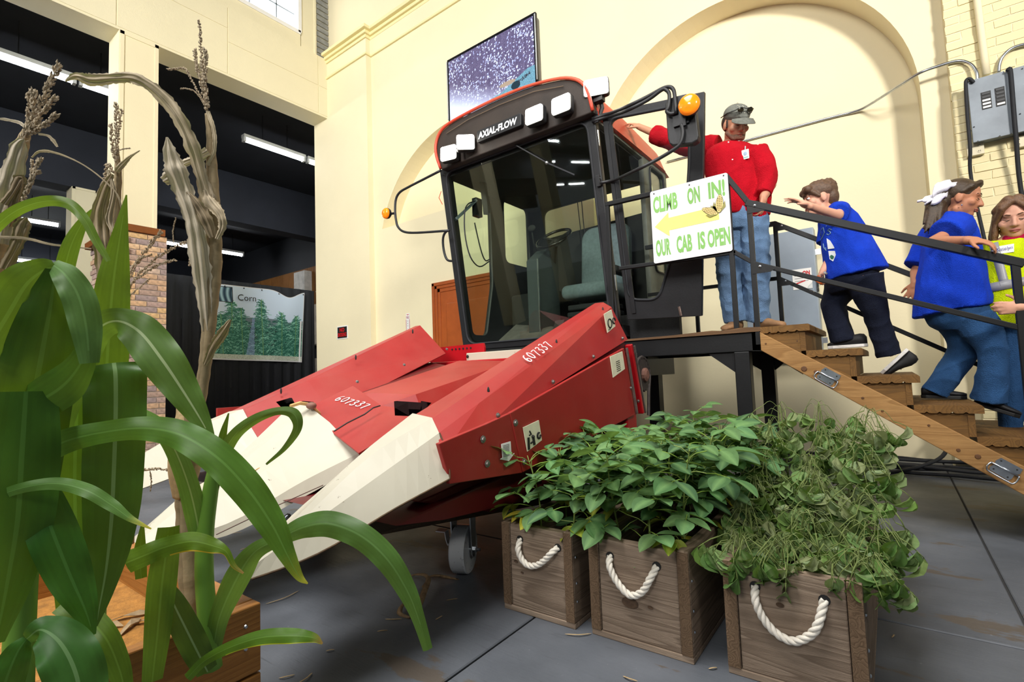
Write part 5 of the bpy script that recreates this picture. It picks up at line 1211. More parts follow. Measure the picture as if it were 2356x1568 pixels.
# beard shade
blob('beard', [('e', P(0, .052, -.080), (.048*1.14, .040*1.14, .030*1.14), M), ('c', P(.060, .012, -.058), P(.03, .06, -.088), .018, .022), ('c', P(-.060, .012, -.058), P(-.03, .06, -.088), .018, .022)], .006, paint('short_beard', H('7a5a48'), .8, .25, 90), mn, 2)
blob('hair', [('e', P(0, -.040, .010), (.092, .086, .090), M), ('c', P(.070, .01, .02), P(.072, .016, -.02), .012, .009), ('c', P(-.070, .01, .02), P(-.072, .016, -.02), .012, .009)], .006, HAIRM, mn, 3)
CAPM = cloth('grey_cap_cloth', H('6d6f68'), .18, 40, .3)
cap = blob('cap', [('e', P(0, -.008, .062), (.098, .116, .080), M), ('c', P(.02, .09, .048), P(-.02, .09, .048), .012, .012)], .006, CAPM, mn, 3)
rim_ = []
for k in range(9):
    a = math.pi*(k/8); x = .078*math.cos(a); rim_.append((x, math.sin(a)))
vt = [P(x, .080+.022*s_, .046-.010*abs(x/.078)) for x, s_ in rim_]; vo = [P(x*1.05, .088+.085*s_, .036-.028*s_-.016*abs(x/.078)**2) for x, s_ in rim_]
mm = MB().loft([vt, vo, [p-M@V(0, 0, .004) for p in vo], [p-M@V(0, 0, .004) for p in vt]], False, False); mm.build('visor', CAPM, cap, True)
for sd in (-1, 0, 1): MB().tube([P(sd*.03, -.09, .09), P(sd*.03, -.02, .137-.01*abs(sd)), P(sd*.03, .06, .115), P(sd*.03, .094, .07)], .0018, 5).build('seam', paint('cap_stitch', H('b9b7a8'), .8), cap)
gl_ = paint('sunglass_lens', H('2a2618'), .08, .3, 40)
for sd in (-1, 1): 
    MB().ell(P(sd*.034, .098, .092), .026, .008, .017, 12, 8, M).build('sunglass_lens', gl_, cap, True)
    MB().tube([P(sd*.058, .088, .093), P(sd*.088, .02, .070), P(sd*.086, -.06, .040)], .004, 6).build('sunglass_temple', INK, cap, True)
MB().tube([P(-.06, .092, .096), P(-.034, .104, .108), P(0, .108, .100), P(.034, .104, .108), P(.06, .092, .096)], .0035, 6).build('sunglass_frame', INK, cap, True)
sh = [rings(0, [(1686, 329, 21, .055, 4), (1690, 336, 48, .085, 3), (1694, 345, 68, .11, 2), (1698, 360, 77, .125, 1), (1699, 385, 76, .135, 0), (1700, 430, 74, .145, 0), (1701, 470, 71, .14, 0), (1702, 497, 69, .135, 0)], Ym)]
sh += [leg([(1652, 338, 27, .02), (1610, 338, 25, .03), (1560, 328, 23, .05), (1506, 309, 20, .08)], Ym), leg([(1738, 352, 28, .0), (1757, 378, 25, -.01), (1764, 420, 21, -.03), (1757, 447, 18, -.08)], Ym)]
sh += [leg([(1662, 480, 26, -.02), (1656, 525, 20, -.02)], Ym), leg([(1738, 480, 28, -.03), (1742, 524, 16, -.04)], Ym)]
shirt = blob('shirt', sh, .008, REDS, mn, 4, fold=.007, ff=8, fdir=V(.6, 0, 1))
MB().tube([Vector(v) for v in spline([tuple(P(.052, .03, -.118)), tuple(P(.05, .065, -.135)), tuple(P(.0, .085, -.175))], 4)], [.022]*8+[.014], 8, flat=.5).tube([Vector(v) for v in spline([tuple(P(-.052, .03, -.118)), tuple(P(-.05, .065, -.135)), tuple(P(.0, .085, -.175))], 4)], [.022]*8+[.014], 8, flat=.5).build('collar', REDS, shirt, True)
MB().ell(P(0, .060, -.140), .040, .03, .05, 12, 8, M).build('undershirt', WHITEP, mn, True)
for x, y in ((1676, 327), (1685, 367), (1685, 387)): MB().ell(q(x, y, -.155), .006, .004, .006).build('shirt_button', WHITEP, shirt, True)
bc2 = q(1715, 355, -.165)
bpy.context.view_layer.update()
ep = onshirt(shirt, [(1727, 335), (1742, 336), (1727, 330)], .004)
if len(ep) == 3: text_on('embroidery', 'AgCenter', .03, ep[0], ep[1]-ep[0], ep[2]-ep[0], WHITEP, shirt, .003, fit=(.085, .020), shear=.1)
bq = onshirt(shirt, [(1715, 355)], .012)
if bq: bc2 = bq[0]
bg = MB().box(bc2.x-.026, bc2.x+.026, bc2.y-.003, bc2.y+.003, bc2.z-.038, bc2.z+.038).build('name_badge', WHITEP, shirt, bevel=.003)
MB().ell(bc2+V(0, -.004, .006), .014, .002, .016).build('badge_photo', paint('badge_blue_grey', H('8ea3b8'), .5), bg); MB().box(bc2.x-.020, bc2.x+.020, bc2.y-.005, bc2.y-.002, bc2.z-.028, bc2.z-.021).build('badge_stripe', paint('badge_teal', H('5fb3a0'), .5), bg)
MB().tube([bc2+V(0, 0, .038), bc2+V(.002, .006, .066)], .005, 6).build('badge_clip', STEEL, bg)
trs = [rings(0, [(1705, 478, 56, .125, 0), (1708, 505, 58, .13, 0), (1710, 530, 50, .11, 0)], Ym), leg([(1686, 505, 33), (1679, 560, 31), (1678, 622, 28, -.03), (1686, 690, 26, -.01), (1695, 738, 26, .02)], Ym), leg([(1732, 505, 33), (1738, 560, 31), (1741, 620, 28, -.03), (1743, 690, 26, -.01), (1745, 736, 26, .03)], Ym)]
blob('jeans', trs, .008, JEAN, mn, 3, fold=.008, ff=11, fdir=V(1, 0, .2))
MB().tube([pv+TM@V(.178*math.cos(a), .130*math.sin(a), .065) for a in [k*math.pi/12 for k in range(24)]], .014, 6, True, flat=1.5).build('belt', paint('brown_belt', H('3a2619'), .5), mn, True)
BOOT = paint('tan_boot_leather', H('9a7450'), .7, .2, 20); SOLE = paint('dark_sole', H('4a3a2c'), .8)
shoe('boot', V(anR.x+.01, Ym+.07, 1.262), V(anR.x-.05, Ym-.18, 1.262), (0, 0, 1), BOOT, SOLE, mn, .05, .10)
shoe('boot', V(anL.x-.02, Ym+.05, 1.262), V(anL.x+.20, Ym-.09, 1.262), (0, 0, 1), BOOT, SOLE, mn, .05, .10)
# ---------------------------------------------------------------- boy in blue t-shirt
Yb = 4.28
by = thing('person', (-.2, Yb, 1.084), 'boy in royal blue t-shirt and navy trousers climbing the stairs with a bottle', 'person')
q = lambda x, y, dy=0.0: PY(x, y, Yb+dy)
hc = q(1884, 456, .0); hf = V(-1, -.42, -.10); hu = V(-.10, -.06, 1)
shN, elN, wrN = q(1930, 486, -.12), q(1926, 492, -.30), q(1858, 472, -.42)      # near arm reaching forward over the rail
elN = q(1928, 495, -.22); wrN = q(1860, 473, -.42)
shF, elF, wrF = q(1905, 520, .10), q(1912, 592, -.06), q(1893, 624, -.10)
nk = q(1903, 490, .0); ch = q(1928, 535, .0); ws = q(1955, 600, .0); pv = q(1968, 632, .0)
hN, kN, aN = q(1985, 645, -.07), q(2020, 725, -.05), q(2048, 810, .0); hF, kF, aF = q(1945, 645, .07), q(1912, 700, .05), q(1944, 778, .03)
P, M, hp = head_prims(hc, hf, hu, 1.08)
tup = (ch-pv).normalized(); r_, f_, u_, TM = frame3(V(-1, 0, -.4), tup)
body = hp + limb(P(0, -.03, -.06), .045, nk, .048) + [('c', ch, pv, .05, .05)] + limb(nk, .045, shN, .036, elN, .034, wrN, .024) + limb(nk, .045, shF, .04, elF, .033, wrF, .023) + limb(pv, .05, hN, .045, kN, .04, aN, .03) + limb(pv, .05, hF, .045, kF, .04, aF, .03)
body += hand(wrN, (q(1822, 458, -.46)-wrN), V(0, .2, -1), .98, (.12, .15, .22, .3), side=1, spread=.22)
hb = q(1886, 640, -.04); body += hand(wrF, (q(1880, 650, -.12)-wrF), V(.5, -.2, -.6), .80, (.9, .9, .9, .9), side=-1)
blob('body', body, .006, SK2, by, 4)
BRN = paint('brown_hair', H('5b4330'), .55, .3, 70, bump=.5, bscale=160)
face(by, P, M, 1.08, BRN)
hairp = [('e', P(0, -.020, .045), (.094, .110, .084), M), ('e', P(0, -.065, -.005), (.080, .058, .078), M), ('c', P(.05, .072, .062), P(-.05, .072, .062), .028, .028), ('c', P(.062, .045, .03), P(.072, .02, .0), .02, .012), ('c', P(-.062, .045, .03), P(-.072, .02, .0), .02, .012)]
rg = random.Random(4)
for k in range(26):
    a = rg.uniform(-1.2, 1.2); hairp.append(('c', P(.05*math.sin(a), .075*math.cos(a)+.005, .085), P(.074*math.sin(a), .092*math.cos(a), .040+rg.uniform(-.016, .012)), .012, .005))
for k in range(20):
    a = rg.uniform(0, 6.28); hairp.append(('c', P(.05*math.cos(a), -.03+.06*math.sin(a), .105), P(.075*math.cos(a), -.03+.09*math.sin(a), .075), .012, .007))
blob('hair', hairp, .0055, BRN, by, 1)
ts = [rings(0, [(1912, 481, 15, .05, -30), (1920, 493, 34, .10, -28), (1931, 520, 44, .13, -24), (1944, 560, 52, .14, -20), (1958, 597, 60, .15, -16), (1972, 632, 66, .155, -11)], Yb)]
ts += [leg([(1928, 486, 24, -.06), (1929, 488, 23, -.14), (1930, 490, 22, -.19)], Yb), leg([(1906, 510, 20, .10), (1900, 560, 20, .08)], Yb)]
tsh = blob('tshirt', ts, .0075, BLUE, by, 4, fold=.006, ff=8, fdir=V(.4, 0, -1))
def patch(name, pts, mat, parent, Y, up=.004):
    Q = [PY(x, y, Y) for x, y in pts]; MB().prism(Q, (0, .006, 0)).build(name, mat, parent)
# print on the shirt front: white bottle-like shape, green clover, green script
PRG = paint('print_green', H('2f6a52'), .7); PRW = paint('print_white', H('e8ecf0'), .7)
def printed(name, o, pts, mat, th=.0015):
    bpy.context.view_layer.update(); Q = onshirt(o, pts)
    if len(Q) >= 3:
        c = sum(Q, V(0, 0, 0))/len(Q); m = MB(); n = len(Q)
        m.add([c]+Q, [(0, i+1, (i+1) % n+1) for i in range(n)]); ob = m.build(name, mat, o); sd = ob.modifiers.new('s', 'SOLIDIFY'); sd.thickness = th
def printed_line(name, o, pts, mat, r=.003):
    bpy.context.view_layer.update(); Q = onshirt(o, pts, .002)
    if len(Q) >= 2: MB().tube(Q, r, 5).build(name, mat, o)
printed('shirt_print', tsh, ((1902, 548), (1910, 553), (1918, 566), (1920, 571), (1905, 573)), PRW)
printed('shirt_print', tsh, ((1906, 577), (1921, 577), (1923, 586), (1917, 601), (1909, 596)), PRW)
printed('shirt_print', tsh, ((1909, 590), (1912, 586), (1916, 587), (1919, 590), (1917, 596), (1912, 596)), PRG)
for pts in (((1887, 541), (1890, 528), (1894, 523), (1897, 535), (1892, 546), (1889, 551)), ((1902, 538), (1906, 540), (1911, 536), (1909, 532), (1904, 530), (1908, 526), (1913, 528)), ((1901, 521), (1902, 518)), ((1894, 560), (1896, 570), (1901, 576), (1900, 569))): printed_line('shirt_lettering', tsh, pts, paint('print_outline', H('7fa6b8'), .7))
trs = [rings(0, [(1962, 610, 52, .12, -14), (1965, 625, 58, .125, -12), (1962, 650, 55, .12, -12), (1960, 668, 45, .10, -8)], Yb), leg([(1985, 640, 40, -.06), (2008, 700, 28, -.06), (2022, 745, 24, -.03), (2046, 818, 25, -.01)], Yb), leg([(1945, 645, 40, .05), (1920, 694, 27, .05), (1922, 725, 24, .04), (1940, 786, 24, .03)], Yb)]
blob('trousers', trs, .0075, NAVYP, by, 3, fold=.005, ff=9, fdir=V(1, 0, .3))
SHOE = paint('black_mesh_shoe', H('141416'), .7, .3, 60, bump=.3); WSOLE = paint('white_rubber_sole', H('d9d6d2'), .7, .12, 30)
shoe('shoe', q(1995, 797, .03), q(1905, 803, .03), (0, 0, 1), SHOE, WSOLE, by, .042, .07)
sh2, Ps = shoe('shoe', q(2083, 802, -.02), q(2024, 856, -.02), (.75, -.0, .66), SHOE, WSOLE, by, .042, .075)
for a, b in (((.42, -.040, .045), (.42, -.040, .075)), ((.42, -.041, .060), (.56, -.041, .060)), ((.56, -.042, .045), (.56, -.042, .075))): MB().bar(Ps(*a), Ps(*b), .004, .007).build('shoe_mark', WHITEP, sh2)
bt = thing('water_bottle', q(1886, 640, -.06), 'clear plastic bottle with orange label held in the boy\'s hand', 'bottle')
b0, b1 = q(1864, 668, -.15), q(1901, 626, -.15); ax = (b1-b0); BL = ax.length
CLR = glass('clear_plastic', (.93, .95, .96), 1.0, .08)
MB().lathe([(.004, 0), (.026, .004), (.030, .02), (.027, .05), (.030, .075), (.030, BL*.72), (.022, BL*.82), (.011, BL*.90), (.011, BL*.93)], b0, ax, 18).build('bottle_body', CLR, bt, True)
MB().lathe([(.0308, BL*.45), (.0312, BL*.47), (.0312, BL*.70), (.0305, BL*.72)], b0, ax, 18).build('label_wrap', paint('orange_label', H('d9652a'), .4, .35, 30), bt, True)
MB().lathe([(.0135, BL*.92), (.0135, BL*1.0), (0., BL*1.0)], b0, ax, 14).build('bottle_cap', paint('bottle_cap_grey', H('b9bdc0'), .4), bt)
# ---------------------------------------------------------------- girl in blue t-shirt
Yg = 4.26
gr = thing('person', (.25, Yg, .735), 'girl in royal blue t-shirt with a big white hair bow coming down the stairs', 'person')
q = lambda x, y, dy=0.0: PY(x, y, Yg+dy)
hc = q(2212, 456, .0); hf = V(1, -.12, -.35); hu = V(.22, 0, 1)
nk = q(2193, 497, .0); ch = q(2190, 570, .0); pv = q(2205, 720, .0)
shN, elN, wrN = q(2195, 530, -.13), q(2148, 556, -.24), q(2230, 553, -.47); shF, elF, wrF = q(2150, 545, .13), q(2108, 625, .10), q(2105, 652, -.02)
hN, kN, aN = q(2235, 740, -.08), q(2285, 800, -.10), q(2275, 905, -.05); hF, kF, aF = q(2200, 735, .08), q(2222, 820, .05), q(2140, 895, .03)
P, M, hp = head_prims(hc, hf, hu, 1.06)
r_, f_, u_, TM = frame3(V(1, -.15, 0), (ch-pv).normalized())
body = hp + limb(P(0, -.03, -.06), .045, nk, .048) + [('c', ch, pv, .06, .06)] + limb(nk, .045, shN, .036, elN, .036, wrN, .025) + limb(nk, .045, shF, .04, elF, .035, wrF, .024) + limb(pv, .06, hN, .05, kN, .05, aN, .035) + limb(pv, .06, hF, .05, kF, .05, aF, .035)
body += hand(wrN, V(.72, -.30, -.30), V(-.25, .35, -1), .98, (.35, .55, .6, .65), side=-1, spread=.1) + hand(wrF, V(-.35, -.15, -1), V(.3, .9, -.1), .84, (.25, .3, .3, .4), side=-1, spread=.3)
blob('body', body, .006, SK3, gr, 4)
DKB = paint('dark_brown_long_hair', H('40301f'), .5, .35, 60, bump=.6, bscale=140)
face(gr, P, M, 1.06, DKB, True)
hp_ = [('e', P(0, -.022, .034), (.090, .102, .088), M), ('c', P(.02, .060, .092), P(.074, .028, .050), .018, .014), ('c', P(-.02, .060, .092), P(-.074, .028, .050), .018, .014), ('e', P(0, -.07, -.01), (.08, .06, .08), M), ('c', P(.06, .03, .06), P(.078, .0, .02), .024, .014), ('c', P(-.06, .03, .06), P(-.078, .0, .02), .024, .014), ('c', P(.03, .060, .085), P(-.03, .060, .085), .014, .014)]
rg = random.Random(8)
for k in range(44):
    a, b = rg.uniform(-.06, .06), rg.uniform(-.04, .04); st_ = P(a*.6, -.09+.02*b, .035+b)
    e1 = q(2152+rg.uniform(-16, 18), 478+rg.uniform(-12, 12), a-.03); e2 = q(2146+rg.uniform(-22, 30), 520+rg.uniform(-16, 18), a*1.3-.06)
    hp_ += [('c', st_, e1, .026, .026), ('c', e1, e2, .024, .006)]
blob('hair', hp_, .0058, DKB, gr, 1)
BOWM = cloth('white_ribbon', H('eceaf2'), .04, 20, .3)
def ribbon(pts, w_, side, name, mat, parent, th=.004):
    pts = [Vector(v) for v in spline([tuple(p) for p in pts], 5)]; R = []; n = len(pts)
    for i, p in enumerate(pts):
        ww = w_[min(len(w_)-1, int(i/(n-1)*(len(w_)-1)+.5))] if hasattr(w_, '__len__') else w_
        R.append([p-side*ww/2, p-side*ww*.2+V(0, -.006, 0), p+side*ww*.2, p+side*ww/2])
    m = MB(); m.loft(R, False, False); o = m.build(name, mat, parent, True); sd = o.modifiers.new('s', 'SOLIDIFY'); sd.thickness = th; return o
bow = ribbon([q(2200, 424, -.07), q(2170, 428, -.10), q(2148, 440, -.11), q(2152, 452, -.10), q(2180, 448, -.08)], [.03, .07, .085, .05, .03], V(.25, 0, 1).normalized(), 'hair_bow', BOWM, gr)
ribbon([q(2178, 446, -.08), q(2160, 458, -.11), q(2146, 462, -.11), q(2168, 450, -.09)], [.03, .06, .05, .02], V(.4, 0, 1).normalized(), 'bow_loop', BOWM, bow)
ribbon([q(2168, 446, -.07), q(2140, 456, -.10), q(2110, 463, -.10)], [.03, .04, .012], V(.1, 0, 1).normalized(), 'bow_tail', BOWM, bow); ribbon([q(2165, 448, -.07), q(2140, 460, -.11), q(2127, 470, -.11)], [.03, .03, .010], V(.5, 0, .8).normalized(), 'bow_tail', BOWM, bow)
MB().ell(P(-.078, .0, -.05) if False else q(2213, 471, -.085), .005).build('earring', STEEL, gr, True)
ts = [rings(0, [(2190, 489, 20, .05, 4), (2186, 503, 42, .10, 2), (2186, 540, 49, .14, 0), (2186, 590, 57, .15, 0), (2187, 640, 68, .165, -3), (2188, 690, 76, .175, -6), (2190, 716, 79, .175, -9)], Yg)]
ts += [leg([(2200, 518, 36, -.08), (2190, 530, 36, -.15), (2176, 540, 34, -.20)], Yg), leg([(2152, 530, 24, .12), (2125, 575, 24, .12), (2106, 612, 25, .09)], Yg)]
tsg = blob('tshirt', ts, .0075, BLUE, gr, 4, fold=.007, ff=7, fdir=V(-.3, 0, 1))
trs = [rings(0, [(2195, 705, 66, .14, -8), (2212, 738, 62, .135, -8), (2216, 760, 48, .11, 0)], Yg), leg([(2240, 735, 42, -.06), (2268, 775, 34, -.09), (2284, 815, 28, -.09), (2282, 870, 29, -.06), (2276, 922, 34, -.04)], Yg), leg([(2200, 735, 38, .06), (2216, 785, 31, .06), (2208, 825, 28, .05), (2175, 870, 26, .03), (2152, 905, 28, .03)], Yg)]
blob('jeans', trs, .0075, JEAN2, gr, 3, fold=.006, ff=8, fdir=V(1, 0, .3))
BLKS = paint('plain_black_shoe', H('16171c'), .6, .15, 30)
shoe('shoe', q(2122, 915, .03), q(2225, 918, .03), (0, 0, 1), BLKS, INK, gr, .042, .06)
shoe('shoe', q(2240, 930, -.02), q(2345, 962, -.02), (.25, 0, .95), BLKS, INK, gr, .042, .06)
MB().tube([q(2131, 572, -.06), q(2124, 600, -.05)], .006, 6).build('lanyard', paint('lanyard_red_white', H('a8404a'), .6, .5, 90), gr)
# ---------------------------------------------------------------- woman in yellow vest
Yv = 4.42
wm = thing('person', (.74, Yv, .385), 'woman in yellow safety vest with long brown hair at the foot of the stairs', 'person')
q = lambda x, y, dy=0.0: PY(x, y, Yv+dy)
hc = q(2332, 500, .0); hf = V(-.12, -1, -.28); hu = V(0, -.25, 1)
nk = q(2332, 548, .02); ch = q(2342, 605, .0); pv = q(2350, 740, .0)
shR, elR, wrR = q(2274, 582, .03), q(2268, 648, .08), q(2292, 705, .06); shL, elL, wrL = q(2412, 580, .02), q(2440, 660, -.05), q(2362, 706, -.62)
hiR, knR, anR = q(2325, 755, .0), q(2320, 860, -.03), q(2322, 965, .02); hiL, knL, anL = q(2375, 755, 0), q(2385, 860, -.03), q(2390, 960, .02)
anR.z = anL.z = .47
P, M, hp = head_prims(hc, hf, hu, 1.10); r_, f_, u_, TM = frame3(V(-.1, -1, 0), (0, 0, 1))
body = hp + limb(P(0, -.03, -.06), .046, nk, .05) + [('c', ch, pv, .09, .10)] + limb(nk, .05, shR, .045, elR, .038, wrR, .026) + limb(nk, .05, shL, .045, elL, .038, wrL, .026) + limb(pv, .09, hiR, .07, knR, .05, anR, .035) + limb(pv, .09, hiL, .07, knL, .05, anL, .035)
body += hand(wrL, V(-1, -.1, .05), V(-.05, 1, 0), .95, (.45, .5, .5, .55), side=-1, spread=.06) + hand(wrR, V(.3, -.05, -1), V(1, 0, 0), .9, side=1)
blob('body', body, .0065, SK2, wm, 4)
LBR = paint('light_brown_hair', H('6b4c33'), .5, .3, 60, bump=.6, bscale=140); face(wm, P, M, 1.10, LBR, True, H('b56a66'))
hp_ = [('e', P(0, -.030, .030), (.092, .100, .090), M), ('c', P(.045, .055, .075), P(.075, .03, .0), .024, .018), ('c', P(-.045, .055, .075), P(-.075, .03, .0), .024, .018)]
rg = random.Random(3)
for k in range(40):
    s_ = -1 if k % 2 else 1; y_ = rg.uniform(-.07, .035); a = P(s_*.072, y_, .02); b = P(s_*(.085+rg.uniform(-.006, .012)), y_+rg.uniform(-.01, .02), -.09); c_ = P(s_*(.092+rg.uniform(-.025, .025)), y_+.03, -.20+rg.uniform(-.04, .02))
    hp_ += [('c', a, b, .020, .017), ('c', b, c_, .016, .005)]
for s_ in (-1, 1): hp_ += [('c', P(s_*.006, .055, .098), P(s_*.048, .068, .062), .020, .020), ('c', P(s_*.048, .068, .062), P(s_*.076, .040, -.02), .020, .018), ('c', P(s_*.02, .04, .105), P(s_*.07, .03, .05), .03, .026)]
blob('hair', hp_, .0058, LBR, wm, 1)
MAG = cloth('crimson_shirt', H('b01440'), .1, 14, .5); VEST = cloth('hi_vis_yellow', H('d3e60a'), .06, 14, .6, 7); SILV = paint('reflective_silver', H('8f8f92'), .4, .1, 30)
blob('shirt', [('e', ch, (.17, .105, .15), TM), ('c', shR, shL, .062, .062), ('c', nk+V(0, 0, -.03), ch, .075, .12), ('e', pv+V(0, 0, .04), (.175, .12, .10), TM)] + limb(shR, .060, elR, .050, elR+(wrR-elR)*.5, .04) + limb(shL, .066, elL, .056, elL+(wrL-elL)*.7, .044), .0075, MAG, wm, 4)
vs_ = [rings(0, [(2340, 556, 70, .10, 0), (2342, 580, 75, .125, 0), (2343, 620, 74, .14, 0), (2345, 670, 78, .15, 0), (2347, 720, 82, .155, 0), (2350, 748, 84, .155, -2)], Yv)]
vest = blob('safety_vest', vs_, .0075, VEST, wm, 3, fold=.006, ff=6)
bpy.context.view_layer.update()
def strip_on(o, a, b, w_, mat, name, n=8):
    d = (V(b[0], b[1], 0)-V(a[0], a[1], 0)).normalized(); px_, py_ = -d.y, d.x; L1 = []; L2 = []
    for k in range(n+1):
        x = a[0]+(b[0]-a[0])*k/n; y = a[1]+(b[1]-a[1])*k/n
        u = onshirt(o, [(x+px_*w_/2, y+py_*w_/2), (x-px_*w_/2, y-py_*w_/2)])
        if len(u) == 2: L1.append(u[0]); L2.append(u[1])
    if len(L1) > 1:
        m = MB(); m.loft([L1, L2], False, False); ob = m.build(name, mat, o, True); sd = ob.modifiers.new('s', 'SOLIDIFY'); sd.thickness = .003
strip_on(vest, (2282, 545), (2312, 655), 22, SILV, 'reflective_strip'); strip_on(vest, (2266, 664), (2400, 638), 20, SILV, 'reflective_strip', 10); strip_on(vest, (2400, 550), (2376, 640), 22, SILV, 'reflective_strip')
pq = onshirt(vest, [(2288, 568), (2333, 560), (2333, 579), (2289, 585)], .006)
if len(pq) == 4:
    tg = MB().poly(pq).build('name_tag', WHITEP, vest); sd = tg.modifiers.new('s', 'SOLIDIFY'); sd.thickness = .002
    c_ = sum(pq, V(0, 0, 0))/4; text_on('handwriting', 'Katelyn', .03, c_+V(0, -.004, 0), pq[1]-pq[0], pq[0]-pq[3], paint('blue_pen', H('2a2f8a'), .6), tg, .004, fit=((pq[1]-pq[0]).length*.85, (pq[0]-pq[3]).length*.6), shear=.25)
blob('jeans', [('e', pv+V(0, 0, -.02), (.165, .13, .10), TM)] + limb(hiR, .10, knR, .068, anR, .055) + limb(hiL, .10, knL, .068, anL, .055), .0075, JEAN2, wm, 4)
shoe('shoe', V(anR.x, Yv+.06, .385), V(anR.x-.02, Yv-.17, .385), (0, 0, 1), BLKS, INK, wm, .042, .07); shoe('shoe', V(anL.x, Yv+.06, .385), V(anL.x+.03, Yv-.17, .385), (0, 0, 1), BLKS, INK, wm, .042, .07)
# ================================================================ weathered planter boxes with rope handles
GW = dict(c1=H('b09b86'), c2=H('665342'), dark=H('57463a'))
WX_ = wood('weathered_board_x', GW['c1'], GW['c2'], 0, 10, 1.3, .8, dark=GW['dark'], bump=.5)
WY_ = wood('weathered_board_y', H('9c8773'), H('5c4a39'), 1, 10, 1.3, .8, dark=H('52412f'), bump=.5)
WZ_ = wood('weathered_end_grain', H('8d735a'), H('4f3d2b'), 1, 16, 1.3, .85, dark=H('483726'), bump=.5)
ROPE = paint('white_cotton_rope', H('e4ddd0'), .85, .08, 60, bump=.3, bscale=300)
SOIL = paint('dark_soil', H('3a2c20'), .95, .35, 30, bump=.8, bscale=60, bdist=.02)
KNOTW = paint('dark_wood_knot', H('54402f'), .85, .35, 60, bump=.4)
def planter(x0, x1, yf, yb, h, label, handle, seam=False, knots=()):
    t = thing('planter_box', ((x0+x1)/2, (yf+yb)/2, 0), label, 'planter', 'weathered wooden planter boxes'); b = .04
    for s, xa in ((0, x0), (1, x1-b)):
        if seam:
            MB().box(xa, xa+b, yf, yb, .022, h-.045).build('side_board', WY_, t, bevel=.004); MB().box(xa, xa+b, yf-.002, yb, h-.042, h).build('side_board', WY_, t, bevel=.004)
        else: MB().box(xa, xa+b, yf, yb, .022, h+(.004 if s else 0)).build('side_board', WY_, t, bevel=.005)
        MB().box(xa+.001, xa+b-.001, yf-.0025, yf+.001, .024, h-.001).build('end_grain_face', WZ_, t)
    MB().box(x0+b+.002, x1-b-.002, yf+.004, yf+.044, .022, h-.004).build('front_board', WX_, t, bevel=.004)
    MB().box(x0+b+.002, x1-b-.002, yb-.044, yb, .022, h-.006).build('back_board', WX_, t, bevel=.004)
    MB().box(x0, x1, yf, yb, 0, .022).build('bottom_board', WX_, t, bevel=.003)
    # soil surface
    n = 8; m = MB(); g = {}
    vs = []; 
    for i in range(n+1):
        for j in range(n*3+1):
            x = x0+b+(x1-x0-2*b)*i/n; y = yf+.044+(yb-yf-.088)*j/(n*3); vs.append((x, y, h-.11+.012*noise.noise(V(x*14, y*14, 0))))
    m.add(vs, [(i*(n*3+1)+j, (i+1)*(n*3+1)+j, (i+1)*(n*3+1)+j+1, i*(n*3+1)+j+1) for i in range(n) for j in range(n*3)])
    m.box(x0+b, x1-b, yf+.044, yb-.044, .022, h-.13); m.build('soil', SOIL, t)
    # rope: three twisted strands along a catenary between two holes
    P = [PY(a, c, yf-.018) for a, c in handle]; P[0].y = P[-1].y = yf+.006
    path = [Vector(v) for v in spline([tuple(p) for p in P], 10)]; N = len(path)
    fine = [Vector(v) for v in spline([tuple(p) for p in path], 3)]; L = sum((q-p).length for p, q in zip(fine, fine[1:]))
    rp = None; acc = 0
    rope = thing_part = None
    for s in range(3):
        pts = []; acc = 0
        for i, p in enumerate(fine):
            if i: acc += (p-fine[i-1]).length
            t_ = (fine[min(i+1, len(fine)-1)]-fine[max(i-1, 0)]).normalized(); a_, b_ = frame_of(t_, V(0, 1, 0)); th = acc/.034*2*math.pi*.5+s*2*math.pi/3
            pts.append(p+(a_*math.cos(th)+b_*math.sin(th))*.0062)
        if rp is None: rp = MB().tube(pts, .0072, 7).build('rope_handle', ROPE, t, True)
        else: MB().tube(pts, .0072, 7).build('rope_strand', ROPE, rp, True)
    for kx, ky, kr in knots:
        p = PY(kx, ky, yf+.003); MB().add([p+V(kr*math.cos(a)*r, -.0012*(3-i), kr*.62*math.sin(a)*r) for i, r in enumerate((1.0, .7, .35)) for a in [g*math.pi/9 for g in range(18)]], [tuple(range(36, 54))]+[(i*18+g, i*18+(g+1) % 18, (i+1)*18+(g+1) % 18, (i+1)*18+g) for i in range(2) for g in range(18)]).build('knot', KNOTW, t, True)
    for k, p in enumerate((fine[0], fine[-1])): MB().lathe([(.016, 0), (.016, .003)], V(p.x, yf+.003, p.z), V(0, -1, 0), 12).build('rope_hole', INK, t)
    for z in (.10, .17, .27): MB().lathe([(.006, 0), (.004, .003), (0., .004)], V(x1+.001, yf+.022, z), V(1, 0, 0), 8).build('screw', STEEL, t)
    return t
H1 = ((1190, 1243), (1192, 1262), (1200, 1285), (1216, 1300), (1236, 1299), (1255, 1286), (1268, 1272), (1277, 1263))
H2 = ((1398, 1282), (1402, 1300), (1416, 1332), (1440, 1362), (1459, 1369), (1480, 1358), (1494, 1334), (1506, 1306))
H3 = ((1734, 1353), (1738, 1380), (1755, 1420), (1785, 1455), (1824, 1474), (1860, 1463), (1882, 1436), (1895, 1386))
planter(-1.402, -1.052, 1.752, 2.72, .365, 'leftmost weathered wooden planter box of the three, with white rope handle', H1, knots=((1188, 1290, .010), (1202, 1316, .007)))
planter(-.985, -.60, 1.762, 3.10, .368, 'middle weathered wooden planter box holding the big green soybean plants', H2, knots=((1450, 1385, .032), (1497, 1396, .010)))
planter(-.495, -.11, 1.782, 3.00, .362, 'rightmost weathered wooden planter box holding the wilted plants', H3, True, knots=((1795, 1390, .012),))
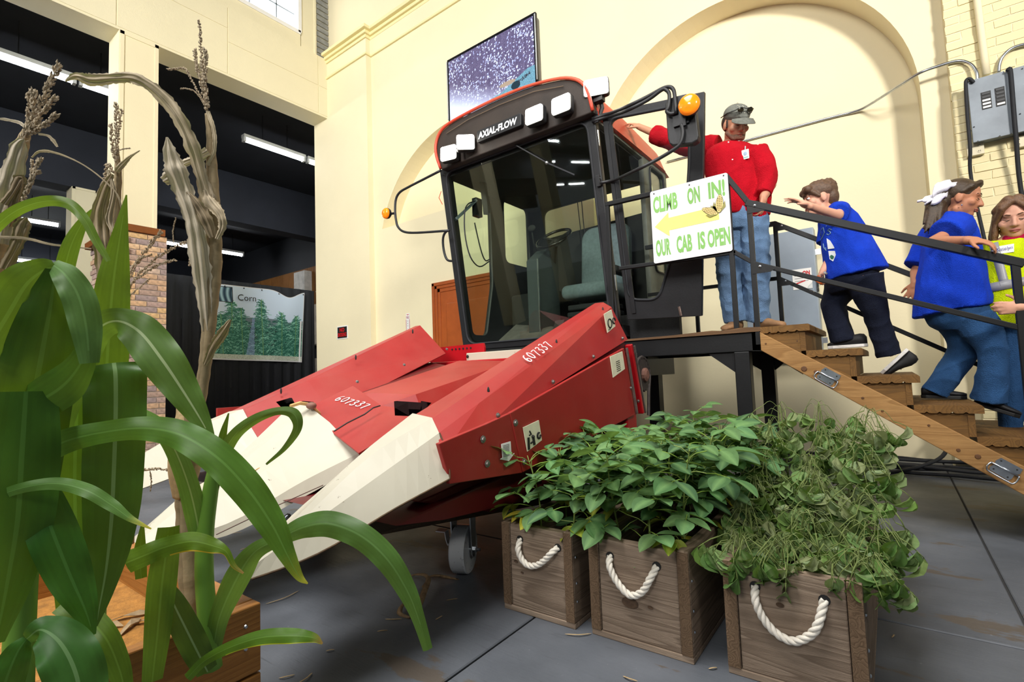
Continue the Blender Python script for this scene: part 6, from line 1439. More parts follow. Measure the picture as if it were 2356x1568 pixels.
# ================================================================ soybean plants
def leaf_mesh(L, Wd, droop, cup, col, rib, seed=0, curl=0.0, ruf=.0):
    """one leaflet along +x from its base, normal +z"""
    rg = random.Random(seed); m = MB(); n = 7; prof = [.08, .62, .92, 1., .95, .78, .48, .06]; R = []
    for i in range(n+1):
        t = i/n; x = L*t; w_ = Wd*.5*prof[i]; z = -droop*L*t*t; row = []
        if curl: a = curl*t; x = L*math.sin(a)/max(a, 1e-3)*t/ max(t, 1e-6)*t if False else L*(math.sin(curl*t)/curl); z = -L*(1-math.cos(curl*t))/curl
        for s in (-1, -.5, 0, .5, 1):
            row.append(V(x, w_*s*(1-.25*abs(cup)), z+cup*w_*abs(s)*abs(s)*1.1+ruf*rg.uniform(-1, 1)*Wd))
        R.append(row)
    for i in range(n):
        for k in range(4):
            q = tuple(c*(.92 if k in (0, 3) else 1.0)*(1+.06*((i+k) % 2)) for c in col)
            ce = tuple(.55*a+.45*b for a, b in zip(q, rib))
            cc = (q, ce, ce, q) if k == 1 else (ce, q, q, ce) if k == 2 else (q,)*4
            m.add([R[i][k], R[i][k+1], R[i+1][k+1], R[i+1][k]], [(0, 1, 2, 3)], cc)
    return m
def trifol(seed, L, Wd, droop, cup, col, rib, pet, spread=1.15, hang=0.0, curl=0.0, ruf=0.0, petcol=None):
    """a trifoliate leaf: petiole from the origin along +x, three leaflets at its end"""
    rg = random.Random(seed); m = MB(); e = V(pet, 0, pet*.15)
    pc = petcol or H('8fae4c')
    m.tube([V(0, 0, 0), V(pet*.5, 0, pet*.13), e], [.0022, .0019, .0016], 5, col=pc)
    for a, st_, k in ((0, .022, 1.0), (spread, .003, .92), (-spread, .003, .9)):
        lm = leaf_mesh(L*k*rg.uniform(.92, 1.06), Wd*k*rg.uniform(.92, 1.06), droop*rg.uniform(.7, 1.4), cup*rg.uniform(.6, 1.3), tuple(c*rg.uniform(.88, 1.1) for c in col), rib, seed*7+int(a*10), curl*rg.uniform(.7, 1.2) if curl else 0, ruf)
        M = Matrix.Translation(e+Matrix.Rotation(a, 3, 'Z')@V(st_, 0, 0)) @ Matrix.Rotation(a, 4, 'Z') @ Matrix.Rotation(rg.uniform(-.15, .3)+hang, 4, 'Y') @ Matrix.Rotation(rg.uniform(-.3, .3), 4, 'X')
        m.tube([e, e+Matrix.Rotation(a, 3, 'Z')@V(st_, 0, 0)], .0014, 4, col=pc)
        n0 = len(m.v); m.v += [tuple(M@Vector(v)) for v in lm.v]; m.f += [tuple(i+n0 for i in f) for f in lm.f]; m.c += lm.c
    return m
LEAFM = vcol('soybean_leaf', .62, .25, bump=.25, trans=.22, bscale=90)
STEMM = paint('soybean_stem_green', H('7d8f46'), .7, .2, 30)
gcols = [H(c) for c in ('557a4a', '4d7248', '5d8350', '476a45', '668a58')]
soy_leaves = []
for k in range(10):
    me = trifol(100+k, .104, .074, .20, .16, gcols[k % 5], H('86ad6c'), .075).mesh('leaf'); me.materials.append(LEAFM); me.polygons.foreach_set('use_smooth', [True]*len(me.polygons)); soy_leaves.append(me)
yel_leaves = []
for k in range(2):
    me = trifol(140+k, .085, .06, .3, .3, H('a8a536') if k else H('8f9c38'), H('c3b94e'), .06).mesh('leaf'); me.materials.append(LEAFM); me.polygons.foreach_set('use_smooth', [True]*len(me.polygons)); yel_leaves.append(me)
def soy(x, y, z, h, nl, seed, label, spread=.16, lean=(0, 0)):
    rg = random.Random(seed); t = thing('soybean_plant', (x, y, z), label, 'plant', 'green soybean plants in the planter boxes')
    top = V(x+lean[0], y+lean[1], z+h); mid_ = V(x+lean[0]*.4+rg.uniform(-.02, .02), y+lean[1]*.4+rg.uniform(-.02, .02), z+h*.5)
    sp = [Vector(v) for v in spline([(x, y, z-.03), tuple(mid_), tuple(top)], 6)]
    MB().tube(sp, [.0045-.0025*i/(len(sp)-1) for i in range(len(sp))], 6).build('stem', STEMM, t, True)
    for k in range(nl):
        f = (.30 if lean[1] > 0 else .08)+(.70 if lean[1] > 0 else .92)*((k+.5)/nl)**.8; p = sp[min(len(sp)-1, int(f*(len(sp)-1)))]
        az = k*2.4+rg.uniform(-.4, .4); rad = spread*rg.uniform(.35, 1.0)*(1.0-.35*(f-.5))
        me = rg.choice(soy_leaves) if f > .42 or rg.random() > .45 else rg.choice(yel_leaves)
        o = bpy.data.objects.new('leaf', me); COL.objects.link(o); sc = rg.uniform(.8, 1.18)*(1.0 if f < .93 else .75); o.scale = (sc, sc, sc)
        tip = p+V(math.cos(az), math.sin(az), 0)*max(0., rad-.06)+V(0, 0, rg.uniform(.0, .05))
        pitch = rg.uniform(-.35, .25) - (.25 if f > .9 else 0)
        o.location = tip; o.rotation_euler = (rg.uniform(-.25, .25), pitch, az+rg.uniform(-.5, .5)); attach(o, t)
        if (tip-p).length > .01: MB().tube([p, (p+tip)/2+V(0, 0, .008), tip], .0019, 4).build('petiole', STEMM, t)
    return t
def box_soy(x0, x1, y0, y1, z, rows, cols, h, nl, seed, place):
    rg = random.Random(seed); k = 0
    for j in range(rows):
        for i in range(cols):
            x = x0+(x1-x0)*(i+.5)/cols+rg.uniform(-.02, .02); y = y0+(y1-y0)*(j+.5)/rows+rg.uniform(-.02, .02); k += 1
            ln = ((i+.5)/cols-.5)*.16
            soy(x, y, z, h*rg.uniform(.85, 1.1), nl, seed*50+k, ['front', 'second', 'third', 'fourth', 'rear'][min(j, 4)]+' row green soybean plant, '+(['left', 'right'] if cols == 2 else ['left', 'middle', 'right'])[i]+' in '+place, .17, (ln, -.03 if j == 0 else 0.02))
box_soy(-1.36, -1.09, 1.80, 2.68, .255, 4, 2, .40, 17, 3, 'leftmost planter box')
box_soy(-.94, -.64, 1.81, 3.05, .258, 5, 3, .44, 19, 4, 'middle planter box')
# ================================================================ wilted plants
WILT = vcol('wilted_leaf', .7, .2, bump=.3, trans=.15, bscale=90)
wcols = [H(c) for c in ('6f8a52', '62803f', '7d9260', '58763c', '86986a')]
wl_leaves = []
for k in range(10):
    me = trifol(200+k, .090, .048, .2, .75, wcols[k % 5], H('9aa874'), .05, .75, 1.0, 1.1+.12*(k % 4), .06, H('74824a')).mesh('leaf'); me.materials.append(WILT); me.polygons.foreach_set('use_smooth', [True]*len(me.polygons)); wl_leaves.append(me)
WSTEM = paint('wilted_stem', H('6f7c44'), .7, .2, 30)
def wilt(x, y, z, h, nl, seed, label, ddir):
    rg = random.Random(seed); t = thing('wilted_plant', (x, y, z), label, 'plant', 'wilted bean plants in the right planter box')
    d = V(ddir[0], ddir[1], 0)
    sp = [Vector(v) for v in spline([(x, y, z-.03), (x+d.x*.25, y+d.y*.25, z+h*.62), (x+d.x*.6, y+d.y*.6, z+h), (x+d.x*.95, y+d.y*.95, z+h*.80)], 6)]
    MB().tube(sp, [.0042-.0026*i/(len(sp)-1) for i in range(len(sp))], 6).build('stem', WSTEM, t, True)
    for k in range(nl):
        f = .12+.88*(k+.5)/nl; p = sp[min(len(sp)-1, int(f*(len(sp)-1)))]; az = k*2.4+rg.uniform(-.5, .5)
        q = p+V(math.cos(az), math.sin(az), 0)*rg.uniform(.02, .085)+V(0, 0, rg.uniform(-.09, .01)); q.z = max(q.z, .385+rg.uniform(0, .05)); mid_ = (p+q)/2+V(0, 0, .03)
        MB().tube([Vector(v) for v in spline([tuple(p), tuple(mid_), tuple(q)], 3)], .0011, 4).build('petiole', WSTEM, t)
        o = bpy.data.objects.new('leaf', rg.choice(wl_leaves)); COL.objects.link(o); sc = rg.uniform(.7, 1.15); o.scale = (sc, sc, sc)
        o.location = q; o.rotation_euler = (rg.uniform(-.5, .5), rg.uniform(.5, 1.3), az+rg.uniform(-.6, .6)); attach(o, t)
    return t
rg = random.Random(9); k = 0
for j in range(6):
    for i in range(3):
        k += 1; fx = (i-1)*.07+.06; fy_ = -.04 if j == 0 else rg.uniform(-.10, .04)
        wilt(-.45+.135*i+rg.uniform(-.02, .02), 1.86+.19*j+rg.uniform(-.03, .03), .25, (.17+.075*j)*rg.uniform(.9, 1.08), 27, 700+k, ['front', 'second', 'third', 'fourth', 'fifth', 'rear'][j]+' row wilted drooping plant, '+['left', 'middle', 'right'][i]+' in rightmost planter box', (fx+rg.uniform(-.03, .03), fy_))
# ================================================================ foreground planter with corn
OW = wood('orange_pine_x', H('b0793c'), H('8a5622'), 0, 8, 1.0, .5, dark=H('8a5a28'), bump=.25); OWY = wood('orange_pine_y', H('ad7638'), H('875420'), 1, 8, 1.0, .5, dark=H('8a5a28'), bump=.25)
CX1, CY1, CZ = -1.48, .742, .38; CX0, CY0 = -2.62, -.55
cp = thing('corn_planter', ((CX0+CX1)/2, (CY0+CY1)/2, 0), 'orange pine planter box full of corn at the lower left', 'planter')
for z0, z1 in ((.0, .19), (.195, CZ)):
    MB().box(CX1-.042, CX1, CY0, CY1, z0, z1).build('side_board', OWY, cp, bevel=.004); MB().box(CX0, CX0+.042, CY0, CY1, z0, z1).build('side_board', OWY, cp, bevel=.004)
    MB().box(CX0+.043, CX1-.043, CY1-.042, CY1, z0, z1).build('end_board', OW, cp, bevel=.004); MB().box(CX0+.043, CX1-.043, CY0, CY0+.042, z0, z1).build('end_board', OW, cp, bevel=.004)
MB().box(CX0+.04, CX1-.04, CY0+.04, CY1-.04, .02, .235).build('planting_fill', paint('orange_bark_fill', H('9a6a2c'), .9, .3, 25, bump=.6, bscale=90, bdist=.01), cp)
for y, z in ((.70, .33), (.70, .27), (.70, .12), (.2, .33), (.2, .12)): MB().lathe([(.006, 0), (.004, .003), (0., .004)], V(CX1, y, z), V(1, 0, 0), 8).build('screw', STEEL, cp)
b2 = thing('corn_planter', (-3.3, .2, 0), 'second brown planter box mostly hidden behind the corn leaves at left', 'planter')
for x0, x1, y0, y1 in ((-2.86, -2.82, -.5, .6), (-3.6, -3.56, -.5, .6), (-3.56, -2.86, .56, .60), (-3.56, -2.86, -.5, -.46)): MB().box(x0, x1, y0, y1, 0, .46).build('side_board', wood('red_brown_pine', H('85522c'), H('663a1c'), 1, 8), b2, bevel=.004)
MB().box(-3.56, -2.86, -.46, .56, 0, .3).build('soil', SOIL, b2)
CLEAF = vcol('corn_leaf', .42, .4, trans=.32); DRY = vcol('dry_corn_leaf', .8, .2, bump=.4, trans=.12, bscale=50)
def shade(c, f): return tuple(x*f for x in c)
def strip_leaf(pts, name, mat, parent, col, tip=None, rib=None, fold=.18, tw=0.0, nw=16, seed=0, ruff=.07, mode='mid', edge=None):
    """leaf blade from rows (x, y, depth, width px): a ribbon of strips with a midrib, hanging at its own distance"""
    rg = random.Random(seed); S = spline(pts, 9); P = [PD(s[0], s[1], s[2]) for s in S]; R = []; n = len(S)
    for i in range(n):
        t = (P[min(i+1, n-1)]-P[max(i-1, 0)]).normalized(); vd = (P[i]-CP).normalized(); sd = t.cross(vd)
        if sd.length < 1e-3: sd = CR.copy()
        sd.normalize(); nm = sd.cross(t).normalized(); f = i/(n-1); a = tw*f if not callable(tw) else tw(f)
        q = sd*math.cos(a)+nm*math.sin(a); nn = nm*math.cos(a)-sd*math.sin(a); wd = max(.5, S[i][3])*S[i][2]/FPX; row = []; dr = mode == ''; wd *= (1+.28*noise.noise(V(i*.21, seed, 0)) if dr else 1); jit = nn*(wd*.35*noise.noise(V(i*.16, seed, 5))) if dr else V(0, 0, 0)
        for k in range(nw):
            u = 2*k/(nw-1)-1; row.append(P[i]+q*(u*wd/2)+nn*(fold*wd*(abs(u)**1.3)*.5)+jit+nn*(ruff*wd*math.sin(i*(.55 if not dr else .5)+seed+(0 if u > 0 else 1.9))*u*u)+(nn*(wd*.11*math.sin(u*8+seed+i*.12)) if dr else V(0, 0, 0))+(q*(wd*.07*rg.uniform(-1, 1)) if dr and k in (0, nw-1) else V(0, 0, 0)))
        R.append(row)
    stk = [rg.uniform(.62, 1.15) for _ in range(nw)]
    m = MB(); m.v = [tuple(p) for r in R for p in r]; tipc = tip or col; ribc = rib or tuple(min(1, c*1.5+.03) for c in col)
    for i in range(n-1):
        f = (i+.5)/(n-1)
        for k in range(nw-1):
            g = max(0, (f-.80)/.20); c = [a*(1-g)+b*g for a, b in zip(col, tipc)]
            s_ = (stk[k] if mode == '' else (1.0, .95, 1.05, .93, 1.02)[k % 5])*(1+.04*rg.uniform(-1, 1)); c = [x*s_ for x in c]
            if edge and (k == 0) and f > .3: c = list(edge)
            if mode == 'mid' and k == nw//2-1 and f < .93: c = [.35*x+.65*y for x, y in zip(c, ribc)]
            m.f.append((i*nw+k, i*nw+k+1, (i+1)*nw+k+1, (i+1)*nw+k)); m.c.append(tuple(c))
    return m.build(name, mat, parent, True)
G0, G1, G2, G3 = H('4f761c'), H('5d7f1e'), H('3f6218'), H('4a7032'); GD = H('304f1a'); YT = H('b9a82c'); BT = H('9a7440')
def corn(base, label, stalk, group='green corn plants in the foreground planter'):
    t = thing('corn_plant', base, label, 'corn plant', group)
    S = spline(stalk, 6); MB().tube([PD(s[0], s[1], s[2]) for s in S], [s[3]*s[2]/FPX/2 for s in S], 10, col=H('6f9a3a')).build('stalk', vcol('corn_stalk_green', .5, .3), t, True); return t
# plant beside the dry stalk (right)
A = corn(PZ(482, 1480, .235), 'small green corn plant right of the dry stalk, one leaf reaching over the floor', [(488, 1535, 1.28, 44), (478, 1430, 1.28, 42), (470, 1320, 1.29, 40), (472, 1220, 1.30, 38), (484, 1130, 1.31, 34), (497, 1060, 1.32, 26)])
L = lambda *a, **k: strip_leaf(*a, **k)
L([(490, 1500, 1.27, 30), (505, 1420, 1.26, 44), (545, 1330, 1.22, 56), (585, 1270, 1.20, 40), (640, 1240, 1.18, 34), (700, 1212, 1.16, 52), (760, 1205, 1.15, 58), (830, 1232, 1.14, 56), (890, 1285, 1.13, 54), (935, 1355, 1.13, 44), (962, 1420, 1.13, 30), (985, 1495, 1.13, 22)], 'leaf', CLEAF, A, G3, seed=1, fold=.35)
L([(498, 1080, 1.31, 26), (515, 1040, 1.30, 30), (545, 995, 1.28, 26), (590, 962, 1.26, 22), (640, 945, 1.25, 18), (676, 952, 1.25, 26), (684, 985, 1.25, 20), (655, 1030, 1.26, 12), (612, 1068, 1.27, 5)], 'leaf', CLEAF, A, H('4a6b2c'), seed=2, fold=.5)
L([(490, 1130, 1.31, 22), (505, 1060, 1.30, 24), (513, 1000, 1.30, 16), (526, 950, 1.30, 3)], 'leaf', CLEAF, A, G2, seed=3)
L([(462, 1260, 1.29, 34), (452, 1190, 1.28, 44), (432, 1110, 1.26, 42), (400, 1030, 1.24, 38), (360, 975, 1.22, 32), (318, 945, 1.21, 20)], 'leaf', CLEAF, A, H('5d8a3e'), seed=4, rib=H('b9c98a'), fold=.4)
L([(350, 1568, 1.16, 40), (362, 1460, 1.16, 52), (372, 1350, 1.17, 58), (382, 1270, 1.17, 52), (388, 1212, 1.17, 42)], 'leaf', CLEAF, A, G1, seed=5)
L([(288, 1295, 1.15, 50), (330, 1278, 1.15, 48), (380, 1258, 1.15, 44), (440, 1245, 1.15, 42), (490, 1255, 1.15, 32), (520, 1268, 1.15, 16), (538, 1300, 1.15, 10), (560, 1318, 1.15, 4)], 'leaf', CLEAF, A, G1, tip=BT, seed=6, edge=H('c9a52a'))
L([(430, 1560, 1.18, 20), (470, 1520, 1.18, 22), (530, 1488, 1.17, 26), (600, 1466, 1.16, 32), (670, 1462, 1.15, 32), (720, 1466, 1.15, 20), (742, 1480, 1.15, 4)], 'leaf', CLEAF, A, G0, tip=BT, seed=7, edge=H('a8b028'))
L([(478, 1545, 1.24, 42), (455, 1500, 1.22, 56), (425, 1440, 1.20, 56), (398, 1385, 1.19, 46), (378, 1335, 1.19, 18)], 'leaf', CLEAF, A, GD, rib=H('9ab58a'), seed=8)
L([(325, 1330, 1.2, 22), (322, 1270, 1.2, 24), (328, 1205, 1.2, 6)], 'leaf', CLEAF, A, G1, seed=9)
# centre-left plant
B = corn(PZ(225, 1400, .235), 'tall green corn plant with broad hanging leaf in front of the brick pier', [(215, 1520, 1.12, 46), (215, 1300, 1.12, 50), (222, 1100, 1.12, 46), (228, 950, 1.12, 40), (235, 850, 1.12, 30)])
L([(232, 1050, 1.10, 60), (240, 930, 1.09, 74), (247, 820, 1.08, 80), (253, 730, 1.08, 74), (262, 640, 1.08, 60), (275, 550, 1.08, 34), (291, 448, 1.08, 3)], 'leaf', CLEAF, B, G1, seed=11, fold=.08)
L([(60, 1060, 1.02, 120), (110, 930, 1.0, 116), (165, 830, .99, 96), (215, 765, .98, 66), (265, 738, .97, 60), (320, 762, .96, 84), (375, 830, .95, 88), (425, 905, .95, 66), (462, 965, .95, 40), (495, 1025, .95, 8)], 'leaf', CLEAF, B, H('4a6e2a'), seed=12, rib=H('b7c79a'), fold=.12)
L([(262, 834, 1.02, 112), (266, 870, 1.01, 118), (266, 960, 1.0, 116), (262, 1080, .99, 114), (256, 1200, .98, 102), (244, 1310, .98, 66), (228, 1400, .98, 28), (222, 1440, .98, 4)], 'leaf', CLEAF, B, H('34601c'), seed=13, rib=H('8fb07a'), fold=.10)
L([(-30, 1120, .95, 60), (60, 1062, .94, 62), (150, 1015, .93, 56), (250, 992, .92, 50), (340, 985, .92, 56), (420, 1002, .91, 66), (500, 1052, .90, 72), (570, 1125, .90, 72), (625, 1205, .90, 60), (662, 1278, .90, 36), (688, 1325, .90, 18), (708, 1342, .90, 3)], 'leaf', CLEAF, B, H('4a7624'), tip=H('a8a030'), seed=14, fold=.14)
L([(180, 1440, 1.10, 70), (175, 1250, 1.09, 88), (172, 1100, 1.08, 92), (176, 960, 1.08, 92), (182, 860, 1.08, 84)], 'leaf', CLEAF, B, H('54801c'), seed=15, fold=.06)
L([(150, 1380, 1.04, 60), (200, 1420, 1.02, 54), (245, 1470, 1.0, 50), (275, 1540, 1.0, 44), (290, 1600, 1.0, 30)], 'leaf', CLEAF, B, G1, seed=16)
# left plant
Cc = corn(PZ(60, 1480, .235), 'green corn plant at the left edge with big arching leaves', [(40, 1600, .95, 60), (50, 1350, .95, 58), (70, 1100, .95, 54), (100, 850, .96, 46), (125, 640, .96, 26)])
L([(110, 800, .95, 40), (140, 660, .94, 36), (160, 575, .93, 34), (185, 520, .93, 22), (210, 482, .93, 3)], 'leaf', CLEAF, Cc, G1, seed=21)
L([(-40, 560, .92, 24), (0, 512, .91, 24), (50, 478, .91, 24), (110, 462, .90, 24), (160, 470, .90, 24), (195, 505, .90, 20), (222, 555, .90, 17), (250, 600, .90, 10)], 'leaf', CLEAF, Cc, G1, seed=22)
L([(40, 1180, .92, 130), (70, 960, .91, 140), (95, 820, .90, 132), (115, 710, .90, 96), (128, 620, .90, 36)], 'leaf', CLEAF, Cc, G2, seed=23, fold=.12)
L([(128, 612, .90, 30), (100, 622, .89, 60), (60, 655, .88, 96), (20, 720, .87, 112), (-40, 820, .86, 110)], 'leaf', CLEAF, Cc, G1, seed=24, fold=.16)
L([(118, 606, .90, 30), (150, 632, .89, 56), (180, 680, .89, 64), (198, 750, .89, 60), (206, 835, .89, 36)], 'leaf', CLEAF, Cc, H('587f40'), seed=25, fold=.2)
L([(-30, 1150, .86, 22), (50, 1122, .85, 24), (130, 1112, .85, 28), (200, 1128, .84, 30), (255, 1160, .84, 26), (300, 1192, .84, 14), (348, 1216, .84, 3)], 'leaf', CLEAF, Cc, H('557f36'), tip=H('c2b52c'), seed=26)
L([(60, 900, .88, 110), (50, 1050, .87, 136), (40, 1200, .86, 130), (15, 1350, .86, 90), (-10, 1480, .86, 30)], 'leaf', CLEAF, Cc, H('42701c'), seed=27, fold=.1)
L([(85, 1120, .90, 70), (120, 1220, .89, 92), (160, 1320, .89, 84), (195, 1400, .89, 50), (215, 1460, .89, 10)], 'leaf', CLEAF, Cc, H('33681c'), seed=28)
L([(60, 1470, .80, 26), (95, 1448, .79, 60), (140, 1480, .78, 100), (175, 1550, .77, 110), (190, 1640, .76, 100)], 'leaf', CLEAF, Cc, H('2f5f22'), rib=H('6f9260'), seed=29, fold=.2)
L([(62, 1468, .80, 20), (40, 1500, .79, 52), (15, 1560, .78, 70), (-10, 1640, .78, 70)], 'leaf', CLEAF, Cc, H('2f641c'), seed=30)
L([(0, 960, .90, 60), (120, 905, .90, 90), (180, 845, .90, 60), (215, 760, .90, 20)], 'leaf', CLEAF, Cc, H('4a751f'), seed=31)
# ---------------------------------------------------------------- dry stalks
D0, D1, D2 = H('b7a88f'), H('9c8b72'), H('c9bda8'); DSTK = vcol('dry_stalk', .8, .2, bump=.4, bscale=80)
def dry(base, label, stalk, cols=None):
    t = thing('dry_corn_stalk', base, label, 'corn stalk', 'dry corn stalks with tassels'); S = spline(stalk, 8); m = MB(); n = 12
    P = [PD(s[0], s[1], s[2]) for s in S]; rg = random.Random(int(stalk[0][0]))
    m.tube(P, [s[3]*s[2]/FPX/2*(1+.05*math.sin(i*1.7)) for i, s in enumerate(S)], n)
    st2 = [rg.uniform(.6, 1.1) for _ in range(n)]; m.c = [shade(H('a39170'), st2[k % n]*rg.uniform(.9, 1.08)) for k in range(len(m.f))]; m.build('stalk', DSTK, t, True); return t
def tassel(t, axis, spikes, D, r=5):
    """each spike a thin stem with grain-like scales"""
    rg = random.Random(len(spikes)*13+int(D*100))
    for sp_ in spikes:
        S = spline(sp_[0], 10); P = [PD(s[0], s[1], s[2] if len(s) > 2 else D) for s in S]; m = MB(); w_ = sp_[1]*D/FPX
        m.tube(P, .0012, 5, col=D1)
        for i in range(1, len(P)-1):
            tt = (P[i+1]-P[i-1]).normalized(); a, b = frame_of(tt)
            for k in range(3):
                an = rg.uniform(0, 6.28); o = (a*math.cos(an)+b*math.sin(an)); e = P[i]+o*w_*rg.uniform(.5, 1.0)+tt*w_*rg.uniform(.8, 1.6)
                s1 = (P[i]+e)/2+o*w_*.25; m.tube([P[i], s1, e], [.0008, .0019*min(1.4, w_/.004), .0004], 4, col=shade(D0, rg.uniform(.6, 1.2)))
        m.build('tassel_spike', vcol('dry_tassel', .85, .15), t)
S1 = dry(PZ(445, 1415, .235), 'tallest dry corn stalk with arching leaf, in front of the black drape', [(440, 1430, 1.40, 46), (436, 1330, 1.40, 44), (428, 1200, 1.41, 40), (428, 1100, 1.41, 40), (448, 980, 1.42, 30), (466, 880, 1.43, 26), (476, 800, 1.43, 27), (484, 700, 1.44, 32), (492, 600, 1.45, 34), (492, 500, 1.45, 28), (488, 400, 1.46, 24), (484, 320, 1.46, 16), (476, 262, 1.46, 9)])
husk = [(420, 1140, 1.39, 40), (424, 1080, 1.38, 64), (430, 1020, 1.38, 68), (432, 960, 1.38, 52), (412, 920, 1.38, 14)]
S_ = spline(husk, 8); m = MB(); m.tube([PD(s[0], s[1], s[2]) for s in S_], [s[3]*s[2]/FPX/2 for s in S_], 14); rg = random.Random(5)
st2 = [rg.uniform(.6, 1.15) for _ in range(14)]; m.c = [shade(H('a8906a'), st2[k % 14]*rg.uniform(.9, 1.1)) for k in range(len(m.f))]; m.build('corn_husk', DSTK, S1, True)
for k in range(5): MB().tube([PD(408+k*3, 925, 1.37), PD(402+k*5, 905-k % 2*8, 1.37), PD(398+k*8, 915, 1.36)], .0012, 4).build('corn_silk', paint('dry_silk', H('8a6a4a'), .9), S1)
strip_leaf([(490, 560, 1.44, 26), (480, 470, 1.43, 30), (462, 400, 1.42, 26), (440, 330, 1.40, 28), (405, 260, 1.38, 30), (360, 210, 1.36, 26), (310, 180, 1.34, 24), (260, 180, 1.33, 22), (210, 184, 1.32, 26), (175, 176, 1.31, 16), (150, 186, 1.31, 4)], 'leaf', DRY, S1, D0, seed=41, fold=.5, mode='', ruff=.12)
strip_leaf([(478, 760, 1.42, 24), (468, 660, 1.41, 36), (455, 560, 1.40, 40), (440, 490, 1.39, 36), (415, 420, 1.38, 44), (396, 365, 1.37, 38), (384, 315, 1.37, 5)], 'leaf', DRY, S1, D2, seed=42, fold=.45, mode='', ruff=.06)
strip_leaf([(490, 545, 1.41, 16), (474, 505, 1.40, 28), (452, 468, 1.39, 24), (430, 440, 1.39, 6)], 'leaf', DRY, S1, D1, seed=43, fold=.5, mode='')
strip_leaf([(472, 435, 1.42, 10), (480, 460, 1.41, 28), (505, 490, 1.40, 20), (512, 520, 1.40, 16), (500, 550, 1.40, 10)], 'leaf', DRY, S1, D0, seed=44, fold=.5, mode='')
strip_leaf([(480, 350, 1.44, 24), (450, 365, 1.43, 20), (420, 378, 1.42, 16), (395, 405, 1.42, 30), (376, 418, 1.42, 20)], 'leaf', DRY, S1, D2, seed=45, fold=.5, mode='')
strip_leaf([(472, 840, 1.41, 10), (490, 800, 1.40, 20), (512, 765, 1.39, 22), (530, 735, 1.39, 6)], 'leaf', DRY, S1, D1, seed=46, fold=.6, mode='')
strip_leaf([(478, 255, 1.45, 8), (492, 300, 1.44, 9), (493, 345, 1.44, 8), (478, 380, 1.44, 6)], 'leaf', DRY, S1, D0, seed=47, mode='')
tassel(S1, None, [([(476, 262), (468, 180), (462, 110), (458, 45)], 5), ([(474, 250), (462, 190), (452, 150), (447, 112)], 5), ([(478, 255), (472, 180), (474, 130), (472, 118)], 6), ([(476, 245), (470, 190), (465, 140)], 7), ([(472, 240), (452, 205), (436, 175), (425, 158), (405, 158), (386, 160)], 3), ([(470, 240), (450, 212), (430, 204), (416, 204)], 2)], 1.45)
S2 = dry(PZ(262, 1380, .235), 'dry corn stalk with dark tassel before the cream column', [(285, 1200, 1.5, 34), (278, 900, 1.5, 34), (270, 700, 1.5, 32), (262, 580, 1.5, 26), (268, 480, 1.5, 16), (272, 400, 1.5, 14), (268, 340, 1.5, 8)])
strip_leaf([(250, 640, 1.48, 40), (235, 560, 1.47, 36), (230, 490, 1.47, 34), (245, 430, 1.47, 22), (258, 400, 1.47, 8)], 'leaf', DRY, S2, D1, seed=51, fold=.5, mode='')
strip_leaf([(276, 580, 1.48, 24), (262, 535, 1.47, 12), (252, 500, 1.47, 14), (262, 440, 1.47, 10), (248, 390, 1.47, 6)], 'leaf', DRY, S2, D0, seed=52, fold=.5, mode='')
strip_leaf([(285, 540, 1.48, 5), (275, 460, 1.47, 4), (245, 420, 1.46, 3), (190, 378, 1.45, 3), (130, 352, 1.44, 5), (92, 348, 1.44, 6), (73, 362, 1.44, 3)], 'leaf', DRY, S2, D0, seed=53, mode='')
strip_leaf([(268, 395, 1.48, 10), (282, 378, 1.48, 12), (300, 360, 1.48, 6), (322, 346, 1.48, 2)], 'leaf', DRY, S2, D0, seed=54, mode='')
tassel(S2, None, [([(268, 380), (266, 320), (268, 270), (267, 238)], 6), ([(268, 370), (272, 310), (280, 250)], 5), ([(266, 375), (258, 330), (254, 285)], 5), ([(264, 400), (248, 380), (240, 420), (234, 440)], 5), ([(272, 345), (290, 342), (298, 341)], 2)], 1.48)
S3 = dry(PZ(0, 1300, .235), 'dry corn stalk with thick pale tassel at the left edge', [(-60, 900, 1.25, 44), (-40, 700, 1.25, 44), (-8, 560, 1.25, 44), (10, 480, 1.25, 40), (30, 400, 1.25, 34), (48, 340, 1.25, 28), (62, 300, 1.25, 16)])
strip_leaf([(0, 560, 1.22, 40), (15, 470, 1.21, 46), (28, 400, 1.21, 44), (45, 335, 1.21, 26), (55, 320, 1.21, 6)], 'leaf', DRY, S3, D2, seed=61, fold=.4, mode='')
strip_leaf([(20, 520, 1.22, 30), (40, 450, 1.21, 26), (46, 410, 1.21, 22), (30, 440, 1.2, 16), (10, 470, 1.2, 18)], 'leaf', DRY, S3, D1, seed=62, fold=.4, mode='')
strip_leaf([(10, 620, 1.22, 20), (40, 560, 1.21, 24), (52, 520, 1.21, 30), (60, 500, 1.21, 8)], 'leaf', DRY, S3, D1, seed=63, fold=.4, mode='')
strip_leaf([(0, 545, 1.2, 6), (60, 548, 1.2, 7), (120, 562, 1.2, 5), (210, 572, 1.2, 3)], 'leaf', DRY, S3, D0, seed=64, mode='')
strip_leaf([(70, 310, 1.22, 6), (50, 285, 1.22, 7), (20, 276, 1.22, 6), (-10, 272, 1.22, 4)], 'leaf', DRY, S3, D2, seed=65, mode='')
strip_leaf([(88, 308, 1.22, 5), (110, 312, 1.22, 6), (124, 325, 1.22, 7), (132, 338, 1.22, 4)], 'leaf', DRY, S3, D0, seed=66, mode='')
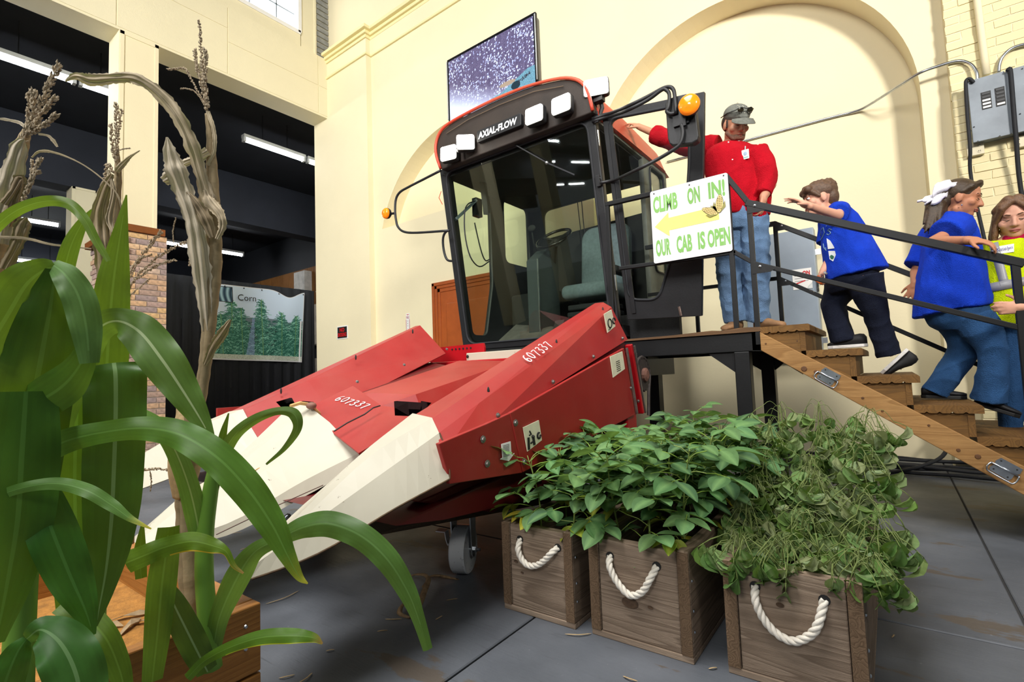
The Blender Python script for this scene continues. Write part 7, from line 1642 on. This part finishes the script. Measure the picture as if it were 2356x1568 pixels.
tassel(S3, None, [([(55, 320), (80, 265), (105, 215), (122, 175), (136, 150)], 9), ([(58, 315), (75, 260), (78, 225), (77, 212)], 8), ([(60, 310), (66, 250), (64, 212)], 6), ([(64, 305), (95, 265), (115, 240), (128, 225)], 7), ([(66, 310), (100, 290), (120, 272), (128, 264)], 7), ([(50, 330), (65, 300), (85, 285)], 10)], 1.22)
tassel(S3, None, [([(50, 470), (70, 420), (84, 385), (92, 366)], 6), ([(58, 450), (72, 410), (76, 368)], 5), ([(66, 430), (80, 400), (88, 396)], 6)], 1.2)
S4 = dry(PZ(300, 1240, .235), 'dry bent stalk with feathery tassels lying across the brick pier', [(298, 1250, 1.62, 18), (300, 1100, 1.62, 16), (292, 960, 1.62, 14), (280, 800, 1.62, 14), (285, 700, 1.62, 10), (300, 650, 1.62, 8)])
tassel(S4, None, [([(285, 650), (310, 610), (340, 570), (372, 530)], 6), ([(288, 670), (330, 620), (380, 580), (436, 552)], 5), ([(285, 665), (330, 630), (370, 606), (405, 598)], 4), ([(436, 552), (440, 575), (437, 612)], 4), ([(400, 560), (398, 530), (405, 500)], 2), ([(300, 640), (320, 600), (350, 585)], 3), ([(285, 690), (310, 670), (345, 640)], 3)], 1.60)
tassel(S4, None, [([(290, 1085), (330, 1080), (365, 1078), (395, 1082)], 4), ([(345, 1082), (348, 1105), (346, 1130)], 2)], 1.6)
strip_leaf([(300, 1240, 1.6, 8), (305, 1180, 1.6, 12), (312, 1160, 1.6, 10)], 'leaf', DRY, S4, D1, seed=71, mode='')
# fallen leaves and litter inside the planter
for k, (x, y) in enumerate(((250, 1440), (300, 1440), (420, 1455), (470, 1450), (180, 1480), (300, 1418), (340, 1430), (90, 1480))):
    rg = random.Random(k); p = PZ(x, y, .24); d = V(rg.uniform(-1, 1), rg.uniform(-1, 1), 0).normalized(); s_ = V(-d.y, d.x, 0); L_ = rg.uniform(.03, .07)
    m = MB(); m.loft([[p-d*L_-s_*.003, p-d*L_+s_*.003], [p-d*L_*.3-s_*.010+V(0, 0, .012), p-d*L_*.3+s_*.012+V(0, 0, .004)], [p+d*L_*.4-s_*.011+V(0, 0, .004), p+d*L_*.4+s_*.010+V(0, 0, .014)], [p+d*L_-s_*.002, p+d*L_+s_*.002]], False, False)
    o = m.build('leaf_litter', paint('dry_litter', H('8f7a5c'), .9, .3, 40), cp); o.modifiers.new('s', 'SOLIDIFY').thickness = .0015
# ================================================================ litter on the floor
LIT = paint('dry_husk_litter', H('8a7050'), .9, .3, 40, bump=.3)
t = thing('dry_leaf_clump', PZ(965, 1370, 0), 'crumpled dry corn leaf lying on the grey floor before the snout', 'dry leaf')
for pts in (((935, 1328, .01), (960, 1322, .03), (985, 1328, .05), (975, 1365, .04), (965, 1395, .02), (950, 1412, .005)), ((985, 1326, .05), (1010, 1325, .02), (1055, 1333, .004)), ((945, 1385, .02), (925, 1392, .03), (920, 1410, .02), (940, 1420, .01), (960, 1422, .004)), ((970, 1350, .04), (980, 1345, .05), (965, 1380, .03))):
    S = spline([tuple(PZ(x, y, z)) for x, y, z in pts], 5); m = MB(); R = []
    for i, s in enumerate(S):
        p = Vector(s); w_ = .012*math.sin(math.pi*(i+.6)/(len(S)+.4))+.002; R.append([p-V(.7, .5, .2)*w_, p+V(0, 0, w_*.7), p+V(.7, .5, -.1)*w_])
    m.loft(R, False, False); o = m.build('dry_blade', LIT, t, True); o.modifiers.new('s', 'SOLIDIFY').thickness = .0015
LITL = [(650, 1373, 1, .16), (905, 1423, 0, .07), (1040, 1378, .3, .05), (1010, 1420, 1, .04), (1330, 1457, 0, .10), (1640, 1536, .2, .03), (1450, 1560, -.6, .05), (2054, 1462, .8, .025), (2000, 1495, .1, .05), (880, 1450, .2, .04), (700, 1560, 1.2, .07), (660, 1555, .4, .05), (760, 1495, .3, .03), (600, 1250, .3, .05), (560, 1262, 1, .04), (545, 1225, .2, .06), (590, 1300, .5, .05)]
for k, (x, y, a, L_) in enumerate(LITL):
    p = PZ(x, y, .004); d = V(math.cos(a+.6), math.sin(a+.6), 0)*L_/2; rg = random.Random(k)
    o = MB().tube([Vector(v) for v in spline([tuple(p-d), tuple(p+V(d.y, -d.x, 0)*.3+V(0, 0, .004)), tuple(p+d)], 4)], [.001]+[.003]*7+[.001], 5, flat=.5).build('straw_bit', paint('pale_straw', H('b59c74'), .9, .2, 40)); 
    tag(o, 'tiny dry straw bit lying on the grey floor', 'straw', 'straw bits on the floor')
